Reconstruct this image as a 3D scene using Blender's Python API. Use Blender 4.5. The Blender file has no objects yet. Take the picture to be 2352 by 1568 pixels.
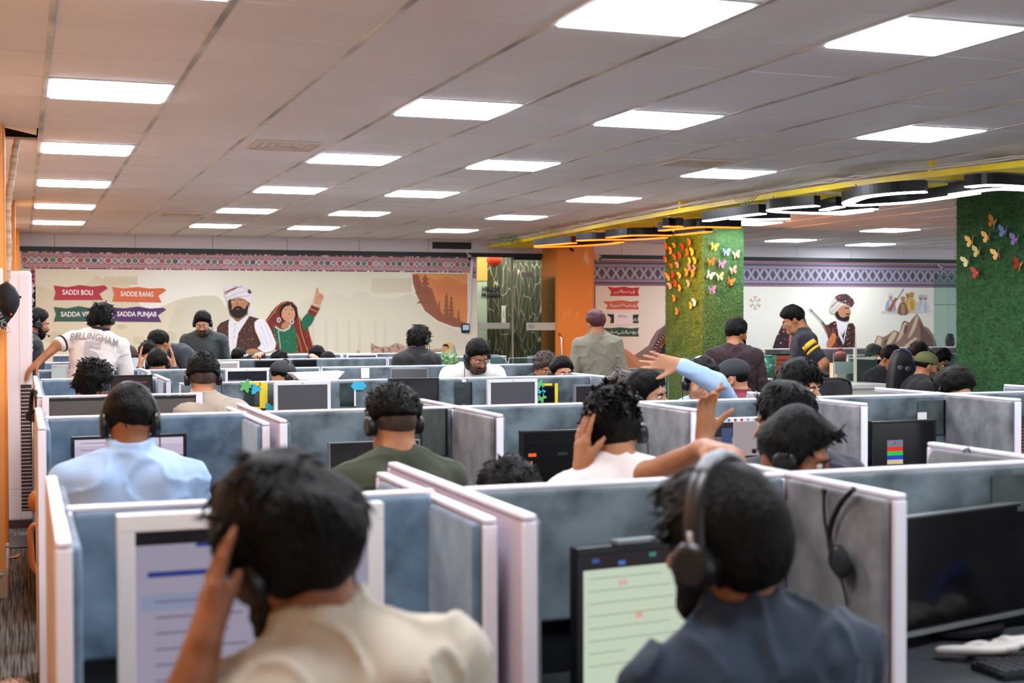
import bpy, bmesh, math, random
import numpy as np
from mathutils import Vector, Matrix
random.seed(7); RNG = np.random.default_rng(7)
SC = bpy.context.scene; COL = SC.collection

# ---------------- camera ----------------
FPX = 3085.0; YAW = 0.350202; PIT = -0.01754; ROL = -0.00284
CAM = np.array([-0.118, -6.636, 1.6])
_r = Vector((math.cos(YAW), -math.sin(YAW), 0))
_f = Vector((math.sin(YAW)*math.cos(PIT), math.cos(YAW)*math.cos(PIT), math.sin(PIT)))
_u = _r.cross(_f)
_r2 = _r*math.cos(ROL) + _u*math.sin(ROL); _u2 = _u*math.cos(ROL) - _r*math.sin(ROL)
_m = Matrix((_r2, _u2, -_f)).transposed().to_4x4(); _m.translation = Vector(CAM)
cd = bpy.data.cameras.new('camera'); cam = bpy.data.objects.new('camera', cd); COL.objects.link(cam)
cam.matrix_world = _m; cd.sensor_width = 36.0; cd.lens = FPX/2352*36.0; cd.clip_start = 0.05; cd.clip_end = 100
cd.dof.use_dof = True; cd.dof.focus_distance = 9.5; cd.dof.aperture_fstop = 3.6
SC.camera = cam
# ---------------- world, exposure ----------------
w = bpy.data.worlds.new('world'); SC.world = w; w.use_nodes = True
w.node_tree.nodes['Background'].inputs[0].default_value = (0.80, 0.84, 0.90, 1)
w.node_tree.nodes['Background'].inputs[1].default_value = 1.6
SC.view_settings.view_transform = 'Standard'; SC.view_settings.look = 'None'
SC.view_settings.exposure = 0.15; SC.view_settings.gamma = 1.0; SC.view_settings.use_curve_mapping = False
PANEL_L = 34.0        # radiance of the ceiling panels
SC.cycles.use_denoising = True
SC.cycles.max_bounces = 8; SC.cycles.diffuse_bounces = 6; SC.cycles.glossy_bounces = 3
SC.cycles.transmission_bounces = 6; SC.cycles.transparent_max_bounces = 12
SC.cycles.sample_clamp_indirect = 6.0; SC.cycles.caustics_reflective = False; SC.cycles.caustics_refractive = False

# ---------------- photo pixel <-> room ----------------
def ray(px, py):
    x = (px-1176)/FPX; y = (py-784)/FPX
    s, c = math.sin(-ROL), math.cos(-ROL); x, y = x*c-y*s, x*s+y*c
    s, c = math.sin(PIT), math.cos(PIT); fw = c + y*s; u = -y*c + s
    s, c = math.sin(YAW), math.cos(YAW)
    return np.array([x*c+fw*s, -x*s+fw*c, u])
def atz(px, py, z): r = ray(px, py); return CAM + r*((z-CAM[2])/r[2])
def aty(px, py, Y): r = ray(px, py); return CAM + r*((Y-CAM[1])/r[1])
def atx(px, py, X): r = ray(px, py); return CAM + r*((X-CAM[0])/r[0])
def atd(px, py, Z): return CAM + ray(px, py)*Z

# ---------------- materials ----------------
def lin(c):
    if isinstance(c, str): c = [int(c[i:i+2], 16)/255 for i in (0, 2, 4)]
    return tuple((v/12.92 if v <= 0.04045 else ((v+0.055)/1.055)**2.4) for v in c[:3]) + (1.0,)
MATS = {}
def mat(name, col, rough=0.6, metal=0.0, emit=None, es=1.0, col2=None, nscale=8.0, ndetail=3.0, bump=0.0, bscale=60.0,
        trans=0.0, ior=1.45, spec=0.5, sheen=0.0, lo=0.35, hi=0.65, stretch=None, coat=0.0, alpha=1.0):
    if name in MATS: return MATS[name]
    m = bpy.data.materials.new(name); m.use_nodes = True; nt = m.node_tree; b = nt.nodes['Principled BSDF']
    b.inputs['Base Color'].default_value = lin(col); b.inputs['Roughness'].default_value = rough
    b.inputs['Metallic'].default_value = metal; b.inputs['Specular IOR Level'].default_value = spec
    b.inputs['Transmission Weight'].default_value = trans; b.inputs['IOR'].default_value = ior
    b.inputs['Sheen Weight'].default_value = sheen; b.inputs['Coat Weight'].default_value = coat; b.inputs['Alpha'].default_value = alpha
    if emit is not None:
        b.inputs['Emission Color'].default_value = lin(emit); b.inputs['Emission Strength'].default_value = es
    tc = nt.nodes.new('ShaderNodeTexCoord'); src = tc.outputs['Object']
    if stretch:
        mp = nt.nodes.new('ShaderNodeMapping'); mp.inputs['Scale'].default_value = stretch
        nt.links.new(src, mp.inputs[0]); src = mp.outputs[0]
    if col2 is not None:
        n = nt.nodes.new('ShaderNodeTexNoise'); n.inputs['Scale'].default_value = nscale; n.inputs['Detail'].default_value = ndetail
        nt.links.new(src, n.inputs['Vector'])
        r = nt.nodes.new('ShaderNodeValToRGB'); r.color_ramp.elements[0].position = lo; r.color_ramp.elements[1].position = hi
        r.color_ramp.elements[0].color = lin(col); r.color_ramp.elements[1].color = lin(col2)
        nt.links.new(n.outputs['Fac'], r.inputs[0]); nt.links.new(r.outputs[0], b.inputs['Base Color'])
    if bump:
        n2 = nt.nodes.new('ShaderNodeTexNoise'); n2.inputs['Scale'].default_value = bscale; n2.inputs['Detail'].default_value = 2
        nt.links.new(src, n2.inputs['Vector'])
        bp = nt.nodes.new('ShaderNodeBump'); bp.inputs['Strength'].default_value = bump; bp.inputs['Distance'].default_value = 0.01
        nt.links.new(n2.outputs['Fac'], bp.inputs['Height']); nt.links.new(bp.outputs[0], b.inputs['Normal'])
    MATS[name] = m; return m
def flat(col, rough=0.55):
    c = col if isinstance(col, str) else ''.join('%02x' % int(v*255) for v in col)
    return mat('print_'+c, c, rough, spec=0.3)

# ---------------- mesh builder ----------------
class MB:
    def __init__(s): s.v = []; s.f = []; s.m = []; s.sm = []
    def add(s, vs, fs, mi=0, smooth=False):
        o = len(s.v); s.v += [tuple(map(float, v)) for v in vs]
        for f in fs: s.f.append([i+o for i in f]); s.m.append(mi); s.sm.append(smooth)
        return s
    def box(s, x0, x1, y0, y1, z0, z1, mi=0):
        vs = [(x, y, z) for x in (x0, x1) for y in (y0, y1) for z in (z0, z1)]
        return s.add(vs, [(0, 1, 3, 2), (4, 6, 7, 5), (0, 4, 5, 1), (2, 3, 7, 6), (0, 2, 6, 4), (1, 5, 7, 3)], mi)
    def obox(s, c, ax, ay, az, mi=0):     # oriented box, half-axis vectors
        c, ax, ay, az = map(np.array, (c, ax, ay, az))
        vs = [c+i*ax+j*ay+k*az for i in (-1, 1) for j in (-1, 1) for k in (-1, 1)]
        return s.add(vs, [(0, 1, 3, 2), (4, 6, 7, 5), (0, 4, 5, 1), (2, 3, 7, 6), (0, 2, 6, 4), (1, 5, 7, 3)], mi)
    def tube(s, pts, r, n=8, mi=0, cap=True, flat=None):
        pts = [np.array(p, float) for p in pts]; N = len(pts)
        rs = r if isinstance(r, (list, tuple, np.ndarray)) else [r]*N
        up = np.array([0, 0, 1.0]); vs = []
        prev = None
        for i, p in enumerate(pts):
            t = pts[min(i+1, N-1)]-pts[max(i-1, 0)]; t = t/(np.linalg.norm(t)+1e-9)
            if prev is None:
                a = np.cross(t, up if abs(t[2]) < .9 else np.array([1.0, 0, 0]))
            else: a = prev-t*np.dot(prev, t)
            a = a/(np.linalg.norm(a)+1e-9); b = np.cross(t, a); prev = a
            for k in range(n):
                an = 2*math.pi*k/n
                if flat is not None:
                    fa = np.array(flat[0], float); w2 = flat[1]
                    fa2 = fa-t*np.dot(fa, t); fa2 /= (np.linalg.norm(fa2)+1e-9); fb = np.cross(t, fa2)
                    vs.append(p+rs[i]*(math.cos(an)*fa2*w2+math.sin(an)*fb))
                else: vs.append(p+rs[i]*(math.cos(an)*a+math.sin(an)*b))
        fs = [(i*n+k, i*n+(k+1) % n, (i+1)*n+(k+1) % n, (i+1)*n+k) for i in range(N-1) for k in range(n)]
        s.add(vs, fs, mi, True)
        if cap:
            o = len(s.v)-len(vs)
            s.f.append([o+k for k in range(n)][::-1]); s.f.append([o+(N-1)*n+k for k in range(n)])
            s.m += [mi, mi]; s.sm += [False, False]
        return s
    def cyl(s, a, b, r, n=16, mi=0, r2=None): return s.tube([a, b], [r, r if r2 is None else r2], n, mi)
    def ball(s, c, r, nu=12, nv=8, mi=0, sc=(1, 1, 1)):
        vs = [(c[0], c[1], c[2]+r*sc[2])]
        for i in range(1, nv):
            for k in range(nu):
                a = math.pi*i/nv; b = 2*math.pi*k/nu
                vs.append((c[0]+r*sc[0]*math.sin(a)*math.cos(b), c[1]+r*sc[1]*math.sin(a)*math.sin(b), c[2]+r*sc[2]*math.cos(a)))
        vs.append((c[0], c[1], c[2]-r*sc[2])); L = len(vs)-1
        fs = [(0, 1+k, 1+(k+1) % nu) for k in range(nu)]
        for i in range(nv-2):
            for k in range(nu): a = 1+i*nu; fs.append((a+k, a+nu+k, a+nu+(k+1) % nu, a+(k+1) % nu))
        fs += [(L, 1+(nv-2)*nu+(k+1) % nu, 1+(nv-2)*nu+k) for k in range(nu)]
        return s.add(vs, fs, mi, True)
    def prism(s, poly, o, ax, ay, d, mi=0):    # poly (u,v) list in plane o+u*ax+v*ay, extruded by vector d
        o, ax, ay, d = map(lambda q: np.array(q, float), (o, ax, ay, d)); n = len(poly)
        a = [o+u*ax+v*ay for u, v in poly]; b = [p+d for p in a]
        fs = [list(range(n)), list(range(n, 2*n))[::-1]] + [[i, i+n, (i+1) % n+n, (i+1) % n] for i in range(n)]
        return s.add(a+b, fs, mi)
    def mesh(s, name):
        me = bpy.data.meshes.new(name); me.from_pydata(s.v, [], s.f)
        me.polygons.foreach_set('material_index', s.m); me.polygons.foreach_set('use_smooth', s.sm)
        me.update(); return me
def link(name, me, mats, parent=None, loc=None, bevel=0, seg=2):
    if not isinstance(mats, (list, tuple)): mats = [mats]
    for m in mats: me.materials.append(m)
    o = bpy.data.objects.new(name, me); COL.objects.link(o)
    if parent is not None: o.parent = parent
    if loc is not None: o.location = loc
    if bevel:
        b = o.modifiers.new('bevel', 'BEVEL'); b.width = bevel; b.segments = seg; b.limit_method = 'ANGLE'; b.angle_limit = 0.6
    return o
def fixn(me):
    bm = bmesh.new(); bm.from_mesh(me); bmesh.ops.recalc_face_normals(bm, faces=bm.faces); bm.to_mesh(me); bm.free()
def put(name, mb, mats, parent=None, bevel=0, seg=2, loc=None):
    me = mb.mesh(name); fixn(me); return link(name, me, mats, parent, loc, bevel, seg)
def thing(name, label, cat, loc=(0, 0, 0), group=None, rz=0):
    o = bpy.data.objects.new(name, None); COL.objects.link(o); o.location = tuple(map(float, loc)); o.rotation_euler[2] = rz
    o.empty_display_size = 0.1
    o['label'] = label; o['category'] = cat
    if group: o['group'] = group
    return o
def tag(o, label, cat, group=None, kind=None):
    o['label'] = label; o['category'] = cat
    if group: o['group'] = group
    if kind: o['kind'] = kind
    return o
def struct(o): o['kind'] = 'structure'; return o
def copy_tree(root, loc=None, rz=None, label=None, group=None):
    c = root.copy(); COL.objects.link(c)
    if loc is not None: c.location = tuple(map(float, loc))
    if rz is not None: c.rotation_euler[2] = rz
    if label: c['label'] = label
    if group: c['group'] = group
    for ch in root.children:
        k = ch.copy(); COL.objects.link(k); k.parent = c
        for g in ch.children:
            q = g.copy(); COL.objects.link(q); q.parent = k
    return c
def text_mesh(txt, size, ext=0.001, spacing=1.0, align='CENTER', bold=0.0, shear=0):
    cu = bpy.data.curves.new('lettering', 'FONT'); cu.body = txt; cu.size = size; cu.extrude = ext; cu.align_x = align; cu.align_y = 'CENTER'
    cu.space_character = spacing; cu.offset = bold; cu.shear = shear; cu.resolution_u = 3
    t = bpy.data.objects.new('lettering', cu); COL.objects.link(t)
    dg = bpy.context.evaluated_depsgraph_get(); me = bpy.data.meshes.new_from_object(t.evaluated_get(dg))
    bpy.data.objects.remove(t); return me
def put_text(name, txt, size, o, ax, ay, m, parent=None, ext=0.001, spacing=1.0, bold=0.0, align='CENTER', sx=1.0, shear=0):
    me = text_mesh(txt, size, ext, spacing, align, bold, shear)
    ax = np.array(ax, float); ay = np.array(ay, float); n = np.cross(ax, ay)
    for v in me.vertices:
        c = np.array(o)+v.co[0]*sx*ax+v.co[1]*ay+(v.co[2]+ext)*n; v.co = tuple(map(float, c))
    return link(name, me, m, parent)
# ================= the room =================
T = 0.6; CZ = 2.728; WY = 12.0; WX0 = -0.45; WX1 = 18.0; YN = -9.5
M_tile = mat('ceiling_tile', 'e6e5ea', 0.8, col2='ecebf0', nscale=1.3, ndetail=2)
M_bar = mat('ceiling_bar', '8c8883', 0.4, 0.2, col2='e4dfd4', nscale=1.7)
M_gap = mat('ceiling_gap', '4a4644', 0.9)
M_carpet = mat('carpet', '3c3a38', 0.95)
nt = M_carpet.node_tree; b = nt.nodes['Principled BSDF']
tc = nt.nodes.new('ShaderNodeTexCoord'); mp = nt.nodes.new('ShaderNodeMapping'); mp.inputs['Scale'].default_value = (95, 2.2, 1)
nt.links.new(tc.outputs['Object'], mp.inputs[0])
n = nt.nodes.new('ShaderNodeTexNoise'); n.inputs['Scale'].default_value = 1.0; n.inputs['Detail'].default_value = 3
nt.links.new(mp.outputs[0], n.inputs['Vector'])
r = nt.nodes.new('ShaderNodeValToRGB'); r.color_ramp.elements[0].position = .38; r.color_ramp.elements[1].position = .62
r.color_ramp.elements[0].color = lin('34312f'); r.color_ramp.elements[1].color = lin('7a766f')
nt.links.new(n.outputs['Fac'], r.inputs[0]); nt.links.new(r.outputs[0], b.inputs['Base Color'])
M_orange = mat('orange_paint', 'e08a2e', 0.5, col2='e79a45', nscale=3)
M_orange_worn = mat('orange_paint_worn', 'e8903a', 0.5, col2='f3d3ac', nscale=4.5, ndetail=6, lo=.60, hi=.72, stretch=(1, 1, .35))
M_white = mat('white_panel', 'd6d2d6', 0.5)
M_black = mat('black_band', '23282c', 0.5)
M_emit = mat('panel_light', 'ffffff', 0.5, emit='f0f5ff', es=PANEL_L)
M_lframe = mat('light_frame', 'e8e8e8', 0.4)

fl = put('floor', MB().box(WX0, WX1, YN, WY+4, -0.05, 0), M_carpet); struct(fl)
# ceiling: separate board tiles with slight sag, hung in a grid of bars
cb = MB(); lights = [(0, -4), (0, 0), (0, 4), (0, 8), (0, 12), (0, 16), (3, -4), (3, 0), (3, 4), (3, 8), (3, 12), (3, 16), (5, -4), (5, 0), (5, 4), (5, 8),
    (5, 12), (5, 16), (8, -4), (8, 0), (8, 4), (8, 8), (8, 12), (8, 16), (13, 0), (13, 4), (13, 9), (13, 12), (17, 13), (17, 17), (20, 18), (0, -8), (3, -8), (8, -8), (-1, -99)]
LS = set(lights); HOLE = (-1, 3)
for i in range(-1, 30):
    for j in range(-16, 20):
        if (i, j) in LS or (i, j) == HOLE: continue
        x0, x1 = i*T+.009, (i+1)*T-.009; y0, y1 = j*T+.004, (j+1)*T-.004
        x0 = max(x0, WX0)
        dz = [random.uniform(-.0015, .002) for _ in range(4)]
        q = [(x0, y0), (x1, y0), (x1, y1), (x0, y1)]
        vs = [(a, c, CZ+d) for (a, c), d in zip(q, dz)] + [(a, c, CZ+.014) for a, c in q]
        cb.add(vs, [(0, 3, 2, 1), (4, 5, 6, 7), (0, 1, 5, 4), (1, 2, 6, 5), (2, 3, 7, 6), (3, 0, 4, 7)])
ceil = put('ceiling', cb, M_tile); struct(ceil)
g = MB()
for i in range(0, 30): g.box(i*T-.012, i*T+.012, -16*T, 20*T, CZ-.004, CZ+.02)
for j in range(-16, 20): g.box(-T, 30*T, j*T-.006, j*T+.006, CZ+.009, CZ+.02)
struct(put('ceiling_grid', g, M_bar, ceil))
struct(put('ceiling_slab', MB().box(WX0-.1, WX1, YN, WY+4, CZ+.3, CZ+.35), M_gap, ceil))

hx0, hx1, hy0, hy1 = HOLE[0]*T+.15, 0, HOLE[1]*T, (HOLE[1]+1)*T
struct(put('hole_shade_box', MB().box(hx0, hx1, hy0, hy1, CZ+.25, CZ+.27).box(hx0-.01, hx0, hy0, hy1, CZ+.01, CZ+.26).box(hx1, hx1+.01, hy0, hy1, CZ+.01, CZ+.26).box(hx0, hx1, hy1, hy1+.01, CZ+.01, CZ+.26).box(hx0, hx1, hy0-.01, hy0, CZ+.01, CZ+.26), mat('hole_shade_dark', '1c1a1c', .9), ceil))  # dark box added over the hole, its colour standing in for deep shade
struct(put('loose_board', MB().add([(-.36, 1.86, CZ+.16), (-.02, 1.84, CZ+.02), (-.02, 2.2, CZ+.01), (-.38, 2.3, CZ+.10), (-.36, 1.86, CZ+.172), (-.02, 1.84, CZ+.032), (-.02, 2.2, CZ+.022), (-.38, 2.3, CZ+.112)], [(0, 3, 2, 1), (4, 5, 6, 7), (0, 1, 5, 4), (1, 2, 6, 5), (2, 3, 7, 6), (3, 0, 4, 7)]), M_tile, ceil))
def row_word(j): return {-8: 'overhead', -4: 'first', 0: 'second', 4: 'third', 8: 'fourth', 9: 'fourth', 12: 'fifth', 13: 'sixth', 16: 'farthest', 17: 'farthest', 18: 'farthest'}[j]
col_word = {0: 'along the orange left wall', 3: 'in the column left of the middle', 5: 'in the column right of the middle', 8: 'just before the yellow hanging frame', 13: 'beyond the yellow hanging frame', 17: 'far beyond the yellow hanging frame', 20: 'near the far right end'}
LT = None
for (i, j) in lights:
    if j < -20: continue
    lab = 'glowing square ceiling panel %s, %s row from the camera' % (col_word[i], row_word(j))
    loc = ((i+.5)*T, (j+.5)*T, CZ)
    if LT is None:
        LT = thing('ceiling_light', lab, 'ceiling light', loc, 'square ceiling light panels')
        h = T/2-.012
        m = MB()
        for a, b_, c, d in ((-h, h, -h, -h+.018), (-h, h, h-.018, h), (-h, -h+.018, -h+.018, h-.018), (h-.018, h, -h+.018, h-.018)): m.box(a, b_, c, d, -.004, .02)
        put('frame', m, M_lframe, LT)
        put('diffuser', MB().box(-h+.018, h-.018, -h+.018, h-.018, -.010, .008), M_emit, LT)
    else: copy_tree(LT, loc, label=lab)
# ceiling air vents
M_vent = mat('vent_cream', 'cfc6b8', 0.5)
VT = None
for (i, j, lab) in ((2, 3, 'square ceiling air vent with louvres, left of the middle light column'), (7, 3, 'square ceiling air vent with louvres, before the yellow frame'), (2, 13, 'far ceiling air vent near the end wall')):
    loc = ((i+.5)*T, (j+.5)*T, CZ-.002)
    if VT is None:
        VT = thing('air_vent', lab, 'air vent', loc, 'ceiling air vents')
        m = MB()
        for k, hh in enumerate((.21, .16, .11, .06)):
            t = .014; z0, z1 = -.012+.003*k, .0
            for a, b_, c, d in ((-hh, hh, -hh, -hh+t), (-hh, hh, hh-t, hh), (-hh, -hh+t, -hh, hh), (hh-t, hh, -hh, hh)): m.box(a, b_, c, d, z0, z1)
        put('louvre', m, M_vent, VT)
    else: copy_tree(VT, loc, label=lab)

# walls
struct(put('wall_left', MB().box(WX0-.1, WX0, YN, WY, 0, CZ+.3), mat('left_wall_paint', 'e0a670', .6)))
# the end wall: board band at the top, black band, printed mural below
m = MB()
x = -.2
seams = [-.45, .3, 1.32, 2.34, 3.36, 4.38, 5.4, 6.42, 7.44, 8.46, 9.48, 10.5, 11.52, 12.54, 13.56, 14.58, 15.6, 18]
for a, b_ in zip(seams[:-1], seams[1:]): m.box(a+.003, b_-.003, WY-.03, WY, 2.545, CZ+.02)
bw = MB().box(WX0, 6.15, WY, WY+.12, 0, 2.5).box(7.35, WX1, WY, WY+.12, 0, 2.5).box(WX0, WX1, WY, WY+.12, 2.5, CZ+.3)
back = put('wall_back', bw, mat('wall_cream', 'e9e3cf', .6)); struct(back)
struct(put('bulkhead_board', m, M_white, back, bevel=.002))
struct(put('trim_1', MB().box(WX0, WX1, WY-.05, WY, 2.49, 2.55), M_black))
# orange pillars along the left wall
struct(put('trim_2', MB().box(WX0, -.20, 1.7, 2.15, 0, CZ), M_orange))
struct(put('trim_3', MB().box(WX0, -.165, 6.9, 7.6, 0, CZ), M_orange))
struct(put('trim_4', MB().box(WX0, -.13, 11.2, WY-.03, 0, CZ), M_orange))
struct(put('trim_5', MB().box(WX0, -.215, 1.62, 1.70, 0.0, CZ), mat('pillar_edge', 'e6a25a', .5)))
# ================= cubicle partitions =================
M_trim = mat('partition_trim', 'eceaf4', 0.3)
def velvet(name, a, b_): return mat(name, a, 0.8, col2=b_, nscale=7, ndetail=4, sheen=0.35, lo=.36, hi=.64, bump=.06, bscale=14)
V_blue = velvet('blue_velvet', '3b5066', '6b8499')
V_slate = velvet('slate_velvet', '333f45', '6a7980')
V_grey = velvet('grey_velvet', '505257', '85868a')
M_lam = mat('dark_laminate', '54514f', 0.6)
M_under = mat('black_laminate', '15181a', 0.5)
def pad_poly(L, h, rl, rr):
    p = [(0, 0), (L, 0)]
    for (cx, r, a0) in ((L, rr, 0), (0, rl, 90)):
        if r <= 0: p.append((cx, h)); continue
        ox = cx-r if cx else r
        for k in range(9):
            a = math.radians(a0+k*90/8); p.append((ox+r*math.cos(a), h-r+r*math.sin(a)))
    return p
def trans_panel(x0, x1, y, label, front=V_slate, backm=None, top=1.2, padz=.87, group='fabric screens across the desk rows', laminate=False):
    backm = backm or front
    t = thing('cubicle_screen', label, 'partition', ((x0+x1)/2, y, 0), group); L = x1-x0; h = L/2
    m = MB().box(-h, h, -.014, .014, top-.010, top).box(-h, -h+.012, -.018, .018, 0, top-.014).box(h-.012, h, -.018, .018, 0, top-.014)
    put('frame', m, M_trim, t, bevel=.003)
    put('board', MB().box(-h+.012, h-.012, -.012, .012, 0.02, top-.014), M_under, t)
    if laminate:
        put('laminate_face', MB().box(-h+.035, h-.035, -.0165, -.012, .1, top-.03), M_lam, t)
        put('post', MB().box(-h, -h+.034, -.02, .02, 0, top-.001), M_trim, t); put('post', MB().box(h-.034, h, -.02, .02, 0, top-.001), M_trim, t)
    else:
        for s, mm in ((-1, front), (1, backm)):
            p = MB().prism(pad_poly(L-.024, top-.011-padz, 0, 0), (-h+.012, s*.0125, padz), (1, 0, 0), (0, 0, 1), (0, s*.024, 0))
            put('pad', p, mm, t, bevel=.011, seg=3)
    return t
def divider(x, y0, y1, ym, label, left=V_grey, right=V_grey, top=1.2, rf=.0, rn=0.0, group='fabric side screens between desks'):
    t = thing('cubicle_screen', label, 'partition', (x, (y0+y1)/2, 0), group); h = (y1-y0)/2; c = (y0+y1)/2
    m = MB().box(-.0135, .0135, -h, h, top-.011, top+.001).box(-.015, .015, -h, -h+.016, 0, top-.014).box(-.015, .015, h-.016, h, 0, top-.014)
    put('frame', m, M_trim, t, bevel=.003)
    put('board', MB().box(-.010, .010, -h+.016, h-.016, .02, top-.014), mat('side_board', 'c9bfcb', .5), t)
    g = .022
    for s, mm in ((-1, left), (1, right)):
        if mm is None: continue
        for a, b_, r0, r1 in ((-h+.02, ym-c-.045, rn, 0), (ym-c+.045, h-.02, 0, rf)):
            if b_-a < .08: continue
            p = MB().prism(pad_poly(b_-a, top-.012-.62, r0, r1), (s*.0102, a, .62), (0, 1, 0), (0, 0, 1), (s*g, 0, 0))
            put('pad', p, mm, t, bevel=.010, seg=3)
    return t
XD = [-.05, .83, 1.74, 2.645, 3.55, 4.43, 5.33]
Y0, Y1, Y2, Y3, Y4, Y5 = -3.62, -.80, 2.0, 4.35, 6.75, 8.4
# nearest row
trans_panel(-.03, .785, Y0, 'blue velvet screen behind the white-framed monitor of the man in beige', V_blue)
trans_panel(.865, 1.725, Y0, 'slate velvet screen behind the monitor of the man in navy', V_slate)
trans_panel(1.757, 2.63, Y0, 'slate velvet screen behind the big black monitor at the right edge', V_slate)
trans_panel(2.66, 3.53, Y0, 'slate velvet screen continuing past the right edge of the nearest row', V_slate)
divider(-.05, -4.10, -3.02, Y0, 'nearest side screen on the aisle, its white edge shining', None, V_blue, rf=.10, rn=.0)
divider(.790, -4.02, -3.12, Y0, 'blue-grey half of the double side screen beside the man in beige', V_blue, None, rf=.10, top=1.185)
divider(.848, -4.10, -3.02, Y0, 'white-edged half of the double side screen left of the man in navy', None, V_slate, rf=0)
divider(1.742, -4.10, -3.18, Y0, 'side screen with a headset hanging on it, right of the man in navy', V_grey, V_slate)
divider(2.60, -4.05, -3.08, Y0, 'low rounded grey screen end with a cord clipped on top, behind the big black monitor', V_grey, V_grey, rf=.05)
# second row
trans_panel(-.03, .79, Y1, 'blue velvet screen in front of the man in the pale blue polo shirt', V_blue)
trans_panel(.87, 1.725, Y1, 'slate velvet screen in front of the man in the olive shirt', V_slate)
trans_panel(1.757, 2.63, Y1, 'slate velvet screen in front of the man in the white tee', V_slate)
trans_panel(2.66, 3.535, Y1, 'slate velvet screen behind the sticker-covered white monitor', V_slate)
trans_panel(3.565, 4.415, Y1, 'slate velvet screen behind the monitor with colour bars', V_slate)
trans_panel(4.445, 5.32, Y1, 'slate velvet screen at the right end of the second row', V_slate)
trans_panel(5.34, 6.2, Y1, 'slate velvet screen beyond the right end, before the grass column', V_slate)
divider(-.05, -1.36, -.20, Y1, 'side screen on the aisle beside the man in the pale blue polo shirt', None, V_blue, rf=.10)
divider(.795, -1.28, -.24, Y1, 'blue-grey half of the double side screen right of the pale blue polo shirt', V_blue, None, rf=.08, top=1.185)
divider(.850, -1.36, -.20, Y1, 'outer half of the double side screen left of the man in the olive shirt', None, V_slate)
divider(1.742, -1.40, -.22, Y1, 'side screen between the olive shirt and the white tee', V_grey, V_slate)
divider(2.645, -1.40, -.30, Y1, 'side screen right of the man in the white tee', V_grey, V_slate)
divider(3.55, -1.36, -.30, Y1, 'side screen left of the monitor with colour bars', V_grey, V_slate)
divider(4.43, -1.36, -.20, Y1, 'side screen right of the monitor with colour bars', V_grey, V_slate)
divider(5.33, -1.36, -.20, Y1, 'last side screen at the right end of the second row', V_grey, V_slate)
# left block
trans_panel(-.02, .80, .78, 'plain dark laminate screen with white posts behind the light blue polo', laminate=True)
divider(-.03, .80, 3.45, 2.9, 'long aisle screen with a headset hung over its corner', None, V_blue, rf=.1, top=1.2)
trans_panel(0, .76, 2.92, 'blue velvet screen before the fluffy-haired man on the left', V_blue)
divider(.79, 2.45, 3.4, 2.92, 'short side screen right of the fluffy-haired man', V_blue, V_slate, rf=.08)
# further rows
trans_panel(.81, 1.70, Y2, 'third row screen before the man in the taupe shirt', V_slate)
trans_panel(1.71, 2.68, Y2, 'third row screen behind the large blank white monitor', V_slate)
trans_panel(2.69, 3.62, Y2, 'third row screen behind the right-hand blank white monitor', V_slate)
divider(3.64, 1.6, 2.6, Y2, 'end screen closing the third row', V_slate, V_slate)
trans_panel(0, .78, 4.6, 'blue screen behind the small white monitor near the tall air conditioner', V_blue)
trans_panel(.80, 2.2, Y3, 'fourth row screen below the man with raised hands', V_slate)
trans_panel(2.21, 3.6, Y3, 'fourth row screen left of the man leaning over in white', V_slate)
trans_panel(3.61, 4.2, Y3, 'fourth row screen in front of the man leaning over in white', V_slate)
divider(.79, 3.9, 4.9, Y3, 'aisle end screen of the fourth row', V_blue, V_slate, rf=.08)
trans_panel(0, .78, 6.6, 'blue screen under the stretched bare arm', V_blue)
trans_panel(.80, 2.1, Y4, 'fifth row screen before the man in the dark kurta', V_slate)
trans_panel(2.11, 3.4, Y4, 'fifth row screen where a hand grips the top', V_slate)
trans_panel(3.41, 4.7, Y4, 'fifth row screen below the man in black', V_slate)
trans_panel(2.2, 3.3, Y5, 'farthest row screen under the printed bearded man', V_slate)
trans_panel(3.31, 4.5, Y5, 'farthest row screen under the plain mural', V_slate)
trans_panel(0.2, 2.0, 9.2, 'farthest left screen beyond the man in the football jersey', V_blue)
# right block, beyond the yellow frame
trans_panel(8.5, 10.3, 7.9, 'grey screen on the right beyond the man in the striped-sleeve tee', V_slate, top=1.21)
trans_panel(10.31, 12.1, 7.9, 'grey screen on the right below the printed mountain', V_slate, top=1.21)
trans_panel(8.7, 10.6, 6.4, 'grey screen before the gaming chair', V_slate, top=1.17)

# desk tops of the nearest two rows
M_desk = mat('desk_top', '2b2d30', 0.7, col2='3c3f42', nscale=90)
M_desk2 = mat('desk_top_pale', 'cfc9c0', 0.5)
def desk(x0, x1, y0, y1, lab, m=M_desk, z=.75):
    t = thing('desk', lab, 'desk', ((x0+x1)/2, (y0+y1)/2, 0), 'cubicle desks'); a, b_ = (x1-x0)/2, (y1-y0)/2
    put('desktop', MB().box(-a, a, -b_, b_, z-.025, z), m, t, bevel=.003)
    for sx in (-1, 1): put('leg', MB().box(sx*(a-.03)-.015, sx*(a-.03)+.015, -b_+.04, b_-.04, 0, z-.025), M_under, t)
    return t
desk(0, .76, -4.16, -3.66, 'desk of the man in beige, under his white-framed monitor')
desk(.89, 1.70, -4.16, -3.66, 'desk of the man in the navy shirt')
desk(1.79, 2.61, -4.16, -3.66, 'dark speckled desk under the big black monitor with loose cables')
for k, (a, b_) in enumerate(((0, .76), (.88, 1.71), (1.775, 2.62), (2.68, 3.53), (3.58, 4.41))):
    desk(a, b_, -1.34, -.84, 'desk behind the nearest screens, ' + ['in front of the pale blue polo shirt', 'in front of the olive shirt', 'in front of the white tee', 'below the sticker-covered monitor', 'below the monitor with colour bars'][k])

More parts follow.
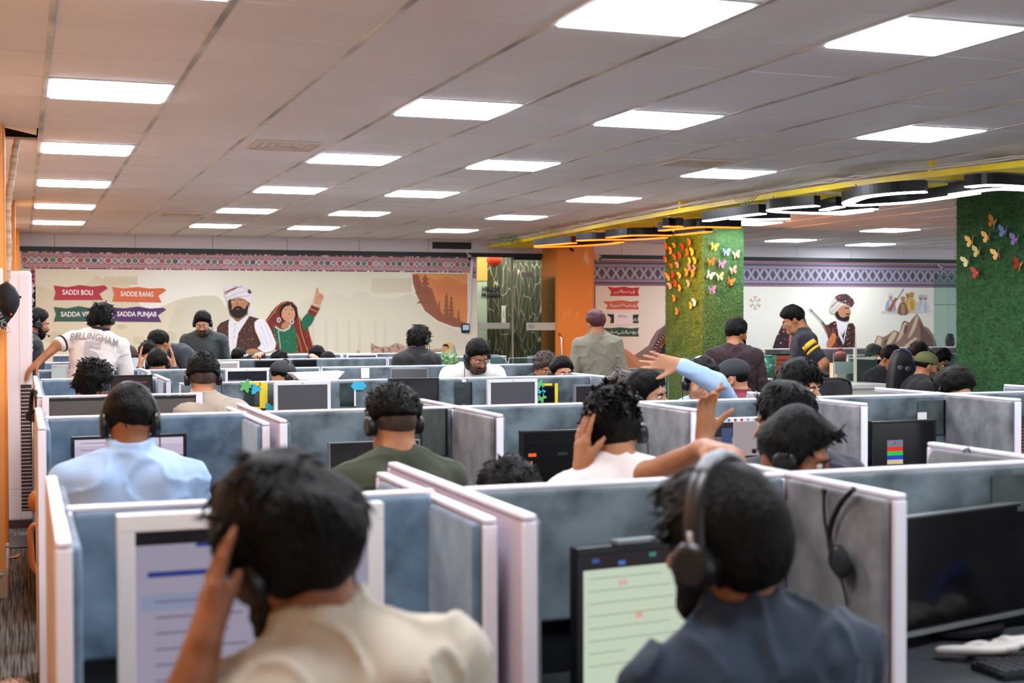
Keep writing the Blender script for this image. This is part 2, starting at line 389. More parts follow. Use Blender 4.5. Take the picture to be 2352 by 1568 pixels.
for k, (y, xs) in enumerate(((Y0+.25, ((0, .76), (.88, 1.71), (1.775, 2.62), (2.68, 3.53))), (Y1+.25, ((0, .76), (.88, 1.71), (1.775, 2.62), (2.68, 3.53), (3.58, 4.41), (4.46, 5.3))), (Y2-.34, ((.84, 2.2), (2.21, 3.6))), (Y2+.36, ((.84, 2.2), (2.21, 3.6))),
        (Y3-.36, ((.84, 2.2), (2.21, 3.6), (3.61, 4.2))), (Y3+.36, ((.84, 2.2), (2.21, 3.6), (3.61, 4.2))), (Y4-.36, ((.84, 2.7), (2.71, 4.7))), (2.6, ((.02, .74),)), (4.3, ((.02, .74),)))):
    for j, (a, b_) in enumerate(xs):
        desk(a, b_, y-.2, y+.2, 'unseen pale desk top behind the cubicle screens, added to bounce light', M_desk2)  # unseen desks added on every row, kept pale to bounce light at the ceiling
# ================= monitors =================
M_wbez = mat('white_bezel', 'd8d8da', 0.35); M_bbez = mat('black_bezel', '17181b', 0.3); M_gbez = mat('grey_bezel', '6d7478', 0.4)
M_off = mat('dark_screen', '4a4b4f', 0.18, spec=.5); M_black_scr = mat('black_screen', '0a0b0c', 0.15)
def scr(c, e=.55): return mat('screen_'+c+'_%d' % int(e*100), '050505', 0.3, emit=c, es=e, spec=.3)
def monitor(label, rect, Y, bez=M_bbez, screen=None, items=(), bz=.018, yaw=0.0, h=None, logo=False, group='desk monitors', stand=True, wd=None, chin=None, name='monitor', deskz=.75, tilt=0):
    A = aty(rect[0], rect[1], Y); B = aty(rect[2], rect[3], Y)
    W = wd or (B[0]-A[0]); H = h or (A[2]-B[2]); W = max(W, .05)
    t = thing(name, label, 'monitor', (A[0], Y, A[2]), group, rz=math.radians(yaw))   # origin: top left corner
    if tilt: t.rotation_euler[0] = math.radians(tilt)
    ch = chin if chin is not None else bz*1.4
    m = MB().box(0, W, .004, .035, -H, 0)
    m.box(0, W, 0, .004, -bz, 0).box(0, W, 0, .004, -H, -H+ch).box(0, bz, 0, .004, -H+ch, -bz).box(W-bz, W, 0, .004, -H+ch, -bz)
    put('housing', m, bez, t, bevel=.003)
    ms = [screen or M_off]; sm = MB().box(bz, W-bz, .0025, .004, -H+ch, -bz)
    sw, sh = W-2*bz, H-bz-ch
    for k, (u0, u1, v0, v1, c, e) in enumerate(items):
        mm = scr(c, e)
        if mm not in ms: ms.append(mm)
        d = .0024-.00008*k
        vs = [(bz+u0*sw, d, -bz-v0*sh), (bz+u1*sw, d, -bz-v0*sh), (bz+u1*sw, d, -bz-v1*sh), (bz+u0*sw, d, -bz-v1*sh)]
        sm.add(vs, [(0, 3, 2, 1)], ms.index(mm))
    me = sm.mesh('screen'); link('screen', me, ms, t)
    if stand:
        z0 = -A[2]+deskz
        if -H > z0:
            put('stand', MB().box(W/2-.035, W/2+.035, .04, .065, z0, -H*.6), M_bbez, t)
            put('base', MB().prism([(math.cos(a)*.13+W/2, math.sin(a)*.09+.04) for a in np.linspace(0, 2*math.pi, 20)[:-1]], (0, 0, z0), (1, 0, 0), (0, 1, 0), (0, 0, .012)), M_bbez, t)
    if logo:
        put_text('logo', 'hp', .014, (W/2, -.0005, -bz*.5), (1, 0, 0), (0, 0, 1), mat('logo_grey', '55585c', .4), t, ext=.0003)
    return t
G = 'desk monitors'
def lines(n, u0, u1, v0, v1, c, e, seed=1, hgt=.012):
    rr = random.Random(seed); out = []
    for k in range(n):
        v = v0+(v1-v0)*k/max(1, n-1); out.append((u0, u0+(u1-u0)*rr.uniform(.35, 1), v, v+hgt, c, e))
    return out
monitor('large white-framed monitor in front of the man in beige', (268, 1185, 790, 1568), -3.95, M_wbez, scr('9d97ab', .75),
    [(0, 1, 0, .085, '1b1b24', .4), (.25, .5, .085, .11, '2e3f86', .6), (.05, .95, .25, .285, '2c3c86', .7), (.02, .98, .39, .49, '8b93ae', .75), (.5, .95, .72, .74, '2f9a63', .6), (.5, .8, .80, .83, '2f9a63', .6)]
    + lines(6, .08, .6, .43, .92, '77718a', .7, 3, .014), bz=.034, h=.372, wd=.53, chin=.022, logo=True)
m2 = monitor('black monitor with a pale green chat window before the man in navy', (1325, 1260, 1780, 1570), -3.84, M_bbez, scr('bcc9b4', .95),
    [(0, 1, 0, .11, '2e2428', .5), (.05, .09, .03, .06, '4a66b0', .6), (.2, .24, .06, .09, '5f86d0', .6), (.38, .42, .02, .05, '3f9a80', .6), (.7, 1, .11, 1, '3a4a6a', .6), (.73, .95, .11, .35, 'd8c4cc', .8),
     (.2, .25, .2, .24, 'd0a8a8', .9), (.3, .34, .45, .49, 'd9a090', .9)] + lines(8, .03, .6, .17, .8, '93a08c', .9, 5, .008), bz=.018, h=.36, wd=.50, yaw=6.5)
put('webcam', MB().box(.10, .21, -.01, .02, .0005, .012), M_gbez, m2, bevel=.003)
m8 = monitor('big switched-off black monitor at the right edge of the nearest row', (2080, 1190, 2352, 1455), -3.78, M_bbez, M_black_scr, bz=.008, h=.30, wd=.56, yaw=14, chin=.012, deskz=.762)
put('lower_strip', MB().box(0, .56, -.004, .0, -.305, -.292), mat('silver', 'aab0b2', .3, .6), m8)
put('top_strip', MB().box(0, .56, -.001, .02, .0005, .004), mat('silver', 'aab0b2', .3, .6), m8)
monitor('black-framed monitor showing a lilac page before the pale blue polo shirt', (163, 1003, 430, 1200), -.95, M_bbez, scr('b9adc4', .95),
    [(0, 1, 0, .10, 'c9bfd0', .95), (.0, 1, .27, .3, '8f86a0', .9)] + lines(9, .05, .6, .05, .9, '857b94', .9, 8, .012), bz=.014, h=.30)
monitor('thin dark monitor with a pale top edge before the olive shirt', (755, 1016, 965, 1100), -1.05, M_gbez, M_black_scr, bz=.006, h=.27, tilt=-4)
monitor('black monitor with small orange writing before the white tee', (1197, 990, 1600, 1200), -.98, M_bbez, scr('0e0d0f', .3),
    [(.05, .13, .36, .42, 'd8501c', 1.4), (.35, .45, .36, .41, '3a4446', .5), (.62, .75, .36, .42, 'd04a24', 1.2), (.07, .09, .5, .75, 'c86a2c', 1.1), (.0, 1, .15, .16, '2c2024', .5), (.5, .55, .55, .6, 'b83a28', 1.0)], bz=.012, h=.28, wd=.50)
mB = monitor('white-framed monitor with little stickers along its top edge', (1595, 962, 1775, 1075), -.95, M_wbez, scr('a89a9e', .8),
    [(0, .45, 0, .32, '2a2630', .5), (.02, .42, .33, 1, '6f6a76', .7), (.3, .44, .12, .5, '4a5a88', .6), (0, 1, .75, .8, '1a1a20', .4)], bz=.022, h=.27, wd=.46)
for k, c in enumerate(['b08a94', '3c6a8c', 'b0343a', 'c03040', '909aa0', 'b0b4b8', '8a9aa0']):
    put('sticker', MB().prism([(.008*math.cos(a), .007*math.sin(a)) for a in np.linspace(0, 6.28, 9)[:-1]], (.15+.035*k, -.0012, -.011), (1, 0, 0), (0, 0, 1), (0, .001, 0)), flat(c), mB)
m7 = monitor('black monitor showing red green and blue bars', (2003, 968, 2150, 1066), -.98, M_bbez, M_black_scr,
    [(.22, .48, .30, .42, '8a8498', .7), (.22, .48, .42, .50, 'e8302c', .8), (.22, .48, .50, .575, '38c840', .8), (.22, .48, .575, .65, '2840c8', .8), (.22, .48, .65, .73, 'd8c8a0', .8), (.33, .36, .34, .36, '3040a0', .6), (.26, .44, .38, .385, '5a5468', .6)], bz=.012, h=.31, wd=.385)
monitor('dark monitor with brown code lines cut by the right edge', (2325, 957, 2420, 1050), -.98, M_bbez, scr('4a3430', .6), lines(12, .05, .9, .2, .95, '8a6a58', .7, 9, .02), bz=.012, h=.28)
monitor('large blank white-framed monitor in the third row', (630, 877, 760, 940), 1.85, M_wbez, M_off, bz=.022, h=.30, logo=True)
monitor('right-hand blank white-framed monitor in the third row', (1121, 872, 1235, 940), 1.85, M_wbez, M_off, bz=.02, h=.31, logo=True)
monitor('black monitor half above the third row screen', (893, 869, 1009, 930), 1.8, M_bbez, M_black_scr, bz=.012, h=.28)
monitor('grey-framed monitor near the end of the third row', (1320, 884, 1432, 945), 1.85, M_gbez, scr('4a4048', .4), bz=.012, h=.29)
monitor('dark reddish monitor beside the fluffy-haired man', (255, 862, 351, 915), 2.72, M_bbez, scr('4a3236', .5), [(.0, 1, .35, 1, '6a5a66', .6), (.6, .9, .15, .2, '8a6a70', .5)], bz=.012, h=.24)
monitor('small white-framed monitor near the tall air conditioner', (118, 838, 158, 866), 4.45, M_wbez, scr('c4ccc8', .8), bz=.02, h=.2)
monitor('white-framed monitor with black window left of the man in the cap', (518, 848, 618, 880), 4.2, M_wbez, scr('2a2a36', .5), [(0, .6, .3, 1, '8a7f90', .7)] + lines(4, .65, .95, .2, .8, '5a5a66', .5), bz=.018, h=.27, logo=True)
monitor('grey-framed monitor behind the black one in the fourth row', (897, 846, 984, 880), 4.2, M_gbez, M_off, bz=.012, h=.27)
monitor('white-framed monitor seen beside the man with raised hands', (293, 822, 338, 850), 4.9, M_wbez, scr('d8d8dc', .9), bz=.01, h=.22)
monitor('white-framed monitor behind the man in the taupe shirt', (498, 830, 550, 850), 6.6, M_wbez, scr('c8c0c0', .7), bz=.02, h=.24)
monitor('wide black monitor in the fifth row, left', (585, 828, 650, 848), 6.6, M_bbez, M_black_scr, bz=.012, h=.26)
monitor('wide black monitor in the fifth row, right', (672, 826, 728, 848), 6.6, M_bbez, M_black_scr, bz=.012, h=.26)
monitor('pale-framed monitor in the farthest row under the plain mural', (797, 813, 867, 826), 8.25, M_wbez, M_off, bz=.018, h=.25, logo=True)
monitor('small dark monitor in the farthest row, left', (555, 819, 612, 826), 8.2, M_bbez, scr('4a6a68', .4), bz=.01, h=.22)

# ================= mirrors, frames and papers on the screens =================
M_mirror = mat('mirror_glass', '8fa09c', 0.04, 0.95)
def wallrect(name, label, cat, x0, y0, x1, y1, Y, m, th=.005, group=None, edge=None):
    A = aty(x0, y0, Y); B = aty(x1, y1, Y)
    t = thing(name, label, cat, (A[0], Y, B[2]), group)
    W, H = B[0]-A[0], A[2]-B[2]
    put('pane' if cat == 'mirror' else 'sheet', MB().box(0, W, -th, 0, 0, H), m, t)
    if edge: put('edge_strip', MB().box(W, W+.012, -th-.002, 0, 0, H), edge, t)
    return t, W, H
wallrect('mirror', 'upright mirror strip right of the olive shirt', 'mirror', 966, 940, 1022, 1045, Y1-.04, M_mirror, group='mirror panes on the screens', edge=M_bbez)
wallrect('mirror', 'mirror pane left of the middle third-row monitor', 'mirror', 781, 880, 813, 932, Y2-.04, M_mirror, group='mirror panes on the screens', edge=M_wbez)
wallrect('mirror', 'mirror pane showing an empty chair in the third row', 'mirror', 1044, 878, 1080, 928, Y2-.04, M_mirror, group='mirror panes on the screens', edge=M_bbez)
wallrect('mirror', 'mirror pane above the monitor with colour bars', 'mirror', 2108, 920, 2166, 996, Y1-.04, M_mirror, group='mirror panes on the screens', edge=M_bbez)
wallrect('mirror', 'mirror pane behind the big black monitor', 'mirror', 2276, 1092, 2380, 1170, Y0-.04, M_mirror, group='mirror panes on the screens')
wallrect('paper_note', 'small white paper note above the monitor with colour bars', 'paper', 2107, 947, 2127, 967, Y1-.05, flat('e6e2e0'))
wallrect('paper_note', 'white paper leaning behind the fourth row, left of the grey monitor', 'paper', 829, 845, 848, 868, Y3-.04, flat('e8e6ea'))
t, W, H = wallrect('decorated_mirror', 'mirror framed with yellow and green paper in the third row', 'mirror', 560, 886, 598, 930, Y2-.04, M_mirror)
M_yel = flat('e0c838'); M_grn = flat('5fae6e'); M_cyan = flat('38a8c8')
m = MB().box(W-.005, W+.045, -.01, 0, -.02, H+.02).box(-.02, W, -.01, 0, -.04, -.01).box(.1*W, W, -.01, 0, H, H+.025)
put('paper_frame', m, M_yel, t)
def flower(c, r, ax=(1, 0, 0), az=(0, 0, 1), n=5):
    p = []
    for k in range(n*4):
        a = 2*math.pi*k/(n*4); rr = r*(1+.35*math.cos(n*a)); p.append((rr*math.cos(a), rr*math.sin(a)))
    return MB().prism(p, c, ax, az, (0, .004, 0))
put('paper_flower', flower((0.01, -.016, H), .035), M_grn, t); put('paper_bow', flower((.07, -.016, H-.02), .03, n=3), M_cyan, t); put('paper_bow', flower((.16, -.016, -.02), .03, n=3), M_cyan, t)
t = thing('paper_garland', 'green and blue paper flowers beside the right-hand blank monitor', 'decoration', aty(1245, 905, Y2-.05))
for k, (px, py, mm) in enumerate(((1240, 885, M_grn), (1241, 899, M_cyan), (1243, 912, M_grn))):
    c = aty(px, py, Y2-.06)-np.array(t.location); put('paper_flower', flower(c, .032), mm, t)
a = aty(1274, 880, Y2-.05); b_ = aty(1281, 925, Y2-.05); c = aty(1245, 882, Y2-.05)
t = thing('paper_border', 'yellow paper strips framing a dark pane beside the garland', 'decoration', (a[0], a[1], b_[2]))
put('strip', MB().box(0, b_[0]-a[0], -.004, 0, 0, a[2]-b_[2]), M_yel, t); put('strip', MB().box(c[0]-a[0], -.02, -.004, 0, a[2]-b_[2]-.015, a[2]-b_[2]), M_yel, t)
t, W, H = wallrect('dark_pane', 'dark glossy pane inside the yellow paper strips', 'mirror', 1246, 889, 1272, 922, Y2-.04, mat('dark_mirror', '2c3236', .08, .8))
t = thing('paper_bow', 'light blue paper bow stuck on the third-row screen', 'decoration', aty(824, 886, Y2-.05))
put('bow', flower((0, 0, 0), .04, n=2), M_cyan, t)
# ================= printed mural on the end wall =================
class Paint:
    """flat printed shapes in thin layers on a plane; all given on the wall surface"""
    def __init__(s, f): s.mb = MB(); s.cols = []; s.f = f; s.n = 0
    def ci(s, c):
        if c not in s.cols: s.cols.append(c)
        return s.cols.index(c)
    def poly(s, pts, c, smooth=0):
        P = [tuple(p) for p in pts]
        for _ in range(smooth):
            Q = []
            for i in range(len(P)):
                a, b_ = P[i], P[(i+1) % len(P)]
                Q += [(a[0]*.75+b_[0]*.25, a[1]*.75+b_[1]*.25), (a[0]*.25+b_[0]*.75, a[1]*.25+b_[1]*.75)]
            P = Q
        s.n += 1; s.mb.add([s.f(x, y, s.n) for x, y in P], [list(range(len(P)))], s.ci(c)); return s
    def ell(s, cx, cy, rx, ry, c, n=16, a0=0, a1=2*math.pi, rot=0):
        P = []
        for k in range(n):
            a = a0+(a1-a0)*k/(n if a1-a0 > 6.2 else n-1); x, y = rx*math.cos(a), ry*math.sin(a)
            P.append((cx+x*math.cos(rot)-y*math.sin(rot), cy+x*math.sin(rot)+y*math.cos(rot)))
        return s.poly(P, c)
    def line(s, pts, w_, c):
        for (x0, y0), (x1, y1) in zip(pts[:-1], pts[1:]):
            dx, dy = x1-x0, y1-y0; L = math.hypot(dx, dy)+1e-6; nx, ny = -dy/L*w_/2, dx/L*w_/2
            s.poly([(x0+nx, y0+ny), (x1+nx, y1+ny), (x1-nx, y1-ny), (x0-nx, y0-ny)], c)
        return s
    def dots(s, box, n, r, cs, inside=None, seed=3):
        rr = random.Random(seed)
        for _ in range(n):
            x, y = rr.uniform(box[0], box[2]), rr.uniform(box[1], box[3])
            if inside and not pin(x, y, inside): continue
            q = rr.uniform(.5, 1)*r; s.poly([(x-q, y), (x, y-q*1.2), (x+q, y), (x, y+q*1.2)], rr.choice(cs))
        return s
    def out(s, name, parent, mats=None):
        me = s.mb.mesh(name); return link(name, me, mats or [flat(c) for c in s.cols], parent)
def pin(x, y, P):
    r = False; j = len(P)-1
    for i in range(len(P)):
        if (P[i][1] > y) != (P[j][1] > y) and x < (P[j][0]-P[i][0])*(y-P[i][1])/(P[j][1]-P[i][1]+1e-9)+P[i][0]: r = not r
        j = i
    return r
SURF = WY-.006
def wallf(ox, oy, sc, d0=0.0):
    def f(x, y, n): p = aty(ox+x/sc, oy+y/sc, WY); return (p[0], SURF-d0-.00012*n, p[2])
    return f
K2 = wallf(450, 560, 3.618, .001); K1 = wallf(0, 540, 3.92, .009); K3 = wallf(1000, 540, 3.92, .001); K4 = wallf(1450, 540, 3.92, .001); K5 = wallf(1850, 480, 3.408, .001)
mural = thing('wall_mural', 'printed mural of a bearded man in a turban and a woman pointing up', 'mural', (0, 0, 0))
M_mur = mat('mural_paper', 'e6e2c8', 0.45, col2='f3f2e4', nscale=.45, lo=.42, hi=.58, ndetail=1)
put('printed_sheet', MB().box(.06, 6.05, SURF, WY, .6, 2.26), M_mur, mural)
p = Paint(wallf(450, 560, 3.618, .0005))
p.poly([(-1420, 380), (-1330, 330), (-1180, 400), (-1000, 420), (-900, 330), (-830, 250), (-760, 300), (-720, 330), (-540, 320), (-500, 480), (-380, 560), (-100, 440), (0, 450), (120, 420), (250, 520), (400, 620), (620, 900), (-1420, 900)], 'dfd8bc', 1)
p.poly([(-200, 520), (-60, 440), (60, 430), (180, 430), (240, 500), (300, 900), (-260, 900)], 'd6d3ba', 1)
p.poly([(840, 500), (930, 440), (1040, 460), (1140, 400), (1210, 410), (1260, 470), (1320, 400), (1420, 400), (1460, 440), (1600, 460), (1840, 400), (1900, 600), (2260, 760), (2260, 900), (860, 900)], 'e0dcc4', 1)
for k in range(11): p.poly([(1460+30*k, 290+4*(k % 2)), (1474+30*k, 275), (1488+30*k, 290+4*(k % 2)), (1490+30*k, 400), (1458+30*k, 410)], 'ddd6bc')
for k in range(14): p.poly([(-765+20*k, 272+6*(k % 3)), (-757+20*k, 262), (-749+20*k, 275), (-746+20*k, 340), (-768+20*k, 340)], 'ddd3b4')
for k, x in enumerate((960, 1070, 1160, 1260, 1350, 1480, 1560)): p.poly([(x, 640), (x+18, 640), (x+26, 890), (x-8, 890)], 'dad4ba')
for k in range(26):
    rr = random.Random(k); p.ell(-1300+rr.uniform(0, 1200), 560+rr.uniform(0, 300), rr.uniform(20, 60), rr.uniform(15, 45), rr.choice(['d6ceb0', 'd2c9a8', 'dcd6bc']), 9)
p.out('faint_landscape', mural)
# orange sunset disc with pines
p = Paint(wallf(450, 560, 3.618, .0035))
P = [(1795, 245)]+[(2262+467*math.cos(a), 232+467*math.sin(a)) for a in np.linspace(math.pi-.05, math.pi/2+.02, 26)]+[(2255, 699), (2255, 250)]
P = [q for q in P if q[0] <= 2262]
p.poly(P, 'de9058')
p.poly([(1830, 250), (2255, 255), (2255, 340), (2150, 300), (2080, 270), (2000, 300)], 'e2a468')
p.poly([(1990, 330), (2080, 300), (2180, 350), (2255, 340), (2255, 430), (2000, 420)], 'd9885c')
p.poly([(1800, 260), (1840, 250), (1880, 350), (1960, 370), (2010, 520), (2060, 600), (2130, 600), (2200, 640), (2250, 660), (2250, 695), (2140, 688), (2010, 640), (1900, 555), (1835, 430), (1802, 320)], 'a0644c')
for (x, y, h, wd) in ((1905, 250, 230, 75), (1850, 270, 130, 35), (2080, 400, 220, 38), (2120, 420, 190, 34), (2180, 540, 110, 20), (2020, 460, 140, 22)):
    for k in range(6):
        yy = y+h*k/6; ww = wd*(.25+.75*(k+1)/6); p.poly([(x, yy), (x+ww, yy+h/6+14), (x-ww, yy+h/6+14)], '96604a' if k % 2 else '9c644c')
p.out('sunset_disc', mural)
# painted man
VEST = [(170, 740), (175, 690), (205, 655), (270, 628), (300, 640), (420, 592), (520, 620), (545, 640), (480, 650), (490, 720), (540, 830), (505, 880), (400, 905), (320, 905), (262, 780)]
p = Paint(wallf(450, 560, 3.618, .005)); SK = 'b98560'; SKD = '8f5f42'
p.poly([(430, 480), (460, 540), (495, 600), (520, 640), (470, 600), (425, 560)], 'e4e2e4', 1)
p.poly([(148, 740), (170, 690), (185, 665), (180, 745), (185, 790)], 'dcd9de', 1)
p.poly(VEST, '4f332c')
p.dots((170, 600, 545, 905), 210, 7, ['8a5a34', '6e2a24', 'a8824a', '3a221e', '2f4a3c', '7c3028'], VEST, 5)
p.line([(420, 595), (350, 700), (320, 820), (318, 905)], 6, 'a88a50'); p.line([(275, 640), (270, 760), (285, 900)], 6, 'a88a50'); p.line([(545, 640), (482, 650), (490, 720), (540, 830)], 6, 'a88a50')
p.poly([(285, 610), (330, 640), (430, 580), (440, 600), (350, 740), (322, 905), (285, 905), (268, 780), (268, 650)], 'e6e4e8')
p.poly([(490, 630), (560, 620), (605, 680), (650, 790), (667, 830), (645, 890), (540, 905), (500, 868), (540, 840), (530, 800), (482, 700)], 'eceaee', 1)
for a, b_ in (((540, 680), (600, 860)), ((570, 660), (630, 820)), ((530, 740), (570, 870))): p.line([a, b_], 4, 'c9c6d0')
p.line([(330, 650), (312, 760), (305, 890)], 3, 'b9b6be')
for y in (670, 720, 775): p.ell(318, y, 4, 4, '55504e', 8)
p.poly([(310, 560), (425, 540), (430, 585), (345, 650), (300, 600)], SKD)
p.poly([(262, 500), (285, 455), (330, 440), (400, 440), (432, 470), (432, 530), (400, 580), (350, 596), (300, 585), (275, 555)], SK, 1)
p.poly([(270, 450), (262, 520), (285, 560), (300, 520), (285, 480), (300, 452)], '2c201c', 1)
p.poly([(425, 480), (446, 474), (446, 512), (430, 530)], SKD, 1)
p.poly([(272, 535), (300, 548), (318, 528), (345, 520), (380, 530), (405, 545), (425, 500), (434, 520), (425, 565), (395, 600), (350, 622), (300, 606), (278, 575)], '241a18', 1)
p.poly([(310, 527), (345, 514), (385, 526), (372, 534), (345, 526), (320, 534)], '1e1614'); p.ell(345, 543, 16, 5, '9a5148', 10)
for x in (313, 366): p.ell(x, 484, 13, 5, 'e8e0d8', 10); p.ell(x, 484, 5, 5, '2a1c18', 8); p.poly([(x-20, 470), (x, 461), (x+20, 468), (x, 468)], '1c1412')
p.poly([(335, 480), (345, 480), (352, 512), (330, 514)], 'a8744f')
TUR = [(232, 380), (255, 355), (300, 344), (370, 346), (430, 368), (462, 405), (470, 450), (452, 495), (432, 480), (400, 455), (330, 440), (270, 468), (250, 470), (240, 430)]
p.poly(TUR, 'e9e6ea', 1)
for a, b_, c in (((235, 405), (380, 352), '8a5a58'), ((240, 420), (330, 372), '9c6c68'), ((250, 450), (420, 392), 'cfc8d0'), ((262, 462), (450, 430), 'c9c2cc'), ((300, 350), (440, 380), 'd2ccd4')): p.line([a, ((a[0]+b_[0])/2, (a[1]+b_[1])/2-8), b_], 9, c)
p.poly([(425, 385), (445, 378), (462, 405), (450, 415), (430, 410)], '6e3a3c')
p.poly([(405, 905), (420, 880), (460, 866), (520, 878), (552, 905)], SK, 1); p.line([(500, 865), (550, 900)], 8, '6a3a28')
p.out('painted_man', mural)
# painted woman
p = Paint(wallf(450, 560, 3.618, .005)); SK = 'd39a76'
VEIL = [(575, 640), (620, 575), (665, 520), (705, 488), (750, 474), (800, 482), (840, 525), (848, 590), (875, 640), (930, 700), (975, 850), (940, 905), (690, 905), (655, 870), (665, 820), (625, 720), (590, 660)]
p.poly(VEIL, '7e2a24', 0)
p.dots((575, 474, 975, 905), 150, 7, ['a8743c', '6a1e20', 'b04a30', '4f5a2c', '9a5a30'], VEIL, 9)
p.line([(580, 650), (640, 575), (690, 505), (750, 482)], 6, 'c09848'); p.line([(850, 600), (870, 720), (900, 820), (930, 895)], 6, 'c09848'); p.line([(800, 690), (850, 780), (880, 900)], 6, 'b08a40'); p.line([(930, 700), (968, 850)], 5, 'c09848')
p.poly([(690, 600), (700, 530), (740, 490), (795, 492), (832, 540), (842, 600), (820, 640), (800, 600), (770, 530), (730, 545), (712, 600)], '1d1614', 1)
GR = [(640, 700), (700, 690), (760, 720), (800, 660), (822, 700), (845, 905), (700, 905), (664, 810)]
p.poly(GR, '1f6b4a'); p.dots((640, 660, 845, 905), 60, 6, ['b89a4c', '8a2c28', '2f8a62', 'a8743c'], GR, 4)
p.poly([(868, 640), (905, 590), (935, 568), (985, 600), (968, 650), (920, 705), (892, 725)], '1f6b4e', 1)
p.poly([(925, 568), (962, 500), (1030, 528), (985, 605)], '7a2a2a'); p.line([(945, 535), (1005, 565)], 8, 'c09848'); p.line([(962, 505), (1028, 533)], 8, 'c8a858')
p.line([(972, 505), (1026, 512)], 12, 'd6d0cc')
p.poly([(978, 502), (984, 445), (996, 425), (999, 366), (1007, 362), (1013, 372), (1016, 408), (1040, 412), (1056, 428), (1052, 455), (1036, 480), (1026, 512)], SK, 0)
for a, b_ in (((1012, 430), (1016, 455)), ((1028, 425), (1030, 450)), ((1042, 428), (1042, 448))): p.line([a, b_], 4, 'a8704e')
p.poly([(700, 680), (740, 640), (780, 650), (782, 700), (720, 712)], 'c08862', 1)
p.poly([(705, 590), (715, 545), (745, 515), (785, 512), (815, 545), (824, 590), (812, 630), (785, 652), (755, 648), (722, 625)], SK, 1)
for x, y in ((742, 560), (795, 562)): p.ell(x, y, 11, 5, 'efe6de', 10); p.ell(x, y, 5, 5, '241814', 8); p.poly([(x-16, y-13), (x, y-20), (x+16, y-12), (x, y-14)], '201614')
p.poly([(742, 600), (768, 608), (790, 602), (768, 622)], 'b03a34'); p.poly([(750, 605), (768, 609), (783, 605), (768, 614)], 'f2ece8'); p.poly([(764, 566), (770, 566), (778, 592), (762, 594)], 'bd8460'); p.line([(778, 500), (786, 525)], 4, 'd8c8a0')
for x, y in ((686, 632), (795, 645)): p.ell(x, y, 18, 24, 'c9c2bc', 12); p.ell(x, y, 10, 14, '8a7a70', 10)
p.line([(655, 685), (690, 712), (730, 722), (770, 700), (782, 670)], 14, 'd0c8c2'); p.line([(680, 720), (690, 790), (700, 870)], 7, 'c8c0b8')
p.out('painted_woman', mural)
# small painted group low on the right
p = Paint(wallf(450, 560, 3.618, .005))
p.poly([(1450, 820), (1520, 860), (1600, 850), (1665, 820), (1740, 845), (1800, 870), (1860, 880), (2050, 870), (2060, 930), (1455, 930)], 'c0a090', 0)
p.dots((1450, 830, 2050, 925), 150, 9, ['a04a50', '5a7a80', 'e0cfa8', 'c87a50', '8a9a8a'], [(1450, 820), (1520, 860), (1600, 850), (1665, 820), (1740, 845), (1860, 880), (2050, 870), (2060, 930), (1455, 930)], 2)
p.poly([(2035, 860), (2060, 825), (2100, 815), (2140, 840), (2158, 905), (2060, 915), (2042, 890)], 'dcc27a', 1); p.poly([(2125, 830), (2148, 850), (2160, 910), (2140, 910)], '88b4c4', 1)
p.ell(2068, 868, 24, 32, 'd9a078', 14); p.poly([(2040, 850), (2060, 828), (2095, 835), (2100, 880), (2085, 850)], '3a2620', 1)
p.poly([(1330, 890), (1345, 880), (1360, 890), (1358, 915), (1332, 915)], 'd8a890', 1)
p.out('painted_family', mural)
# ribbons with lettering
def ribbon(pts, c, K=K1, parent=mural, name='ribbon'):
    q = Paint(K); q.n = 12; q.poly(pts, c); return q.out(name, parent)
M_let = flat('f2f0ee')
def wtext(txt, cx, cy, K, size, wd, name='lettering', parent=mural, m=None, bold=.002, rot=0.0, d=.0035, shear=0):
    c = np.array(K(cx, cy, 0)); c[1] = SURF-d-(.0085 if K is K1 else 0)
    me = text_mesh(txt, size, .0003, 1.0, 'CENTER', bold, shear); xs = [v.co[0] for v in me.vertices]; s = wd/(max(xs)-min(xs)+1e-6)
    for v in me.vertices:
        x, z = v.co[0]*s, v.co[1]; x, z = x*math.cos(rot)-z*math.sin(rot), x*math.sin(rot)+z*math.cos(rot)
        v.co = (c[0]+x, c[1]-v.co[2], c[2]+z)
    return link(name, me, m or M_let, parent)
ribbon([(483, 452), (600, 468), (720, 448), (830, 462), (940, 450), (972, 478), (893, 528), (928, 582), (483, 582), (502, 520)], 'b9404c')
ribbon([(1010, 465), (1110, 480), (1240, 465), (1340, 480), (1470, 476), (1497, 497), (1425, 545), (1453, 605), (1010, 595), (1030, 530)], 'd9704a')
ribbon([(483, 645), (600, 658), (710, 638), (830, 658), (940, 648), (972, 670), (893, 722), (928, 775), (483, 775), (505, 715)], '3f6152')
ribbon([(985, 648), (1120, 658), (1240, 642), (1350, 660), (1470, 652), (1497, 670), (1420, 722), (1452, 780), (1080, 776), (985, 768), (1010, 710)], '5a3a6c')
wtext('SADDI BOLI', 700, 517, K1, .092, .385, rot=-.01); wtext('SADDE RANG', 1235, 532, K1, .09, .425, rot=-.02)
wtext('SADDA VIRSA', 712, 713, K1, .09, .46); wtext('SADDA PUNJAB', 1232, 712, K1, .09, .51, rot=-.01)
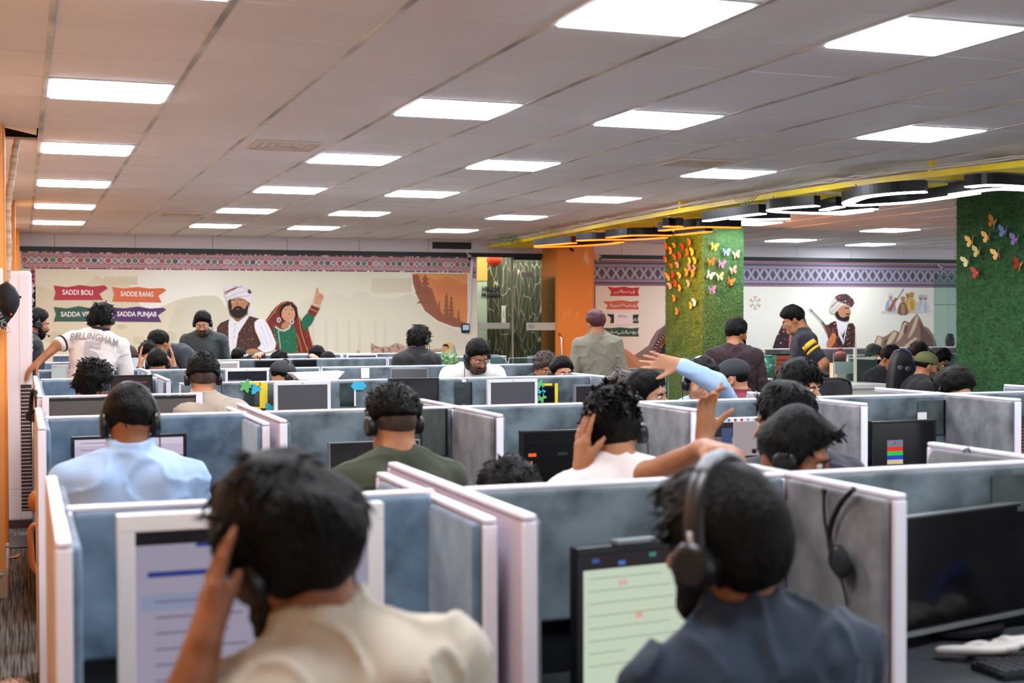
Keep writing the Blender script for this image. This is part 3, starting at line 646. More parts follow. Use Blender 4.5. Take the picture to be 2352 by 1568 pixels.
# embroidered borders
def border_left():
    q = Paint(lambda x, z, n: (x, SURF-.0005-.00006*n, z)); x0, x1, zt, zb = -.10, 6.13, 2.488, 2.262
    q.poly([(x0, zb), (x1, zb), (x1, zt), (x0, zt)], 'c9a4ac'); L = q.n
    def layer(k): q.n = L+k
    layer(1); q.poly([(x0, 2.335), (x1, 2.335), (x1, 2.42), (x0, 2.42)], 'd2c6c6')
    for z in (2.332, 2.424): layer(2); q.poly([(x0, z-.003), (x1, z-.003), (x1, z+.003), (x0, z+.003)], '7a3a48')
    rr = random.Random(4); x = x0
    while x < x1-.02:
        for (z, h) in ((2.478, .018), (2.270, .016)):
            layer(2); q.poly([(x, z-h/2), (x+.02, z-h/2), (x+.02, z+h/2), (x, z+h/2)], rr.choice(['2f2a34', 'a83248', '2f2a34', '2f6a50', 'd8a850', 'e8e4e4', '5a3a6a', '2f2a34']))
        for (z, h) in ((2.447, .026), (2.300, .028)):
            layer(2); q.poly([(x, z-h/2), (x+.009, z-h/2), (x+.009, z+h/2), (x, z+h/2)], rr.choice(['9a3450', 'b0506a', 'c87088'])); q.poly([(x+.011, z-.004), (x+.018, z-.004), (x+.018, z+.004), (x+.011, z+.004)], 'efe4e4')
        x += .022
    seq = ['b03040', None, None, '3a3444', '2f7a58', 'b03040', None, None, 'b03040', '2f7a58', '3a3444', None]; x = x0+.03; k = 0
    while x < x1-.04:
        c = seq[k % len(seq)]; layer(3); zc, r = 2.3775, .036
        for s in (-1, 1):
            q.n = L+3
            a, b_ = (x-.044, zc+s*.042), (x+.044, zc-s*.042); dx, dz = b_[0]-a[0], b_[1]-a[1]; Ln = math.hypot(dx, dz); nx, nz = -dz/Ln*.004, dx/Ln*.004
            q.poly([(a[0]+nx, a[1]+nz), (b_[0]+nx, b_[1]+nz), (b_[0]-nx, b_[1]-nz), (a[0]-nx, a[1]-nz)], '584850' if k % 3 else 'c07a60')
        if c:
            q.n = L+5; q.poly([(x-r, zc), (x, zc-r), (x+r, zc), (x, zc+r)], c); q.n = L+6
            for dx, dz in ((.012, 0), (-.012, 0), (0, .012), (0, -.012)):
                q.n = L+7; q.poly([(x+dx-.005, zc+dz), (x+dx, zc+dz-.005), (x+dx+.005, zc+dz), (x+dx, zc+dz+.005)], 'e8dcd8')
        x += .087; k += 1
    # left upright border strip
    z = 2.26
    q.n = L; q.poly([(.0, .6), (.06, .6), (.06, 2.27), (.0, 2.27)], 'b78a96')
    while z > .7:
        q.n = L+3; q.poly([(.03-.024, z-.04), (.03, z-.07), (.03+.024, z-.04), (.03, z-.01)], rr.choice(['7a2a40', '3a3444', 'd8c0c4'])); z -= .062
    z = 2.26
    q.n = L; q.poly([(6.05, 2.18), (6.13, 2.18), (6.13, 2.27), (6.05, 2.27)], 'b78a96')
    return q.out('embroidered_border', mural)
border_left()
mural2 = thing('wall_mural', 'printed mural with a turbaned rifleman, mountains and ribbons in flowing script', 'mural', (0, 0, 0))
put('printed_sheet', MB().box(7.90, 16.0, SURF, WY, .6, 2.48), mat('mural_paper_white', 'efecd9', .45, col2='f4f3e6', nscale=.4), mural2)
def border_right():
    q = Paint(lambda x, z, n: (x, SURF-.0005-.00006*n, z)); x0, x1, zt, zb = 7.90, 16.0, 2.475, 2.085
    q.poly([(x0, zb), (x1, zb), (x1, zt), (x0, zt)], '908c9c'); L = q.n
    for z, h, c in ((2.468, .014, 'b04050'), (2.092, .012, 'b04050'), (2.39, .008, 'd0a0b4'), (2.16, .008, 'd0a0b4'), (2.43, .03, '6d6680'), (2.128, .026, '6d6680')):
        q.n = L+1; q.poly([(x0, z-h/2), (x1, z-h/2), (x1, z+h/2), (x0, z+h/2)], c)
    x = x0+.08; zc = 2.275
    while x < x1-.08:
        for s in (-1, 1):
            for e in (-1, 1):
                q.n = L+3+(e > 0); a = (x+s*.078, zc+e*.075) ; b_ = (x+s*.078*0-s*0, zc+e*.0)
                pts = [(x+s*.02, zc+e*.082), (x+s*.078, zc)]
                (ax, az), (bx, bz) = pts; dx, dz = bx-ax, bz-az; Ln = math.hypot(dx, dz); nx, nz = -dz/Ln*.007, dx/Ln*.007
                q.poly([(ax+nx, az+nz), (bx+nx, bz+nz), (bx-nx, bz-nz), (ax-nx, az-nz)], 'c8c6d4')
        q.n = L+5; q.poly([(x-.042, zc), (x-.015, zc+.055), (x+.015, zc+.055), (x+.042, zc), (x+.015, zc-.055), (x-.015, zc-.055)], '5a566a')
        q.n = L+5; q.poly([(x+.078-.03, zc+.09), (x+.078, zc+.035), (x+.078+.03, zc+.09)], '605e70'); q.poly([(x+.078-.03, zc-.09), (x+.078, zc-.035), (x+.078+.03, zc-.09)], '605e70')
        x += .156
    x = x0+.01
    while x < x1-.02:
        for z in (2.43, 2.128): q.n = L+2; q.poly([(x, z-.013), (x+.012, z+.012), (x+.024, z-.013)], '454058')
        x += .031
    q.n = L+1; q.poly([(7.90, .6), (8.03, .6), (8.03, 2.09), (7.90, 2.09)], '7d7590'); z = 2.06
    while z > .7:
        q.n = L+3; q.poly([(7.965-.035, z-.06), (7.965, z-.11), (7.965+.035, z-.06), (7.965, z-.01)], 'c8c6d4'); q.n = L+4; q.poly([(7.965-.02, z-.06), (7.965, z-.09), (7.965+.02, z-.06), (7.965, z-.03)], '5a566a'); z -= .115
    return q.out('embroidered_border', mural2)
border_right()
ribbon([(1545, 462), (1610, 472), (1700, 462), (1760, 474), (1838, 468), (1822, 505), (1832, 548), (1570, 547), (1582, 510)], 'd04038', K3, mural2)
ribbon([(1505, 595), (1580, 594), (1680, 585), (1760, 598), (1830, 590), (1820, 628), (1830, 668), (1532, 667), (1550, 630)], 'd9704a', K3, mural2)
ribbon([(1540, 708), (1640, 714), (1730, 708), (1780, 716), (1830, 712), (1820, 750), (1830, 792), (1570, 790), (1582, 750)], '2c3a38', K3, mural2)
ribbon([(1500, 832), (1580, 836), (1660, 828), (1760, 838), (1832, 832), (1820, 870), (1832, 912), (1528, 912), (1555, 872)], '35604e', K3, mural2)
def script(cx, cy, wd, seed, n=15, K=K3):
    """flowing nastaliq-like lettering drawn with strokes, right to left"""
    q = Paint(K); q.n = 30; rr = random.Random(seed); x = cx+wd/2
    while x > cx-wd/2:
        w_ = rr.uniform(9, 20); y = cy+rr.uniform(-6, 8); t = rr.choice('abcd')
        if t == 'a': q.line([(x, y-20), (x-2, y+6)], 4.5, 'f2f0ee'); x -= 8
        elif t == 'b': q.line([(x, y-4), (x-w_*.4, y+7), (x-w_, y+4), (x-w_*1.1, y-5)], 4.5, 'f2f0ee'); q.ell(x-w_*.5, y+15, 2.6, 2.6, 'f2f0ee', 6); x -= w_*1.1
        elif t == 'c': q.line([(x, y+2), (x-5, y-6), (x-10, y+2), (x-w_-6, y+12)], 4.5, 'f2f0ee'); q.ell(x-6, y-15, 2.6, 2.6, 'f2f0ee', 6); x -= w_
        else: q.line([(x, y+3), (x-6, y-3), (x-12, y+4), (x-18, y-2), (x-24, y+5)], 4.5, 'f2f0ee'); q.ell(x-10, y-13, 2.4, 2.4, 'f2f0ee', 6); x -= 26
    q.out('script_lettering', mural2)
script(1700, 512, 190, 3); script(1690, 632, 250, 5); script(1800, 756, 30, 8, 3); script(1690, 878, 240, 9)
q = Paint(K3); q.n = 45; q.poly([(1605, 690), (1775, 690), (1775, 806), (1605, 806)], 'f6f4f8'); q.out('paper_sign', mural2)
wtext('HR Room', 1683, 730, K3, .06, .15, m=flat('8a8a90'), parent=mural2, d=.0085, bold=0, shear=.2)
p = Paint(K3)
p.poly([(2110, 780), (1990, 860), (1940, 940), (1920, 990), (1850, 1040), (1790, 1080), (1780, 1200), (2110, 1200)], '8f7d78'); p.poly([(2070, 800), (2000, 900), (1960, 1000), (1900, 1060), (1980, 1010), (2070, 900)], '6f6062')
p.ell(2150, 1070, 190, 200, '2c2a30', 30); p.ell(2150, 1070, 165, 175, '8a4a30', 30); p.ell(2150, 1070, 150, 160, '3a3030', 30); p.ell(2150, 1070, 120, 130, '24242a', 30)
for k in range(40):
    a = 2*math.pi*k/40; p.ell(2150+178*math.cos(a), 1070+188*math.sin(a), 7, 7, 'd8d4cc', 6); p.ell(2150+135*math.cos(a), 1070+145*math.sin(a), 9, 8, ['c86a30', '4a7a8a', 'b03a34', 'd0a040'][k % 4], 6)
p.poly([(1600, 990), (1650, 998), (1720, 1030), (1800, 1090), (1880, 1140), (1960, 1200), (1980, 1300), (1580, 1300)], 'cf9a6c', 1); p.poly([(1640, 1010), (1700, 1050), (1760, 1120), (1800, 1170), (1900, 1200), (1960, 1300), (1650, 1300)], 'b98a68', 1)
p.out('painted_hills', mural2)
p = Paint(K4)
for k in range(6):
    a = 2*math.pi*k/6+.52; p.ell(1113+44*math.cos(a), 610+52*math.sin(a), 10, 17, 'd8b48a', 10, rot=a); p.ell(1113+24*math.cos(a), 610+28*math.sin(a), 7, 11, '8fb8b4', 8, rot=a)
W_ = [(1262, 1040), (1300, 920), (1340, 840), (1385, 750), (1440, 690), (1510, 680), (1560, 740), (1580, 800), (1520, 900), (1490, 1040)]
p.poly(W_, '3c2a30', 0); p.dots((1260, 700, 1580, 1040), 90, 9, ['b06a70', '8a3a48', 'd8c4b8', '5a2a38'], W_, 6)
p.poly([(1385, 820), (1400, 770), (1440, 760), (1470, 800), (1465, 860), (1430, 900), (1395, 880)], 'd3a07e', 1); p.poly([(1420, 900), (1480, 860), (1500, 960), (1470, 1030), (1410, 1030)], 'c47e68'); p.dots((1410, 900, 1490, 1030), 22, 8, ['a8b4c4', 'c8a860', '8a3a48'], None, 2)
p.poly([(1480, 840), (1540, 820), (1560, 900), (1545, 1000), (1500, 1040)], '5a9ad0', 0)
p.out('painted_veiled_woman', mural2)
p = Paint(K4); V = [(1755, 820), (1790, 790), (1835, 770), (1900, 900), (1950, 790), (1995, 792), (2014, 830), (2010, 1038), (1790, 1038), (1775, 950)]
p.poly([(1700, 1038), (1712, 920), (1755, 820), (1780, 960), (1770, 1038)], 'eeeaea', 0); p.poly([(2010, 830), (2022, 900), (2030, 1038), (2008, 1038)], 'd8cfc8')
p.poly([(1835, 765), (1925, 740), (1945, 795), (1900, 985), (1855, 900)], 'e8e4e6'); p.poly(V, '3c2828'); p.dots((1755, 780, 2014, 1038), 110, 9, ['a05060', '8a3440', 'c89a90', '5a2c30'], V, 8)
p.poly([(1838, 770), (1850, 760), (1905, 960), (1932, 765), (1945, 790), (1905, 985), (1860, 900)], 'e8e4e6')
p.poly([(1830, 690), (1850, 650), (1900, 625), (1950, 625), (1962, 660), (1975, 700), (1962, 715), (1962, 745), (1935, 775), (1890, 765), (1850, 735)], 'b98262', 1)
p.poly([(1825, 690), (1850, 680), (1870, 730), (1900, 745), (1940, 725), (1962, 735), (1950, 775), (1905, 775), (1860, 760), (1835, 730)], '2a1e1c', 1); p.poly([(1925, 705), (1962, 703), (1958, 718), (1928, 716)], '241816')
p.poly([(1915, 655), (1955, 652), (1950, 662), (1918, 664)], '1e1614'); p.ell(1942, 672, 8, 4, 'f0e8e0', 8); p.ell(1944, 672, 4, 4, '1e1614', 8)
p.poly([(1778, 680), (1785, 610), (1815, 560), (1870, 530), (1930, 530), (1985, 565), (2000, 610), (1985, 650), (1950, 640), (1900, 625), (1855, 665), (1820, 712), (1795, 705)], 'cfc6bc', 1)
T_ = [(1815, 560), (1870, 528), (1935, 530), (1990, 568), (2002, 612), (1980, 650), (1940, 630), (1890, 610), (1850, 590)]
p.poly(T_, '4f3a3a', 1); p.dots((1815, 528, 2002, 650), 50, 8, ['d0c4bc', '7a4a48', '2a2024'], T_, 3)
p.line([(1790, 650), (1850, 590), (1860, 540)], 7, '5a4440'); p.line([(1800, 690), (1870, 620)], 5, 'a89a90')
p.line([(1600, 662), (1650, 712), (1735, 800)], 8, '34504a'); p.line([(1606, 690), (1625, 672)], 5, '34504a'); p.line([(1710, 780), (1745, 822)], 16, '34504a')
p.poly([(1730, 820), (1755, 800), (1812, 890), (1840, 960), (1860, 1038), (1800, 1038), (1780, 930)], '6e3a30'); p.poly([(1758, 1010), (1752, 960), (1790, 905), (1800, 878), (1835, 885), (1838, 940), (1800, 1000), (1775, 1030)], 'd08050', 1)
for k in range(3): p.line([(1768+12*k, 985-22*k), (1815+6*k, 960-20*k)], 3, 'a8603c')
p.out('painted_rifleman', mural2)
p = Paint(K5)
p.poly([(525, 1110), (540, 1035), (562, 988), (605, 1002), (640, 985), (690, 948), (735, 962), (755, 885), (775, 872), (810, 888), (845, 845), (872, 818), (900, 860), (925, 915), (960, 930), (1000, 985), (1022, 1050), (1030, 1110)], '97796a')
for q_ in ([(560, 990), (600, 1010), (580, 1090), (540, 1090)], [(690, 950), (720, 975), (660, 1060), (620, 1090), (650, 1010)], [(770, 880), (800, 900), (760, 990), (700, 1060), (740, 960)], [(868, 825), (885, 850), (850, 960), (790, 1030), (830, 930)], [(850, 1000), (880, 1010), (800, 1100), (740, 1100)]): p.poly(q_, 'dcc4a4', 1)
for q_ in ([(880, 850), (930, 940), (1000, 1010), (1010, 1090), (900, 1090), (900, 950)], [(780, 900), (800, 910), (790, 980), (760, 970)], [(620, 1010), (650, 1020), (600, 1090)]): p.poly(q_, '70574e', 1)
p.poly([(590, 800), (700, 780), (840, 790), (960, 790), (960, 815), (590, 825)], 'd9cfc4', 1)
for (x, y, c1, c2) in ((665, 740, 'a8aac8', 'd8d8e4'), (800, 740, 'd8b45a', 'b89040'), (830, 730, 'e0c06a', 'c8a050'), (900, 750, 'd4d8e0', 'b8c0d0'), (935, 750, 'e0e0e8', 'c8ccd8'), (760, 765, '8a6a4a', 'b09070')):
    p.poly([(x-45, y+65), (x-38, y), (x-15, y-38), (x+15, y-38), (x+35, y), (x+48, y+65)], c1, 1); p.poly([(x-10, y-30), (x+10, y-20), (x+20, y+60), (x-15, y+60)], c2, 1); p.ell(x, y-55, 16, 20, 'b88a6a', 10); p.ell(x, y-68, 20, 14, c2, 10)
p.line([(705, 720), (768, 622)], 6, '5a5a4a'); p.poly([(640, 790), (700, 690), (715, 700), (670, 800)], 'a86a44')
p.out('painted_mountain', mural2)

# ================= doorway with glass panels =================
M_glass = mat('clear_glass', 'e4f0ec', 0.02, trans=1.0, ior=1.1, spec=.5)
M_glass_edge = mat('glass_edge', '4f8f84', 0.1, trans=.4)
M_frost = mat('frosted_strip', 'c2cac4', 0.6, alpha=.75)
M_steel = mat('steel', 'c8c8cc', 0.2, 1.0); M_dsteel = mat('dark_metal', '2e3134', .4, .4)
M_marble = mat('dark_marble', '3d3a2c', 0.12, col2='2a281f', nscale=3)
# veins: lightning-shaped thin cracks as noise-driven pattern in the stone itself
nt = M_marble.node_tree; b = nt.nodes['Principled BSDF']; vo = nt.nodes.new('ShaderNodeTexVoronoi'); vo.feature = 'DISTANCE_TO_EDGE'; vo.inputs['Scale'].default_value = 7
mp = nt.nodes.new('ShaderNodeMapping'); mp.inputs['Scale'].default_value = (2.4, 2.4, .55); tc = nt.nodes.new('ShaderNodeTexCoord')
nn = nt.nodes.new('ShaderNodeTexNoise'); nn.inputs['Scale'].default_value = 2.2; mx = nt.nodes.new('ShaderNodeMixRGB'); mx.inputs[0].default_value = .22
nt.links.new(tc.outputs['Object'], mp.inputs[0]); nt.links.new(mp.outputs[0], nn.inputs['Vector']); nt.links.new(mp.outputs[0], mx.inputs[1]); nt.links.new(nn.outputs['Color'], mx.inputs[2]); nt.links.new(mx.outputs[0], vo.inputs['Vector'])
rp = nt.nodes.new('ShaderNodeValToRGB'); e = rp.color_ramp.elements; e[0].position = .0; e[0].color = lin('b8ae96'); e[1].position = .026; e[1].color = lin('3a3728')
k = e.new(.012); k.color = lin('8a7650')
nt.links.new(vo.outputs['Distance'], rp.inputs[0]); nt.links.new(rp.outputs[0], b.inputs['Base Color'])
struct(put('wall_corridor', MB().box(5.2, 10.5, WY+2.6, WY+2.7, 0, 3).box(6.12, 6.15, WY+.12, WY+2.6, 0, 3).box(9.9, 10.0, WY+.12, WY+2.6, 0, 3), mat('corridor_paint', '7d8068', .6), back))
struct(put('marble_face', MB().box(6.72, 8.3, WY+1.2, WY+1.28, 0, 2.9), M_marble, back))
struct(put('corridor_side', MB().box(6.15, 6.72, WY+1.21, WY+1.28, 0, 2.9), mat('corridor_pale', 'a3a487', .5), back))
struct(put('corridor_soffit', MB().box(6.15, 9.9, WY+.12, WY+2.6, 2.9, 2.95), M_tile, back))
struct(put('corridor_lintel', MB().box(6.2, 6.72, WY+1.2, WY+1.3, 2.18, 2.6), M_orange, back))
cl = copy_tree(LT, (7.35, WY+.75, 2.895), label='ceiling panel glowing in the glass-fronted lobby behind the door'); cl2 = copy_tree(LT, (6.45, WY+.6, 2.895), label='ceiling panel glowing above the red paper lantern')
g = thing('glass_partition', 'fixed glass pane of the lobby doorway with a frosted strip', 'glass panel', (6.15, WY+.05, 0))
put('pane', MB().box(0, .55, -.006, .006, 0, 2.5), M_glass, g); put('frosted_strip', MB().box(.0, .52, -.008, -.0065, 1.44, 1.53), M_frost, g); put('mullion', MB().box(.55, .575, -.02, .02, 0, 2.5), mat('mullion', 'a8ac90', .4), g)
g = thing('glass_partition', 'glass pane right of the dark marble with black frame', 'glass panel', (6.73, WY+.05, 0))
put('pane', MB().box(0, .58, -.006, .006, 0, 2.5), M_glass, g); put('frame', MB().box(.58, .62, -.03, .03, 0, 2.5).box(-.0, .62, -.03, .03, 2.46, 2.5), M_dsteel, g)
gd = thing('glass_door', 'open glass door with long steel pull handles before the orange pillar', 'door', (6.75, WY-.35, 0))
DA = aty(1130, 700, WY-.35); DB = aty(1299, 700, WY-.6); W2 = DB-np.array(gd.location)
dz = 2.2
dx = W2[0]; dy = DB[1]-(WY-.35)
def dp(u, z, o=0): return (u*dx, u*dy+o, z)
m = MB().add([dp(0, .01), dp(1, .01), dp(1, dz), dp(0, dz), dp(0, .01, .01), dp(1, .01, .01), dp(1, dz, .01), dp(0, dz, .01)], [(0, 1, 2, 3), (7, 6, 5, 4), (0, 4, 5, 1), (3, 2, 6, 7), (0, 3, 7, 4), (1, 5, 6, 2)])
put('pane', m, M_glass, gd)
put('edge', MB().tube([dp(1, .01, .005), dp(1, dz, .005)], .007, 6), M_dsteel, gd)
put('frosted_strip', MB().add([dp(.05, 1.42, -.003), dp(.98, 1.42, -.003), dp(.98, 1.53, -.003), dp(.05, 1.53, -.003)], [(0, 1, 2, 3)]), M_frost, gd)
put_text('lettering', 'BUTO', .07, dp(.25, 1.475, -.004), (1, 0, 0), (0, 0, 1), flat('7d857e'), gd, ext=.0005)
put('orange_mark', MB().add([dp(.72, 1.44, -.004), dp(.94, 1.44, -.004), dp(.94, 1.51, -.004), dp(.72, 1.51, -.004)], [(0, 1, 2, 3)]), mat('orange_mark', 'e0b890', .5, alpha=.6), gd)
for o in (-.07, .09):
    h_ = [dp(.80+.16*(o > 0), 1.38, o-.0), dp(.84+.16*(o > 0), 1.30, o*1.3), dp(.85+.16*(o > 0), 1.0, o*1.3), dp(.84+.16*(o > 0), .7, o*1.3), dp(.80+.16*(o > 0), .62, o)]
    put('handle', MB().tube(h_, .014, 10), M_steel, gd)
put('handle_bar', MB().tube([dp(.86, 1.27, -.08), dp(.98, 1.27, .1)], .008, 8), M_steel, gd)
put('patch_fitting', MB().box(-.05, .12, -.02, .03, dz-.01, dz+.06), M_steel, gd)
wsign = thing('wall_sign', 'black lettering on the lobby wall reading HIRING', 'sign', aty(1128, 670, WY+1.19))
put_text('lettering', 'HIRING', .09, (0, 0, .045), (1, 0, 0), (0, 0, 1), flat('1c1e1c'), wsign, bold=.004); put_text('lettering', 'Moderate', .08, (0, 0, -.045), (1, 0, 0), (0, 0, 1), flat('1c1e1c'), wsign, bold=.004)
t = thing('switch_plate', 'long pale switch plate on the dark marble', 'switch', aty(1156, 725, WY+1.19)); put('plate', MB().box(-.035, .035, -.012, 0, -.16, .16), mat('plate', 'd8d2bc', .4), t, bevel=.004); put('slot', MB().box(-.004, .004, -.014, -.012, -.02, .08), M_dsteel, t)
t = thing('door_phone', 'small black access reader on the dark marble', 'reader', aty(1178, 772, WY+1.19)); put('body', MB().box(-.05, .05, -.04, 0, -.06, .06), M_dsteel, t, bevel=.01); put('panel', MB().box(-.02, .045, -.043, -.04, -.04, .045), mat('reader_glass', '1b2426', .1), t)
# red paper lantern
lc = aty(1135, 602, WY-.1); t = thing('paper_lantern', 'round red paper lantern hanging in the lobby doorway', 'lantern', aty(1135, 596, WY+.35)); m = MB(); nu, nv, R = 40, 14, .115; vs = []
for i in range(nv+1):
    for k in range(nu):
        a = math.pi*(.08+.84*i/nv); b_ = 2*math.pi*k/nu; rr = R*(1+.03*(k % 5 == 0)); vs.append((rr*math.sin(a)*math.cos(b_), rr*math.sin(a)*math.sin(b_), R*.92*math.cos(a)))
m.add(vs, [(i*nu+k, i*nu+(k+1) % nu, (i+1)*nu+(k+1) % nu, (i+1)*nu+k) for i in range(nv) for k in range(nu)], 0, True)
put('shade', m, mat('lantern_paper', 'e0492e', .6, emit='e0492e', es=.25), t); put('cord', MB().tube([(0, 0, .1), (0, 0, .34)], .003, 6), M_dsteel, t); put('rim', MB().cyl((0, 0, .10), (0, 0, .112), .03), M_dsteel, t); put('rim', MB().cyl((0, 0, -.112), (0, 0, -.10), .03), M_dsteel, t)
# orange pillar and things on the wall
pl = put('trim_6', MB().box(7.16, 7.72, WY-.62, WY, 0, CZ), M_orange_worn); struct(pl)
struct(put('trim_7', MB().box(7.72, 7.86, WY-.35, WY, 0, CZ), M_orange))
def camera_thing(lab, px, py, Y, ang, s=1.0, m=None):
    t = thing('security_camera', lab, 'security camera', aty(px, py, Y), 'security cameras'); m = m or mat('camera_white', 'e2dfe0', .4)
    t.scale = (s, s, s); d = np.array([math.sin(ang)*.9, -math.cos(ang)*.9, -.35]); d /= np.linalg.norm(d)
    put('housing', MB().cyl((0, 0, 0), d*.16, .04), m, t, bevel=.006); put('lens', MB().cyl(d*.155, d*.168, .034), mat('camera_lens', '221a18', .1), t); put('bracket', MB().tube([(0, 0, 0), (-.03, .05, .05), (-.03, .08, .07)], .014, 8), m, t); put('mount', MB().cyl((-.03, .075, .07), (-.03, .11, .07), .045), m, t); return t
camera_thing('white bullet camera on the orange pillar, right side', 1357, 585, WY-.2, .6, 1.1)
camera_thing('white camera on top of the cable duct at the left mural edge', 1078, 588, WY-.1, -.3, .7)
camera_thing('white bullet camera hanging before the right grass column', 2160, 497, 7.0, .7, .8)
camera_thing('tiny black camera on the pillar under the orange lamps', 1311, 571, WY-.65, 0, .5, M_dsteel)
camera_thing('tiny white camera on the patterned border at right', 2161, 614, WY-.05, 0, .45)
t = thing('cable_duct', 'white cable duct running down beside the sunset disc', 'cable duct', (0, 0, 0)); A = aty(1083, 596, WY); B = aty(1074, 745, WY)
put('duct', MB().obox((A+B)/2+(0, -.022, 0), (.017, 0, 0), (0, .014, 0), (A-B)/2), mat('duct_white', 'e6e4e6', .4), t)
t = thing('attendance_device', 'black attendance machine with lit screen on the mural edge', 'attendance machine', aty(1068, 753, WY-.01))
put('body', MB().box(-.062, .062, -.04, 0, -.07, .065), M_bbez, t, bevel=.008); put('screen', MB().box(-.045, .045, -.0415, -.040, -.03, .045), scr('9ab8cc', .9), t); put('keypad', MB().box(-.03, .03, -.0415, -.040, -.055, -.042), M_dsteel, t); put('cable', MB().tube([(0, -.01, -.07), (.02, -.01, -.1), (.03, -.01, -.08)], .004, 6), mat('duct_white', 'e6e4e6'), t)
# thin dark plate standing in for the shade of a bulkhead opening
struct(put('opening_shade', MB().box(5.46, 6.05, WY-.034, WY-.0305, 2.60, 2.70), M_dsteel))
# ================= columns clad in artificial grass =================
M_grass = mat('artificial_grass', '2c5230', 0.8, col2='3b6a3c', nscale=30, ndetail=5, bump=.5, bscale=160)
M_blade = mat('grass_blade', '3f7340', 0.65, col2='5a9658', nscale=6)
def grass_column(label, x0, x1, y0, y1, n, seed):
    t = thing('grass_column', label, 'column', ((x0+x1)/2, (y0+y1)/2, 0), 'columns clad in artificial grass'); a, b_ = (x1-x0)/2, (y1-y0)/2
    put('mat', MB().box(-a, a, -b_, b_, 0, CZ), M_grass, t)
    rg = np.random.default_rng(seed); vs = []; z = rg.uniform(.9, CZ, n)
    face = rg.random(n) < b_/(a+b_)
    u = rg.uniform(-1, 1, n); P = np.zeros((n, 3)); N = np.zeros((n, 3))
    P[face] = np.stack([np.full(face.sum(), -a), u[face]*b_, z[face]], 1); N[face] = (-1, 0, 0)
    P[~face] = np.stack([u[~face]*a, np.full((~face).sum(), -b_), z[~face]], 1); N[~face] = (0, -1, 0)
    D = N*.016+rg.normal(0, .008, (n, 3))+np.array([0, 0, -.006]); S = np.cross(D, rg.normal(0, 1, (n, 3))); S /= np.linalg.norm(S, axis=1)[:, None]; S *= .0028
    V = np.stack([P-S, P+S, P+D], 1).reshape(-1, 3)
    me = bpy.data.meshes.new('turf'); me.vertices.add(3*n); me.vertices.foreach_set('co', V.ravel()); me.loops.add(3*n); me.loops.foreach_set('vertex_index', np.arange(3*n))
    me.polygons.add(n); me.polygons.foreach_set('loop_start', np.arange(n)*3); me.update(); me.validate()
    o = link('turf', me, M_blade, t); o['kind'] = 'stuff'
    return t
C1 = (7.71, 8.28, 8.0, 9.0); C2 = (7.71, 8.75, 2.35, 3.25)
grass_column('slim column clad in green turf with many butterflies, lit orange on one side', *C1, 26000, 1)
grass_column('wide column clad in green turf at the right edge with few butterflies', *C2, 30000, 2)

WING_C = ['c86a28', 'd8903c', 'b8402c', 'e0b060', 'c8b44a', 'd49a90', '8a7ab8', '6a8ac8', 'c8d4e0', 'b86a9c', 'd0c88a']
M_gold = mat('butterfly_gold', 'd8b860', .25, .8)
PROTO = {}
def butterfly(px, py, plane, ci, label, s=1.0, rot=0.0, c2=None):
    key = (ci, c2)
    if plane[0] == 'x': c = atx(px, py, plane[1]-.022); nrm = (-1, 0, 0); ax = (0, -1, 0)
    else: c = aty(px, py, plane[1]-.022); nrm = (0, -1, 0); ax = (1, 0, 0)
    if key not in PROTO:
        t = thing('butterfly', label, 'butterfly', c, 'paper butterflies pinned on the turf columns')
        W = [(.004, .0), (.02, .035), (.05, .05), (.058, .035), (.048, .01), (.03, 0), (.042, -.012), (.038, -.035), (.02, -.042), (.006, -.015)]
        mm = (mat('wing_'+WING_C[ci], WING_C[ci], .35, .25), mat('wing_'+WING_C[c2 if c2 is not None else ci], WING_C[c2 if c2 is not None else ci], .35, .25))
        for k, sgn in enumerate((-1, 1)):      # wings lifted away from the turf, x right, -y out
            vs = [(sgn*u*.85, -u*.55, v) for u, v in W] + [(sgn*u*.85, -u*.55-.0012, v) for u, v in W]; n = len(W)
            put('wing', MB().add(vs, [list(range(n)), list(range(n, 2*n))[::-1]]+[[i, (i+1) % n, (i+1) % n+n, i+n] for i in range(n)]), mm[k], t)
        put('body', MB().tube([(0, -.002, -.022), (0, -.004, 0), (0, -.002, .02)], [.002, .0045, .002], 6), M_gold, t); PROTO[key] = t
    else: t = copy_tree(PROTO[key], c, label=label)
    t.rotation_mode = 'ZXY'
    t.rotation_euler = (0, 0, -math.pi/2 if plane[0] == 'x' else 0)
    t.scale = (s, s, s)
    R = Matrix.Rotation(-math.pi/2 if plane[0] == 'x' else 0, 4, 'Z') @ Matrix.Rotation(rot, 4, 'Y')
    t.rotation_mode = 'XYZ'; t.rotation_euler = R.to_euler()
    return t
def c4(x, y): return 1450+x/3.92, 540+y/3.92
def c5(x, y): return 1850+x/3.408, 480+y/3.408
L1 = [(330, 110, 0), (400, 85, 3), (370, 145, 3), (478, 100, 2), (540, 65, 0), (405, 190, 0), (455, 180, 2), (520, 165, 0), (565, 150, 4), (325, 215, 0), (375, 270, 0), (430, 265, 5), (540, 240, 4), (588, 230, 1), (330, 350, 1), (348, 380, 3), (390, 365, 2),
      (450, 355, 3), (515, 340, 1), (570, 355, 1), (540, 300, 6), (580, 305, 6), (365, 450, 5), (415, 440, 2), (530, 435, 5), (450, 485, 4), (400, 575, 1), (550, 640, 3), (585, 605, 8), (425, 695, 1)]
rr = random.Random(2)
wn = ['tiny', 'small', 'folded', 'tilted', 'bright', 'darker']
for k, (x, y, ci) in enumerate(L1):
    butterfly(*c4(x, y), ('x', C1[0]), ci, 'butterfly on the orange-lit side of the slim turf column', rr.uniform(.85, 1.15), rr.uniform(-.5, .5))
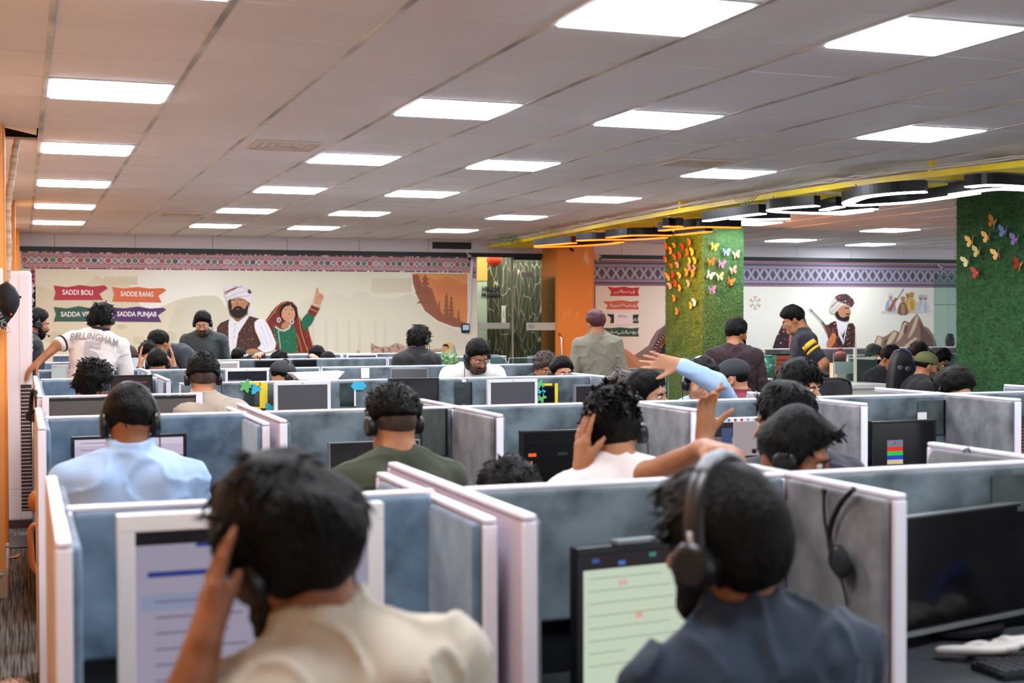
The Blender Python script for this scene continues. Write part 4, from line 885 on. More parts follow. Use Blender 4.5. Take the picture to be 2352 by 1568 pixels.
cn = ['orange', 'amber', 'red', 'gold', 'yellow', 'pink', 'violet', 'blue', 'pale', 'magenta', 'cream']
for k, (x, y, ci, wh) in enumerate([(740, 105, 4, 'highest'), (848, 155, 7, 'top middle'), (938, 175, 10, 'top right'), (712, 240, 0, 'upper left'), (805, 260, 9, 'upper middle'), (910, 315, 5, 'right'), (703, 360, 8, 'left middle'), (790, 375, 10, 'middle'), (885, 415, 0, 'lower right'), (720, 495, 6, 'lowest')]):
    butterfly(*c4(x, y), ('y', C1[2]), ci, '%s butterfly, %s one on the green side of the slim turf column' % (cn[ci], wh), 1.1, rr.uniform(-.4, .4))
for k, (x, y, ci, c2, wh) in enumerate([(1480, 105, 1, 8, 'highest'), (1565, 180, 7, 7, 'second highest'), (1305, 255, 3, 3, 'upper left'), (1435, 220, 3, 6, 'upper middle'), (1655, 240, 6, 7, 'upper right'), (1360, 335, 10, 4, 'small green-winged'), (1510, 350, 3, 9, 'large gold-winged'), (1275, 405, 10, 6, 'lower left'), (1350, 500, 2, 2, 'lowest tiny'), (1680, 440, 2, 3, 'lower right')]):
    butterfly(*c5(x, y), ('x', C2[0]), ci, '%s %s butterfly on the wide turf column at right' % (wh, cn[ci]), 1.15, rr.uniform(-.5, .5), c2)

# ================= yellow hanging frame with ring lamps =================
M_yellow = mat('yellow_steel', 'f2dc24', 0.4, col2='e0c42a', nscale=3)
rig = thing('hanging_truss', 'long yellow steel frame hung under the ceiling, carrying ring lamps', 'frame', (6.4, 5, 2.6))
RO = np.array([6.4, 5, 2.6])
RP = [(6.75, -1.0), (6.40, .2), (6.14, 1.3), (5.98, 2.2), (5.90, 3.5), (5.90, 5.0), (5.97, 6.6), (6.1, 8.5), (6.2, 10), (6.27, 11.9)]
def rx(y):
    for (a, ya), (b_, yb) in zip(RP[:-1], RP[1:]):
        if ya <= y <= yb: return a+(b_-a)*(y-ya)/(yb-ya)
    return RP[-1][0]
def beam(pts, hw, hz):
    m = MB(); vs = []
    for i, p in enumerate(pts):
        q = np.array(p)-RO; d = np.array(pts[min(i+1, len(pts)-1)])-np.array(pts[max(i-1, 0)]); n_ = np.array([d[1], -d[0], 0]); n_ /= np.linalg.norm(n_)
        for s1, s2 in ((-1, -1), (1, -1), (1, 1), (-1, 1)): vs.append(q+n_*hw*s1+np.array([0, 0, hz*s2]))
    fs = [(i*4+k, i*4+(k+1) % 4, i*4+4+(k+1) % 4, i*4+4+k) for i in range(len(pts)-1) for k in range(4)]+[(0, 1, 2, 3), tuple((len(pts)-1)*4+k for k in (3, 2, 1, 0))]
    return m.add(vs, fs)
ys = np.linspace(-.9, 11.8, 40)
put('front_beam', beam([(rx(y), y, 2.635) for y in ys], .02, .022), M_yellow, rig)
put('rear_beam', beam([(rx(y)+1.05, y, 2.635) for y in ys], .02, .022), M_yellow, rig)
for k, y in enumerate(np.arange(-.6, 11.8, .55)):
    put('cross_bar', beam([(rx(y)+.02, y, 2.63), (rx(y)+1.03, y, 2.63)], .022, .02), M_yellow, rig)
for k, y in enumerate(np.arange(0.2, 11, 1.9)):
    put('brace', beam([(rx(y)+.02, y, 2.625), (rx(y+.9)+1.03, y+.9, 2.625)], .014, .012), M_yellow, rig)
for (px, py) in ((2116, 385), (1566, 472), (1218, 535)):
    y = {2116: 1.5, 1566: 5.05, 1218: 9.1}[px]; q = np.array([rx(y), y, 0])-RO
    put('hanger', MB().box(q[0]-.022, q[0]+.022, q[1]-.022, q[1]+.022, .05, CZ-2.6), M_yellow, rig)
M_cable = mat('white_cable', 'd8d4cc', .5)
for s in range(3):
    rg = np.random.default_rng(s+5); pts = [(rx(y)-.03+rg.normal(0, .008), y, 2.665+abs(rg.normal(0, .010))+.008*s) for y in np.linspace(-.9, 11.8, 90)]
    tg = put('cable', MB().tube(pts, .0055, 5), M_cable); tag(tg, ['white cable lying loosely along the yellow frame, lowest strand', 'white cable on the yellow frame, middle strand', 'white cable on the yellow frame, topmost strand'][s], 'cable', 'cables on the yellow frame')
M_ringb = mat('lamp_black', '0b0c10', 0.35, spec=.25); E_white = mat('lamp_glow_white', 'ffffff', .4, emit='eef6ff', es=9); E_or = mat('lamp_glow_orange', 'ff6a20', .4, emit='ff4a0c', es=7.5)
def catmull(P, n=8):
    P = [np.array(p, float) for p in P]; Q = []
    for i in range(len(P)-1):
        p0, p1, p2, p3 = P[max(i-1, 0)], P[i], P[i+1], P[min(i+2, len(P)-1)]
        for k in range(n):
            t = k/n; Q.append(.5*((2*p1)+(-p0+p2)*t+(2*p0-5*p1+4*p2-p3)*t*t+(-p0+3*p1-3*p2+p3)*t**3))
    Q.append(P[-1]); return Q
def ring(label, pxs, E, z=2.50, wd=.045, hh=.085):
    P = catmull([atz(x, y, z) for x, y in pxs]); c = sum(P)/len(P); c[2] = z+hh
    t = thing('curved_lamp', label, 'lamp', c, 'curved lamps on the yellow frame')
    def strip(z0, z1, w2):
        vs = []
        for i, p in enumerate(P):
            d = P[min(i+1, len(P)-1)]-P[max(i-1, 0)]; n_ = np.array([d[1], -d[0], 0]); n_ /= np.linalg.norm(n_)+1e-9
            for s1, zz in ((-1, z0), (1, z0), (1, z1), (-1, z1)): vs.append((p[0]-c[0]+n_[0]*w2*s1, p[1]-c[1]+n_[1]*w2*s1, zz-c[2]))
        N = len(P); return MB().add(vs, [(i*4+k, i*4+(k+1) % 4, i*4+4+(k+1) % 4, i*4+4+k) for i in range(N-1) for k in range(4)]+[(0, 1, 2, 3), tuple((N-1)*4+k for k in (3, 2, 1, 0))])
    put('housing', strip(z+.006, z+hh, wd), M_ringb, t); put('diffuser', strip(z-.004, z+.006, wd-.002), E, t)
    for k in (len(P)//4, 3*len(P)//4):
        put('hanger', MB().cyl((P[k][0]-c[0], P[k][1]-c[1], 0), (P[k][0]-c[0], P[k][1]-c[1], 2.615-z-hh), .006, 6), M_steel, t)
    return t
ring('large white hook-shaped lamp nearest the right edge', [(2127, 441), (2054, 445), (1986, 453), (1954, 463), (1948, 468), (1962, 472), (2015, 470), (2092, 465), (2159, 456), (2207, 449), (2240, 444)], E_white, wd=.05)
ring('white lamp strip joining the large hook lamp at right', [(2190, 447), (2246, 439), (2290, 435), (2352, 436), (2420, 442)], E_white, wd=.05, z=2.51)
ring('upper white lamp strip cut by the right edge', [(2224, 430), (2275, 426), (2352, 430), (2430, 438)], E_white, z=2.52)
ring('white hook-shaped lamp left of the large hook lamp', [(1877, 473), (1810, 478), (1772, 483), (1790, 487), (1850, 489), (1900, 489), (1950, 485), (2010, 480)], E_white)
ring('short white lamp arm inside the middle white lamps', [(1892, 483), (1915, 478), (1931, 475)], E_white, z=2.505)
ring('white lamp above the slim turf column, upper arm', [(1752, 491), (1700, 497), (1650, 504), (1622, 508)], E_white)
ring('white lamp above the slim turf column, lower arm', [(1680, 503), (1745, 504), (1815, 503)], E_white, z=2.495)
ring('tiny orange lamp just left of the slim turf column', [(1529, 520), (1546, 521), (1564, 520)], E_or, wd=.04)
ring('orange lamp across the top of the slim turf column', [(1519, 530), (1560, 526), (1604, 522), (1650, 522), (1698, 523)], E_or)
ring('short orange lamp below the column-top orange lamp', [(1556, 540), (1592, 536), (1628, 532)], E_or, z=2.49)
ring('upper of the long orange lamps left of the turf column', [(1398, 546), (1455, 541), (1543, 541)], E_or)
ring('long orange lamp over the orange pillar', [(1328, 553), (1380, 551), (1464, 550), (1528, 546)], E_or, z=2.49)
ring('farthest orange lamp, upper arm', [(1232, 565), (1273, 562), (1319, 558)], E_or)
ring('farthest orange lamp, lower arm', [(1230, 568), (1326, 565), (1400, 560), (1426, 556)], E_or, z=2.49)
lamp = bpy.data.lights.new('orange_lamp_light', 'AREA'); lamp.energy = 150; lamp.color = (1, .27, .04); lamp.shape = 'RECTANGLE'; lamp.size = .9; lamp.size_y = .25
lo = bpy.data.objects.new('orange_lamp_light', lamp); COL.objects.link(lo); lo.location = (6.75, 7.6, 2.48); lo.rotation_euler = (0, math.radians(-50), 0)
# green netting and sprigs caught on the frame
net = thing('netting', 'scrap of grey-green netting hooked over the yellow frame', 'net', atz(1720, 458, 2.60)); m = MB(); c = np.array(net.location)
A, B, D = [atz(x, y, 2.6)-c for x, y in ((1684, 455), (1752, 443), (1716, 478))]; D[2] -= .02; D[:2] *= .6; D[2] = -.14
A = aty(1684, 456, c[1])-c; B = aty(1752, 443, c[1])-c; D = aty(1714, 479, c[1])-c
for k in range(9):
    t_ = k/9; m.tube([A*(1-t_)+B*t_, D*(1-t_)+B*t_], .0025, 4); m.tube([A*(1-t_)+B*t_, A*(1-t_)+D*t_], .0025, 4)
put('mesh', m, mat('net_green', '6f7a66', .7), net)
def leaf_cluster(name, label, cat, c, R, n, seed, col='4a8a3c', stem=False):
    t = thing(name, label, cat, c); rg = np.random.default_rng(seed); m = MB()
    for _ in range(n):
        p = rg.normal(0, 1, 3); p /= np.linalg.norm(p); p = p*np.array(R)*rg.uniform(.4, 1); d = rg.normal(0, 1, 3)+p/max(R); d /= np.linalg.norm(d); s = np.cross(d, rg.normal(0, 1, 3)); s /= np.linalg.norm(s); L = min(R)*.55
        m.add([p, p+d*L*.5+s*L*.2, p+d*L, p+d*L*.5-s*L*.2], [(0, 1, 2, 3)])
    o = put('leaves', m, mat('leaf_'+col, col, .5, col2='8ab070', nscale=20), t); o['kind'] = 'stuff'; return t
leaf_cluster('artificial_sprig', 'green artificial sprig stuck on the far end of the yellow frame', 'sprig', atz(1165, 549, 2.66), (.16, .2, .06), 200, 1, '4f5f44')
pl = leaf_cluster('potted_plant', 'leafy plant beside the man in black, behind the fourth row', 'plant', aty(1025, 836, 5.6), (.13, .1, .10), 300, 2, '3a7a44')
put('pot', MB().cyl((0, 0, -.62), (0, 0, -.1), .09, 16, r2=.12), mat('pot_grey', '8a8a86'), pl)

# ================= left side: air conditioner, duct, cap, aisle =================
ac = thing('air_conditioner', 'tall white floor-standing air conditioner with a dark vented grille', 'air conditioner', (-.19, 4.5, 0))
M_ac = mat('ac_white', 'e8e2e6', .35); m = MB().box(-.21, .15, -.2, .2, .05, 1.97)
put('cabinet', m, M_ac, ac, bevel=.03, seg=4); put('base', MB().box(-.2, .14, -.19, .19, 0, .06), mat('ac_base', '4a3b38'), ac)
put('front_seam', MB().box(.055, .058, -.2015, -.2, .06, 1.95).box(-.2, .055, -.2015, -.2, 1.80, 1.803).box(-.2, .14, -.2015, -.2, .30, .303), mat('seam', 'b8b0b4'), ac)
g = MB(); 
for k in range(34):
    z = .14+.028*k; g.box(.062, .142, -.2045, -.198, z, z+.007)
put('grille_back', MB().box(.062, .142, -.2012, -.199, .13, 1.1), mat('grille_dark', '3a2c2c'), ac); put('grille', g, mat('grille_light', 'c8bcc0', .3), ac)
g = MB()
for k in range(14): g.box(.149, .156, -.16, .1, 1.35+.04*k, 1.37+.04*k)
put('side_louvres', g, mat('louvre', 'aab0b8', .3), ac)
du = thing('wrapped_duct', 'tape-wrapped beige pipe dropping from the ceiling hole beside the orange wall', 'pipe', (-.2, 2.2, 0)); P = []
for (px, py) in ((41, 318), (34, 350), (28, 400), (20, 450), (17, 500), (19, 560), (17, 620), (12, 680), (9, 760), (8, 900), (10, 1000), (9, 1100), (11, 1190)): P.append(aty(px, py, 2.05)-np.array([-.2, 2.2, 0]))
Q = catmull(P, 8); rs = [.021+.002*math.sin(i*1.3) for i in range(len(Q))]
put('pipe', MB().tube(Q, rs, 10), mat('duct_wrap', 'b09a80', .5, col2='d8ccb8', nscale=14, stretch=(.3, .3, 3)), du)
cap = thing('baseball_cap', 'black baseball cap hanging on the orange pillar at the left edge', 'cap', aty(14, 660, 1.5)); co = np.array(cap.location); c = aty(20, 690, 1.5)-co; M_cap = mat('cap_black', '15151a', .8, bump=.1, bscale=200)
m = MB(); P = [(-2, 655), (16, 645), (34, 660), (46, 682), (45, 700), (38, 715), (28, 730), (16, 726), (6, 715), (0, 700)]
pts = [aty(x, y, 1.5)-co for x, y in P]; vs = []; cc = sum(pts)/len(pts); N = len(pts)
for i in range(6):
    a = i/5*math.pi/2
    for p in pts: q = cc+(p-cc)*math.cos(a); vs.append((q[0], q[1]-.08*math.sin(a), q[2]))
for i in range(6):
    a = i/5*math.pi/2
    for p in pts: q = cc+(p-cc)*math.cos(a); vs.append((q[0], q[1]+.05*math.sin(a), q[2]))
m.add(vs, [(b_*6*N+i*N+k, b_*6*N+i*N+(k+1) % N, b_*6*N+(i+1)*N+(k+1) % N, b_*6*N+(i+1)*N+k) for b_ in (0, 1) for i in range(5) for k in range(N)], 0, True)
put('crown', m, M_cap, cap)
P = [(0, 700), (14, 722), (28, 728), (18, 742), (12, 760), (2, 752), (-6, 735), (-8, 712)]
pts = [aty(x, y, 1.47)-co for x, y in P]; n = len(pts); vs = [tuple(p) for p in pts]+[(p[0], p[1]+.012, p[2]) for p in pts]
put('visor', MB().add(vs, [list(range(n)), list(range(n, 2*n))[::-1]]+[[i, (i+1) % n, (i+1) % n+n, i+n] for i in range(n)]), M_cap, cap)
q = aty(6, 740, 1.468)-co; put_text('lettering', 'GUCCI', .045, q, (.45, 0, -.89), (.89, 0, .45), mat('cap_letter', 'a8a8ac'), cap, ext=.0005)
put('emblem', MB().ball(aty(25, 722, 1.43)-co, .008, 8, 6), mat('cap_red', 'a8242c'), cap); put('button', MB().ball(aty(46, 682, 1.5)-co, .008, 8, 6), M_cap, cap)
put('clasp', MB().tube([aty(-1, 660, 1.49)-co, aty(4, 662, 1.46)-co, aty(7, 658, 1.49)-co], .004, 6), M_steel, cap)
hk = thing('wall_box', 'small pale box fixed on the orange pillar above the cap', 'wall box', aty(2, 638, 1.6)); put('box', MB().box(-.06, .012, -.03, .02, -.055, .055), M_ac, hk, bevel=.004)
wp = thing('pipe_rail', 'short white plastic pipe bend at the foot of the orange pillar', 'pipe', (-.2, 2.0, 0)); M_pvc = mat('pvc_white', 'd8d4d0', .35)
put('pipe', MB().tube([aty(17, 1252, 1.66)-(-.2, 2.0, 0), aty(16, 1310, 1.66)-(-.2, 2.0, 0), aty(12, 1318, 1.62)-(-.2, 2.0, 0), aty(-8, 1320, 1.55)-(-.2, 2.0, 0)], .010, 8), M_pvc, wp)
put('elbow', MB().ball(aty(17, 1252, 1.66)-(-.2, 2.0, 0), .016, 10, 8).ball(aty(14, 1316, 1.63)-(-.2, 2.0, 0), .016, 10, 8), M_pvc, wp)
sk = thing('plinth', 'pale plinth block under the orange pillar', 'plinth', (-.25, 1.85, 0)); put('block', MB().box(-.19, .045, -.26, .1, 0, .16), mat('plinth_beige', 'b8a890'), sk)
sc = thing('paper_scrap', 'crumpled orange paper scrap on the striped carpet', 'litter', atz(32, 1281, 0)); put('paper', MB().add([(-.05, -.02, .004), (.02, -.03, .01), (.05, .03, .03), (0, .02, .012), (-.02, .01, .006)], [(0, 1, 3, 4), (1, 2, 3)]), mat('scrap', 'd8825a'), sc)
fm = thing('floor_mat', 'dark glossy mat before the air conditioner', 'mat', (-.22, 3.6, 0)); put('mat', MB().box(-.2, .2, -.25, .3, .001, .006), mat('dark_mat', '2a2a2c', .3), fm)
pb = thing('plastic_bag', 'clear plastic wrapped bundle on the aisle carpet, bottom left corner', 'bag', (-.12, -1.75, 0)); pc = atd(25, 1545, 5.0); m = MB(); rg = np.random.default_rng(3)
pb.location = (float(pc[0]), float(pc[1]), 0); vs = []
for i in range(9):
    for k in range(20):
        a = math.pi*.5*i/8; b_ = 2*math.pi*k/20; r = .155*(1+.08*math.sin(3*b_+i)+rg.normal(0, .02)); vs.append((r*math.cos(a)*math.cos(b_), r*1.2*math.cos(a)*math.sin(b_), max(0.002, .26*math.sin(a)*(1+rg.normal(0, .02)))))
m.add(vs, [(i*20+k, i*20+(k+1) % 20, (i+1)*20+(k+1) % 20, (i+1)*20+k) for i in range(8) for k in range(20)], 0, True)
put('bundle', MB().ball((0, .02, .1), .1, 14, 10, sc=(1, 1.3, 1)), mat('dark_bundle', '3a322c', .5), pb); put('plastic', m, mat('clear_plastic', 'e8e4dc', .06, trans=.9, ior=1.2), pb)
# orange and black chair behind the second row, seen in the aisle
oc = thing('gaming_chair', 'black chair with orange rim and headrest in the left aisle', 'chair', (.06, .30, 0)); o0 = np.array(oc.location); M_ocr = mat('chair_orange', 'b8682a', .5); M_ocb = mat('chair_black', '181718', .5)
c = aty(86, 1150, .25)-o0; put('headrest', MB().ball(c, .055, 14, 10, sc=(.8, .7, 1)), M_ocr, oc)
P = [aty(x, y, .2)-o0 for x, y in ((96, 1210), (78, 1206), (70, 1222), (72, 1260), (75, 1295), (84, 1312), (97, 1318))]
put('rim', MB().tube(catmull(P, 6), .014, 8), M_ocr, oc); put('backrest', MB().ball(aty(98, 1262, .24)-o0, .12, 16, 12, sc=(.55, .35, 1.05)), M_ocb, oc)
put('seat', MB().box(-.05, .42, -.1, .38, .44, .52), M_ocb, oc, bevel=.03, seg=3); put('arm', MB().box(-.06, -.01, -.05, .25, .55, .59), M_ocb, oc, bevel=.01); put('column', MB().cyl((.18, .15, .08), (.18, .15, .45), .03), M_ocb, oc)
for k in range(5):
    a = 2*math.pi*k/5+.5; e = (.18+.27*math.cos(a), .15+.27*math.sin(a), .06); put('leg', MB().tube([(.18, .15, .1), e], .02, 8), M_ocb, oc); put('caster', MB().ball((e[0], e[1], .03), .03, 10, 8), M_ocb, oc)

# ================= right side: open desks with glass =================
M_teal = mat('teal_glass', 'b8d8d0', 0.05, trans=.95, ior=1.1); M_tedge = mat('teal_edge', '5f9a92', .2)
def gpane(label, x0, y0, x1, y1, Y, group='glass desk screens', edge=True, rnd=0, cat='glass screen', legz=None):
    A = aty(x0, y0, Y); B = aty(x1, y1, Y); B[2] = .751; W, H = B[0]-A[0], A[2]-B[2]
    t = thing('glass_screen', label, cat, (A[0], Y, B[2]), group)
    P = pad_poly(W, H, 0, rnd); put('pane', MB().prism(P, (0, 0, 0), (1, 0, 0), (0, 0, 1), (0, .006, 0)), M_teal, t)
    rim = P[1:] + [P[0]]
    put('edge', MB().tube([(u, .003, v) for u, v in P[1:]+[(0, 0)]], .0035, 6, cap=False), M_tedge if edge else mat('acrylic_edge', 'c8d4d4', .2), t)
    return t
gpane('clear acrylic screen with a round corner beside the man leaning over in white', 1125, 815, 1169, 866, 5.4, rnd=.14, edge=False)
gpane('clear acrylic screen before the curly dark hair', 1169, 822, 1272, 866, 5.3, rnd=.05, edge=False)
gpane('clear acrylic screen with a round corner below the grey kurta', 1252, 827, 1384, 864, 5.2, rnd=.16, edge=False)
gpane('clear acrylic screen behind the raised palm', 1391, 847, 1535, 872, 4.6, edge=False)
gpane('small acrylic stand beside the laptop', 1160, 841, 1197, 866, 5.15, edge=False)
lp = thing('laptop', 'grey laptop lid seen from behind, through the acrylic screen', 'laptop', aty(1218, 866, 5.6)); put('lid', MB().obox((.1, 0, .12), (.13, 0, 0), (0, .004, 0), (0, .01, .09)), mat('laptop_grey', '5a6068', .4), lp, bevel=.003); put('emblem', MB().tube([(.1+.02*math.cos(a), -.006, .12+.02*math.sin(a)) for a in np.linspace(0, 2*math.pi, 16)], .0018, 5), mat('emblem_pale', 'a8b0b8'), lp)
def counter(label, x0, x1, y0, y1, z, m=M_desk2, h=.04, cat='counter'):
    t = thing('counter', label, cat, ((x0+x1)/2, (y0+y1)/2, 0)); a, b_ = (x1-x0)/2, (y1-y0)/2
    put('top', MB().box(-a, a, -b_, b_, z-h, z), m, t, bevel=.003); put('front', MB().box(-a+.02, a-.02, -b_+.02, -b_+.04, 0, z-h), m, t)
    for s in (-1, 1): put('side', MB().box(s*(a-.02)-.01, s*(a-.02)+.01, -b_+.04, b_-.02, 0, z-h), m, t)
    return t
A = aty(1920, 884, 3.6); B = aty(2044, 884, 3.6); counter('white counter between the mesh chair and the gaming chair', A[0], B[0], 3.6, 4.3, A[2], mat('counter_white', 'e8e4dc', .4))
A = aty(1700, 870, 4.6); B = aty(1775, 870, 4.6); counter('white counter behind the maroon polo shirt', A[0], B[0], 4.6, 5.2, A[2], mat('counter_white', 'e8e4dc', .4))
gpane('tall glass screen with teal edge left of the gaming chair', 1966, 812, 2014, 882, 4.0); gpane('glass screen with teal edge over the white papers', 1915, 812, 1966, 878, 4.02, rnd=.1)
gpane('glass screen behind the striped-sleeve tee', 1740, 803, 1840, 865, 5.6); gpane('glass screen behind the olive cap', 2045, 813, 2195, 850, 6.0, edge=False)
po = thing('screen_post', 'cream post between the two glass screens', 'post', aty(1964, 880, 3.97)); put('post', MB().box(-.012, .012, -.01, .01, 0, .33), mat('post_cream', 'e0d8c8'), po)
bx = thing('paper_box', 'white folded paper sign leaning in the glass corner', 'paper', aty(1940, 845, 4.3)); put('sheet', MB().box(-.11, .11, 0, .01, -.055, .06), flat('eceaea'), bx)
A = aty(2014, 826, 4.2); B = aty(2050, 890, 4.2); cb_ = thing('cabinet', 'black cabinet left of the gaming chair', 'cabinet', (A[0], 4.2, 0)); put('body', MB().box(0, B[0]-A[0]+.1, 0, .4, 0, A[2]), M_bbez, cb_, bevel=.004); put('top', MB().box(-.05, B[0]-A[0]+.12, -.02, .42, A[2], A[2]+.012), M_desk2, cb_); put('knob', MB().ball((.13, -.01, A[2]-.2), .012, 8, 6), M_steel, cb_)
rb = thing('round_bag', 'round red bag behind the glass screens', 'bag', aty(1930, 818, 6.0)); put('bag', MB().ball((0, 0, 0), .075, 16, 12, sc=(1, .8, .8)), mat('bag_red', '8a3a38', .6), rb); put('handle', MB().tube([(-.03, 0, .05), (-.02, 0, .085), (.02, 0, .085), (.03, 0, .05)], .006, 6), mat('bag_red'), rb) if False else put('handle', MB().tube([(-.03, 0, .05), (-.02, 0, .085), (.02, 0, .085), (.03, 0, .05)], .006, 6), MATS['bag_red'], rb)
bn = thing('waste_bin', 'green dotted plastic bin behind the maroon shirt', 'bin', aty(1762, 872, 5.2)); put('bin', MB().cyl((0, 0, 0), (0, 0, .24), .075, 18, r2=.09), mat('bin_green', '3a7a66', .5, col2='8fc0aa', nscale=28, lo=.55, hi=.6), bn); put('rim', MB().tube([(.09*math.cos(a), .09*math.sin(a), .24) for a in np.linspace(0, 2*math.pi, 20)], .006, 6), MATS['bin_green'], bn)
monitor('monitor with an orange-brown page beside the striped-sleeve tee', (1775, 812, 1832, 846), 5.5, M_bbez, scr('a05a40', .6), [(.1, .9, .2, .25, '6a3a30', .5), (.1, .7, .4, .45, '6a3a30', .5)], bz=.02, h=.26)
for lab, x0, x1, y0, y1 in (('long desk carrying the clear acrylic screens', 3.7, 5.6, 5.02, 5.75), ('desk below the raised palm carrying an acrylic screen', 5.0, 6.1, 4.3, 4.9), ('desk carrying the teal-edged glass screens', 6.9, 8.0, 3.75, 4.15), ('desk behind the striped-sleeve tee', 7.0, 8.4, 5.3, 6.1), ('desk behind the olive cap', 9.0, 10.4, 5.7, 6.3)):
    desk(x0, x1, y0, y1, lab, M_desk2)
def pedestal(label, c, z, w_=.16):
    t = thing('stand_box', label, 'stand', (c[0], c[1], .0)); put('box', MB().box(-w_, w_, -w_*.8, w_*.8, 0, z), M_desk2, t, bevel=.004); put('top', MB().box(-w_-.005, w_+.005, -w_*.8-.005, w_*.8+.005, z, z+.008), M_under, t)
pedestal('low stand under the green dotted bin', bn.location, bn.location[2]-.009, .1); pedestal('low stand under the round red bag', rb.location, rb.location[2]-.07, .09); pedestal('low stand under the grey laptop', (lp.location[0]+.1, 5.62), lp.location[2]+.02, .14); pedestal('low stand under the leafy plant', pl.location, pl.location[2]-.63, .12)
# mesh chair and gaming chair
def office_chair(label, loc, rz, bw=.42, top=.98, bot=.58, M=None, slots=False, group='office chairs'):
    M = M or mat('chair_mesh', '241f26', .6); t = thing('office_chair', label, 'chair', loc, group, rz=rz)     # backrest at -y side, sitter faces +y
    vs = []; N = 10
    for i in range(N+1):
        u = -1+2*i/N
        for (z, k) in ((bot, .8), ((bot+top)/2, 1), (top-.02, .95), (top, .8)):
            vs.append((u*bw/2*k, -.2-.05*(1-u*u), z+(-.03*u*u if z > bot+.1 else 0)))
    n = len(vs); vs += [(x, y-.018, z) for x, y, z in vs]
    fs = [(i*4+k, i*4+4+k, i*4+5+k, i*4+1+k) for i in range(N) for k in range(3)]; fs += [tuple(n+q for q in f[::-1]) for f in fs]
    bnd = [i*4 for i in range(N+1)]+[N*4+k for k in (1, 2, 3)]+[i*4+3 for i in range(N-1, -1, -1)]+[2, 1]; fs += [(bnd[i], bnd[(i+1) % len(bnd)], bnd[(i+1) % len(bnd)]+n, bnd[i]+n) for i in range(len(bnd))]
    put('backrest', MB().add(vs, fs, 0, True), M, t)
    rim = [(-bw/2*.8, -.2, bot), (-bw/2, -.2, (bot+top)/2), (-bw/2*.95, -.21, top-.045), (-bw*.3, -.235, top-.005), (0, -.255, top+.005), (bw*.3, -.235, top-.005), (bw/2*.95, -.21, top-.045), (bw/2, -.2, (bot+top)/2), (bw/2*.8, -.2, bot)]
    put('back_rim', MB().tube(catmull(rim, 5), .011, 8), M_dsteel, t)
    if slots:
        m = MB()
        for r in range(2):
            for i in range(13):
                u = -.75+i*.125; m.box(u*bw/2-.004, u*bw/2+.004, -.278, -.262, top-.11-.13*r-.06+.02*r, top-.11-.13*r)
        put('back_slots', m, mat('slot_pale', '8a828c', .5), t)
    put('back_support', MB().tube([(0, -.26, (bot+top)/2), (0, -.26, .5), (0, -.05, .42)], .02, 8), M_dsteel, t)
    put('seat', MB().box(-.24, .24, -.22, .24, .43, .50), mat('chair_seat', '1c1b1e', .8), t, bevel=.03, seg=3); put('column', MB().cyl((0, 0, .08), (0, 0, .44), .025), M_dsteel, t)
    for k in range(5):
        a = 2*math.pi*k/5; e = (.28*math.cos(a), .28*math.sin(a), .065); put('leg', MB().tube([(0, 0, .1), e], [.025, .015], 8), M_dsteel, t); put('caster', MB().ball((e[0], e[1], .028), .028, 10, 8), M_dsteel, t)
    return t
office_chair('empty mesh office chair with slotted back, before the white counter', (aty(1908, 890, 1.66)[0]-.03, 1.9, 0), math.radians(8), bw=.44, top=1.15, bot=.78, slots=True)
office_chair('empty black mesh chair behind the third row', (3.2, 2.65, 0), 0, top=1.0)
gc = thing('racing_chair', 'black high-backed gaming chair with blue piping seen from behind', 'chair', (0, 0, 0)); Y = 2.9; o0 = aty(2083, 905, Y); gc.location = (float(o0[0]), Y+.15, 0); o0 = np.array(gc.location)
K6 = lambda x, y: aty(1850+x/5.88, 760+y/5.88, Y)-o0
out = [(1105, 900), (1120, 620), (1150, 430), (1185, 320), (1230, 262), (1290, 242), (1350, 255), (1400, 300), (1430, 400), (1470, 500), (1540, 580), (1610, 650), (1625, 720), (1600, 790), (1560, 900)]
P = [K6(*p) for p in out]; n = len(P); vs = []
cc = np.array([(P[0][0]+P[-1][0])/2, 0, 0])
for (k, dy) in ((.9, -.045), (1, -.015), (1, .03), (.85, .06)):
    for p in P: ctr = np.array([cc[0], p[1], p[2]]); q = ctr+(p-ctr)*k; vs.append((q[0], p[1]+dy, q[2]-(.02 if k < 1 else 0)))
fs = [(r*n+i, r*n+i+1, (r+1)*n+i+1, (r+1)*n+i) for r in range(3) for i in range(n-1)]+[list(range(n))[::-1], list(range(3*n, 4*n))]
put('backrest', MB().add(vs, fs, 0, True), mat('racing_black', '1d1a1f', .45), gc, bevel=.01, seg=2)
put('piping', MB().tube([np.array(K6(*p))+(0, -.02, 0) for p in [(1340, 250), (1400, 300), (1440, 420), (1480, 520), (1560, 600), (1610, 680), (1600, 780)]], .007, 6), mat('piping_blue', '3a5a9a', .5), gc)
for (x, y) in ((1235, 495), (1335, 510)):
    q = K6(x, y); put('shoulder_slot', MB().ball((q[0], q[1]-.05, q[2]), .03, 12, 8, sc=(1, .3, .8)), mat('slot_grey', '55585e', .3), gc)
put('seat', MB().box(-.25, .25, -.05, .45, .45, .55), MATS['racing_black'], gc, bevel=.03); put('lower_back', MB().box(-.22, .24, -.17, -.1, .5, 1.0), MATS['racing_black'], gc, bevel=.02); put('column', MB().cyl((0, .15, .08), (0, .15, .45), .03), M_dsteel, gc)
for k in range(5):
    a = 2*math.pi*k/5; e = (.3*math.cos(a), .15+.3*math.sin(a), .065); put('leg', MB().tube([(0, .15, .1), e], .02, 8), M_dsteel, gc); put('caster', MB().ball((e[0], e[1], .028), .028, 10, 8), M_dsteel, gc)
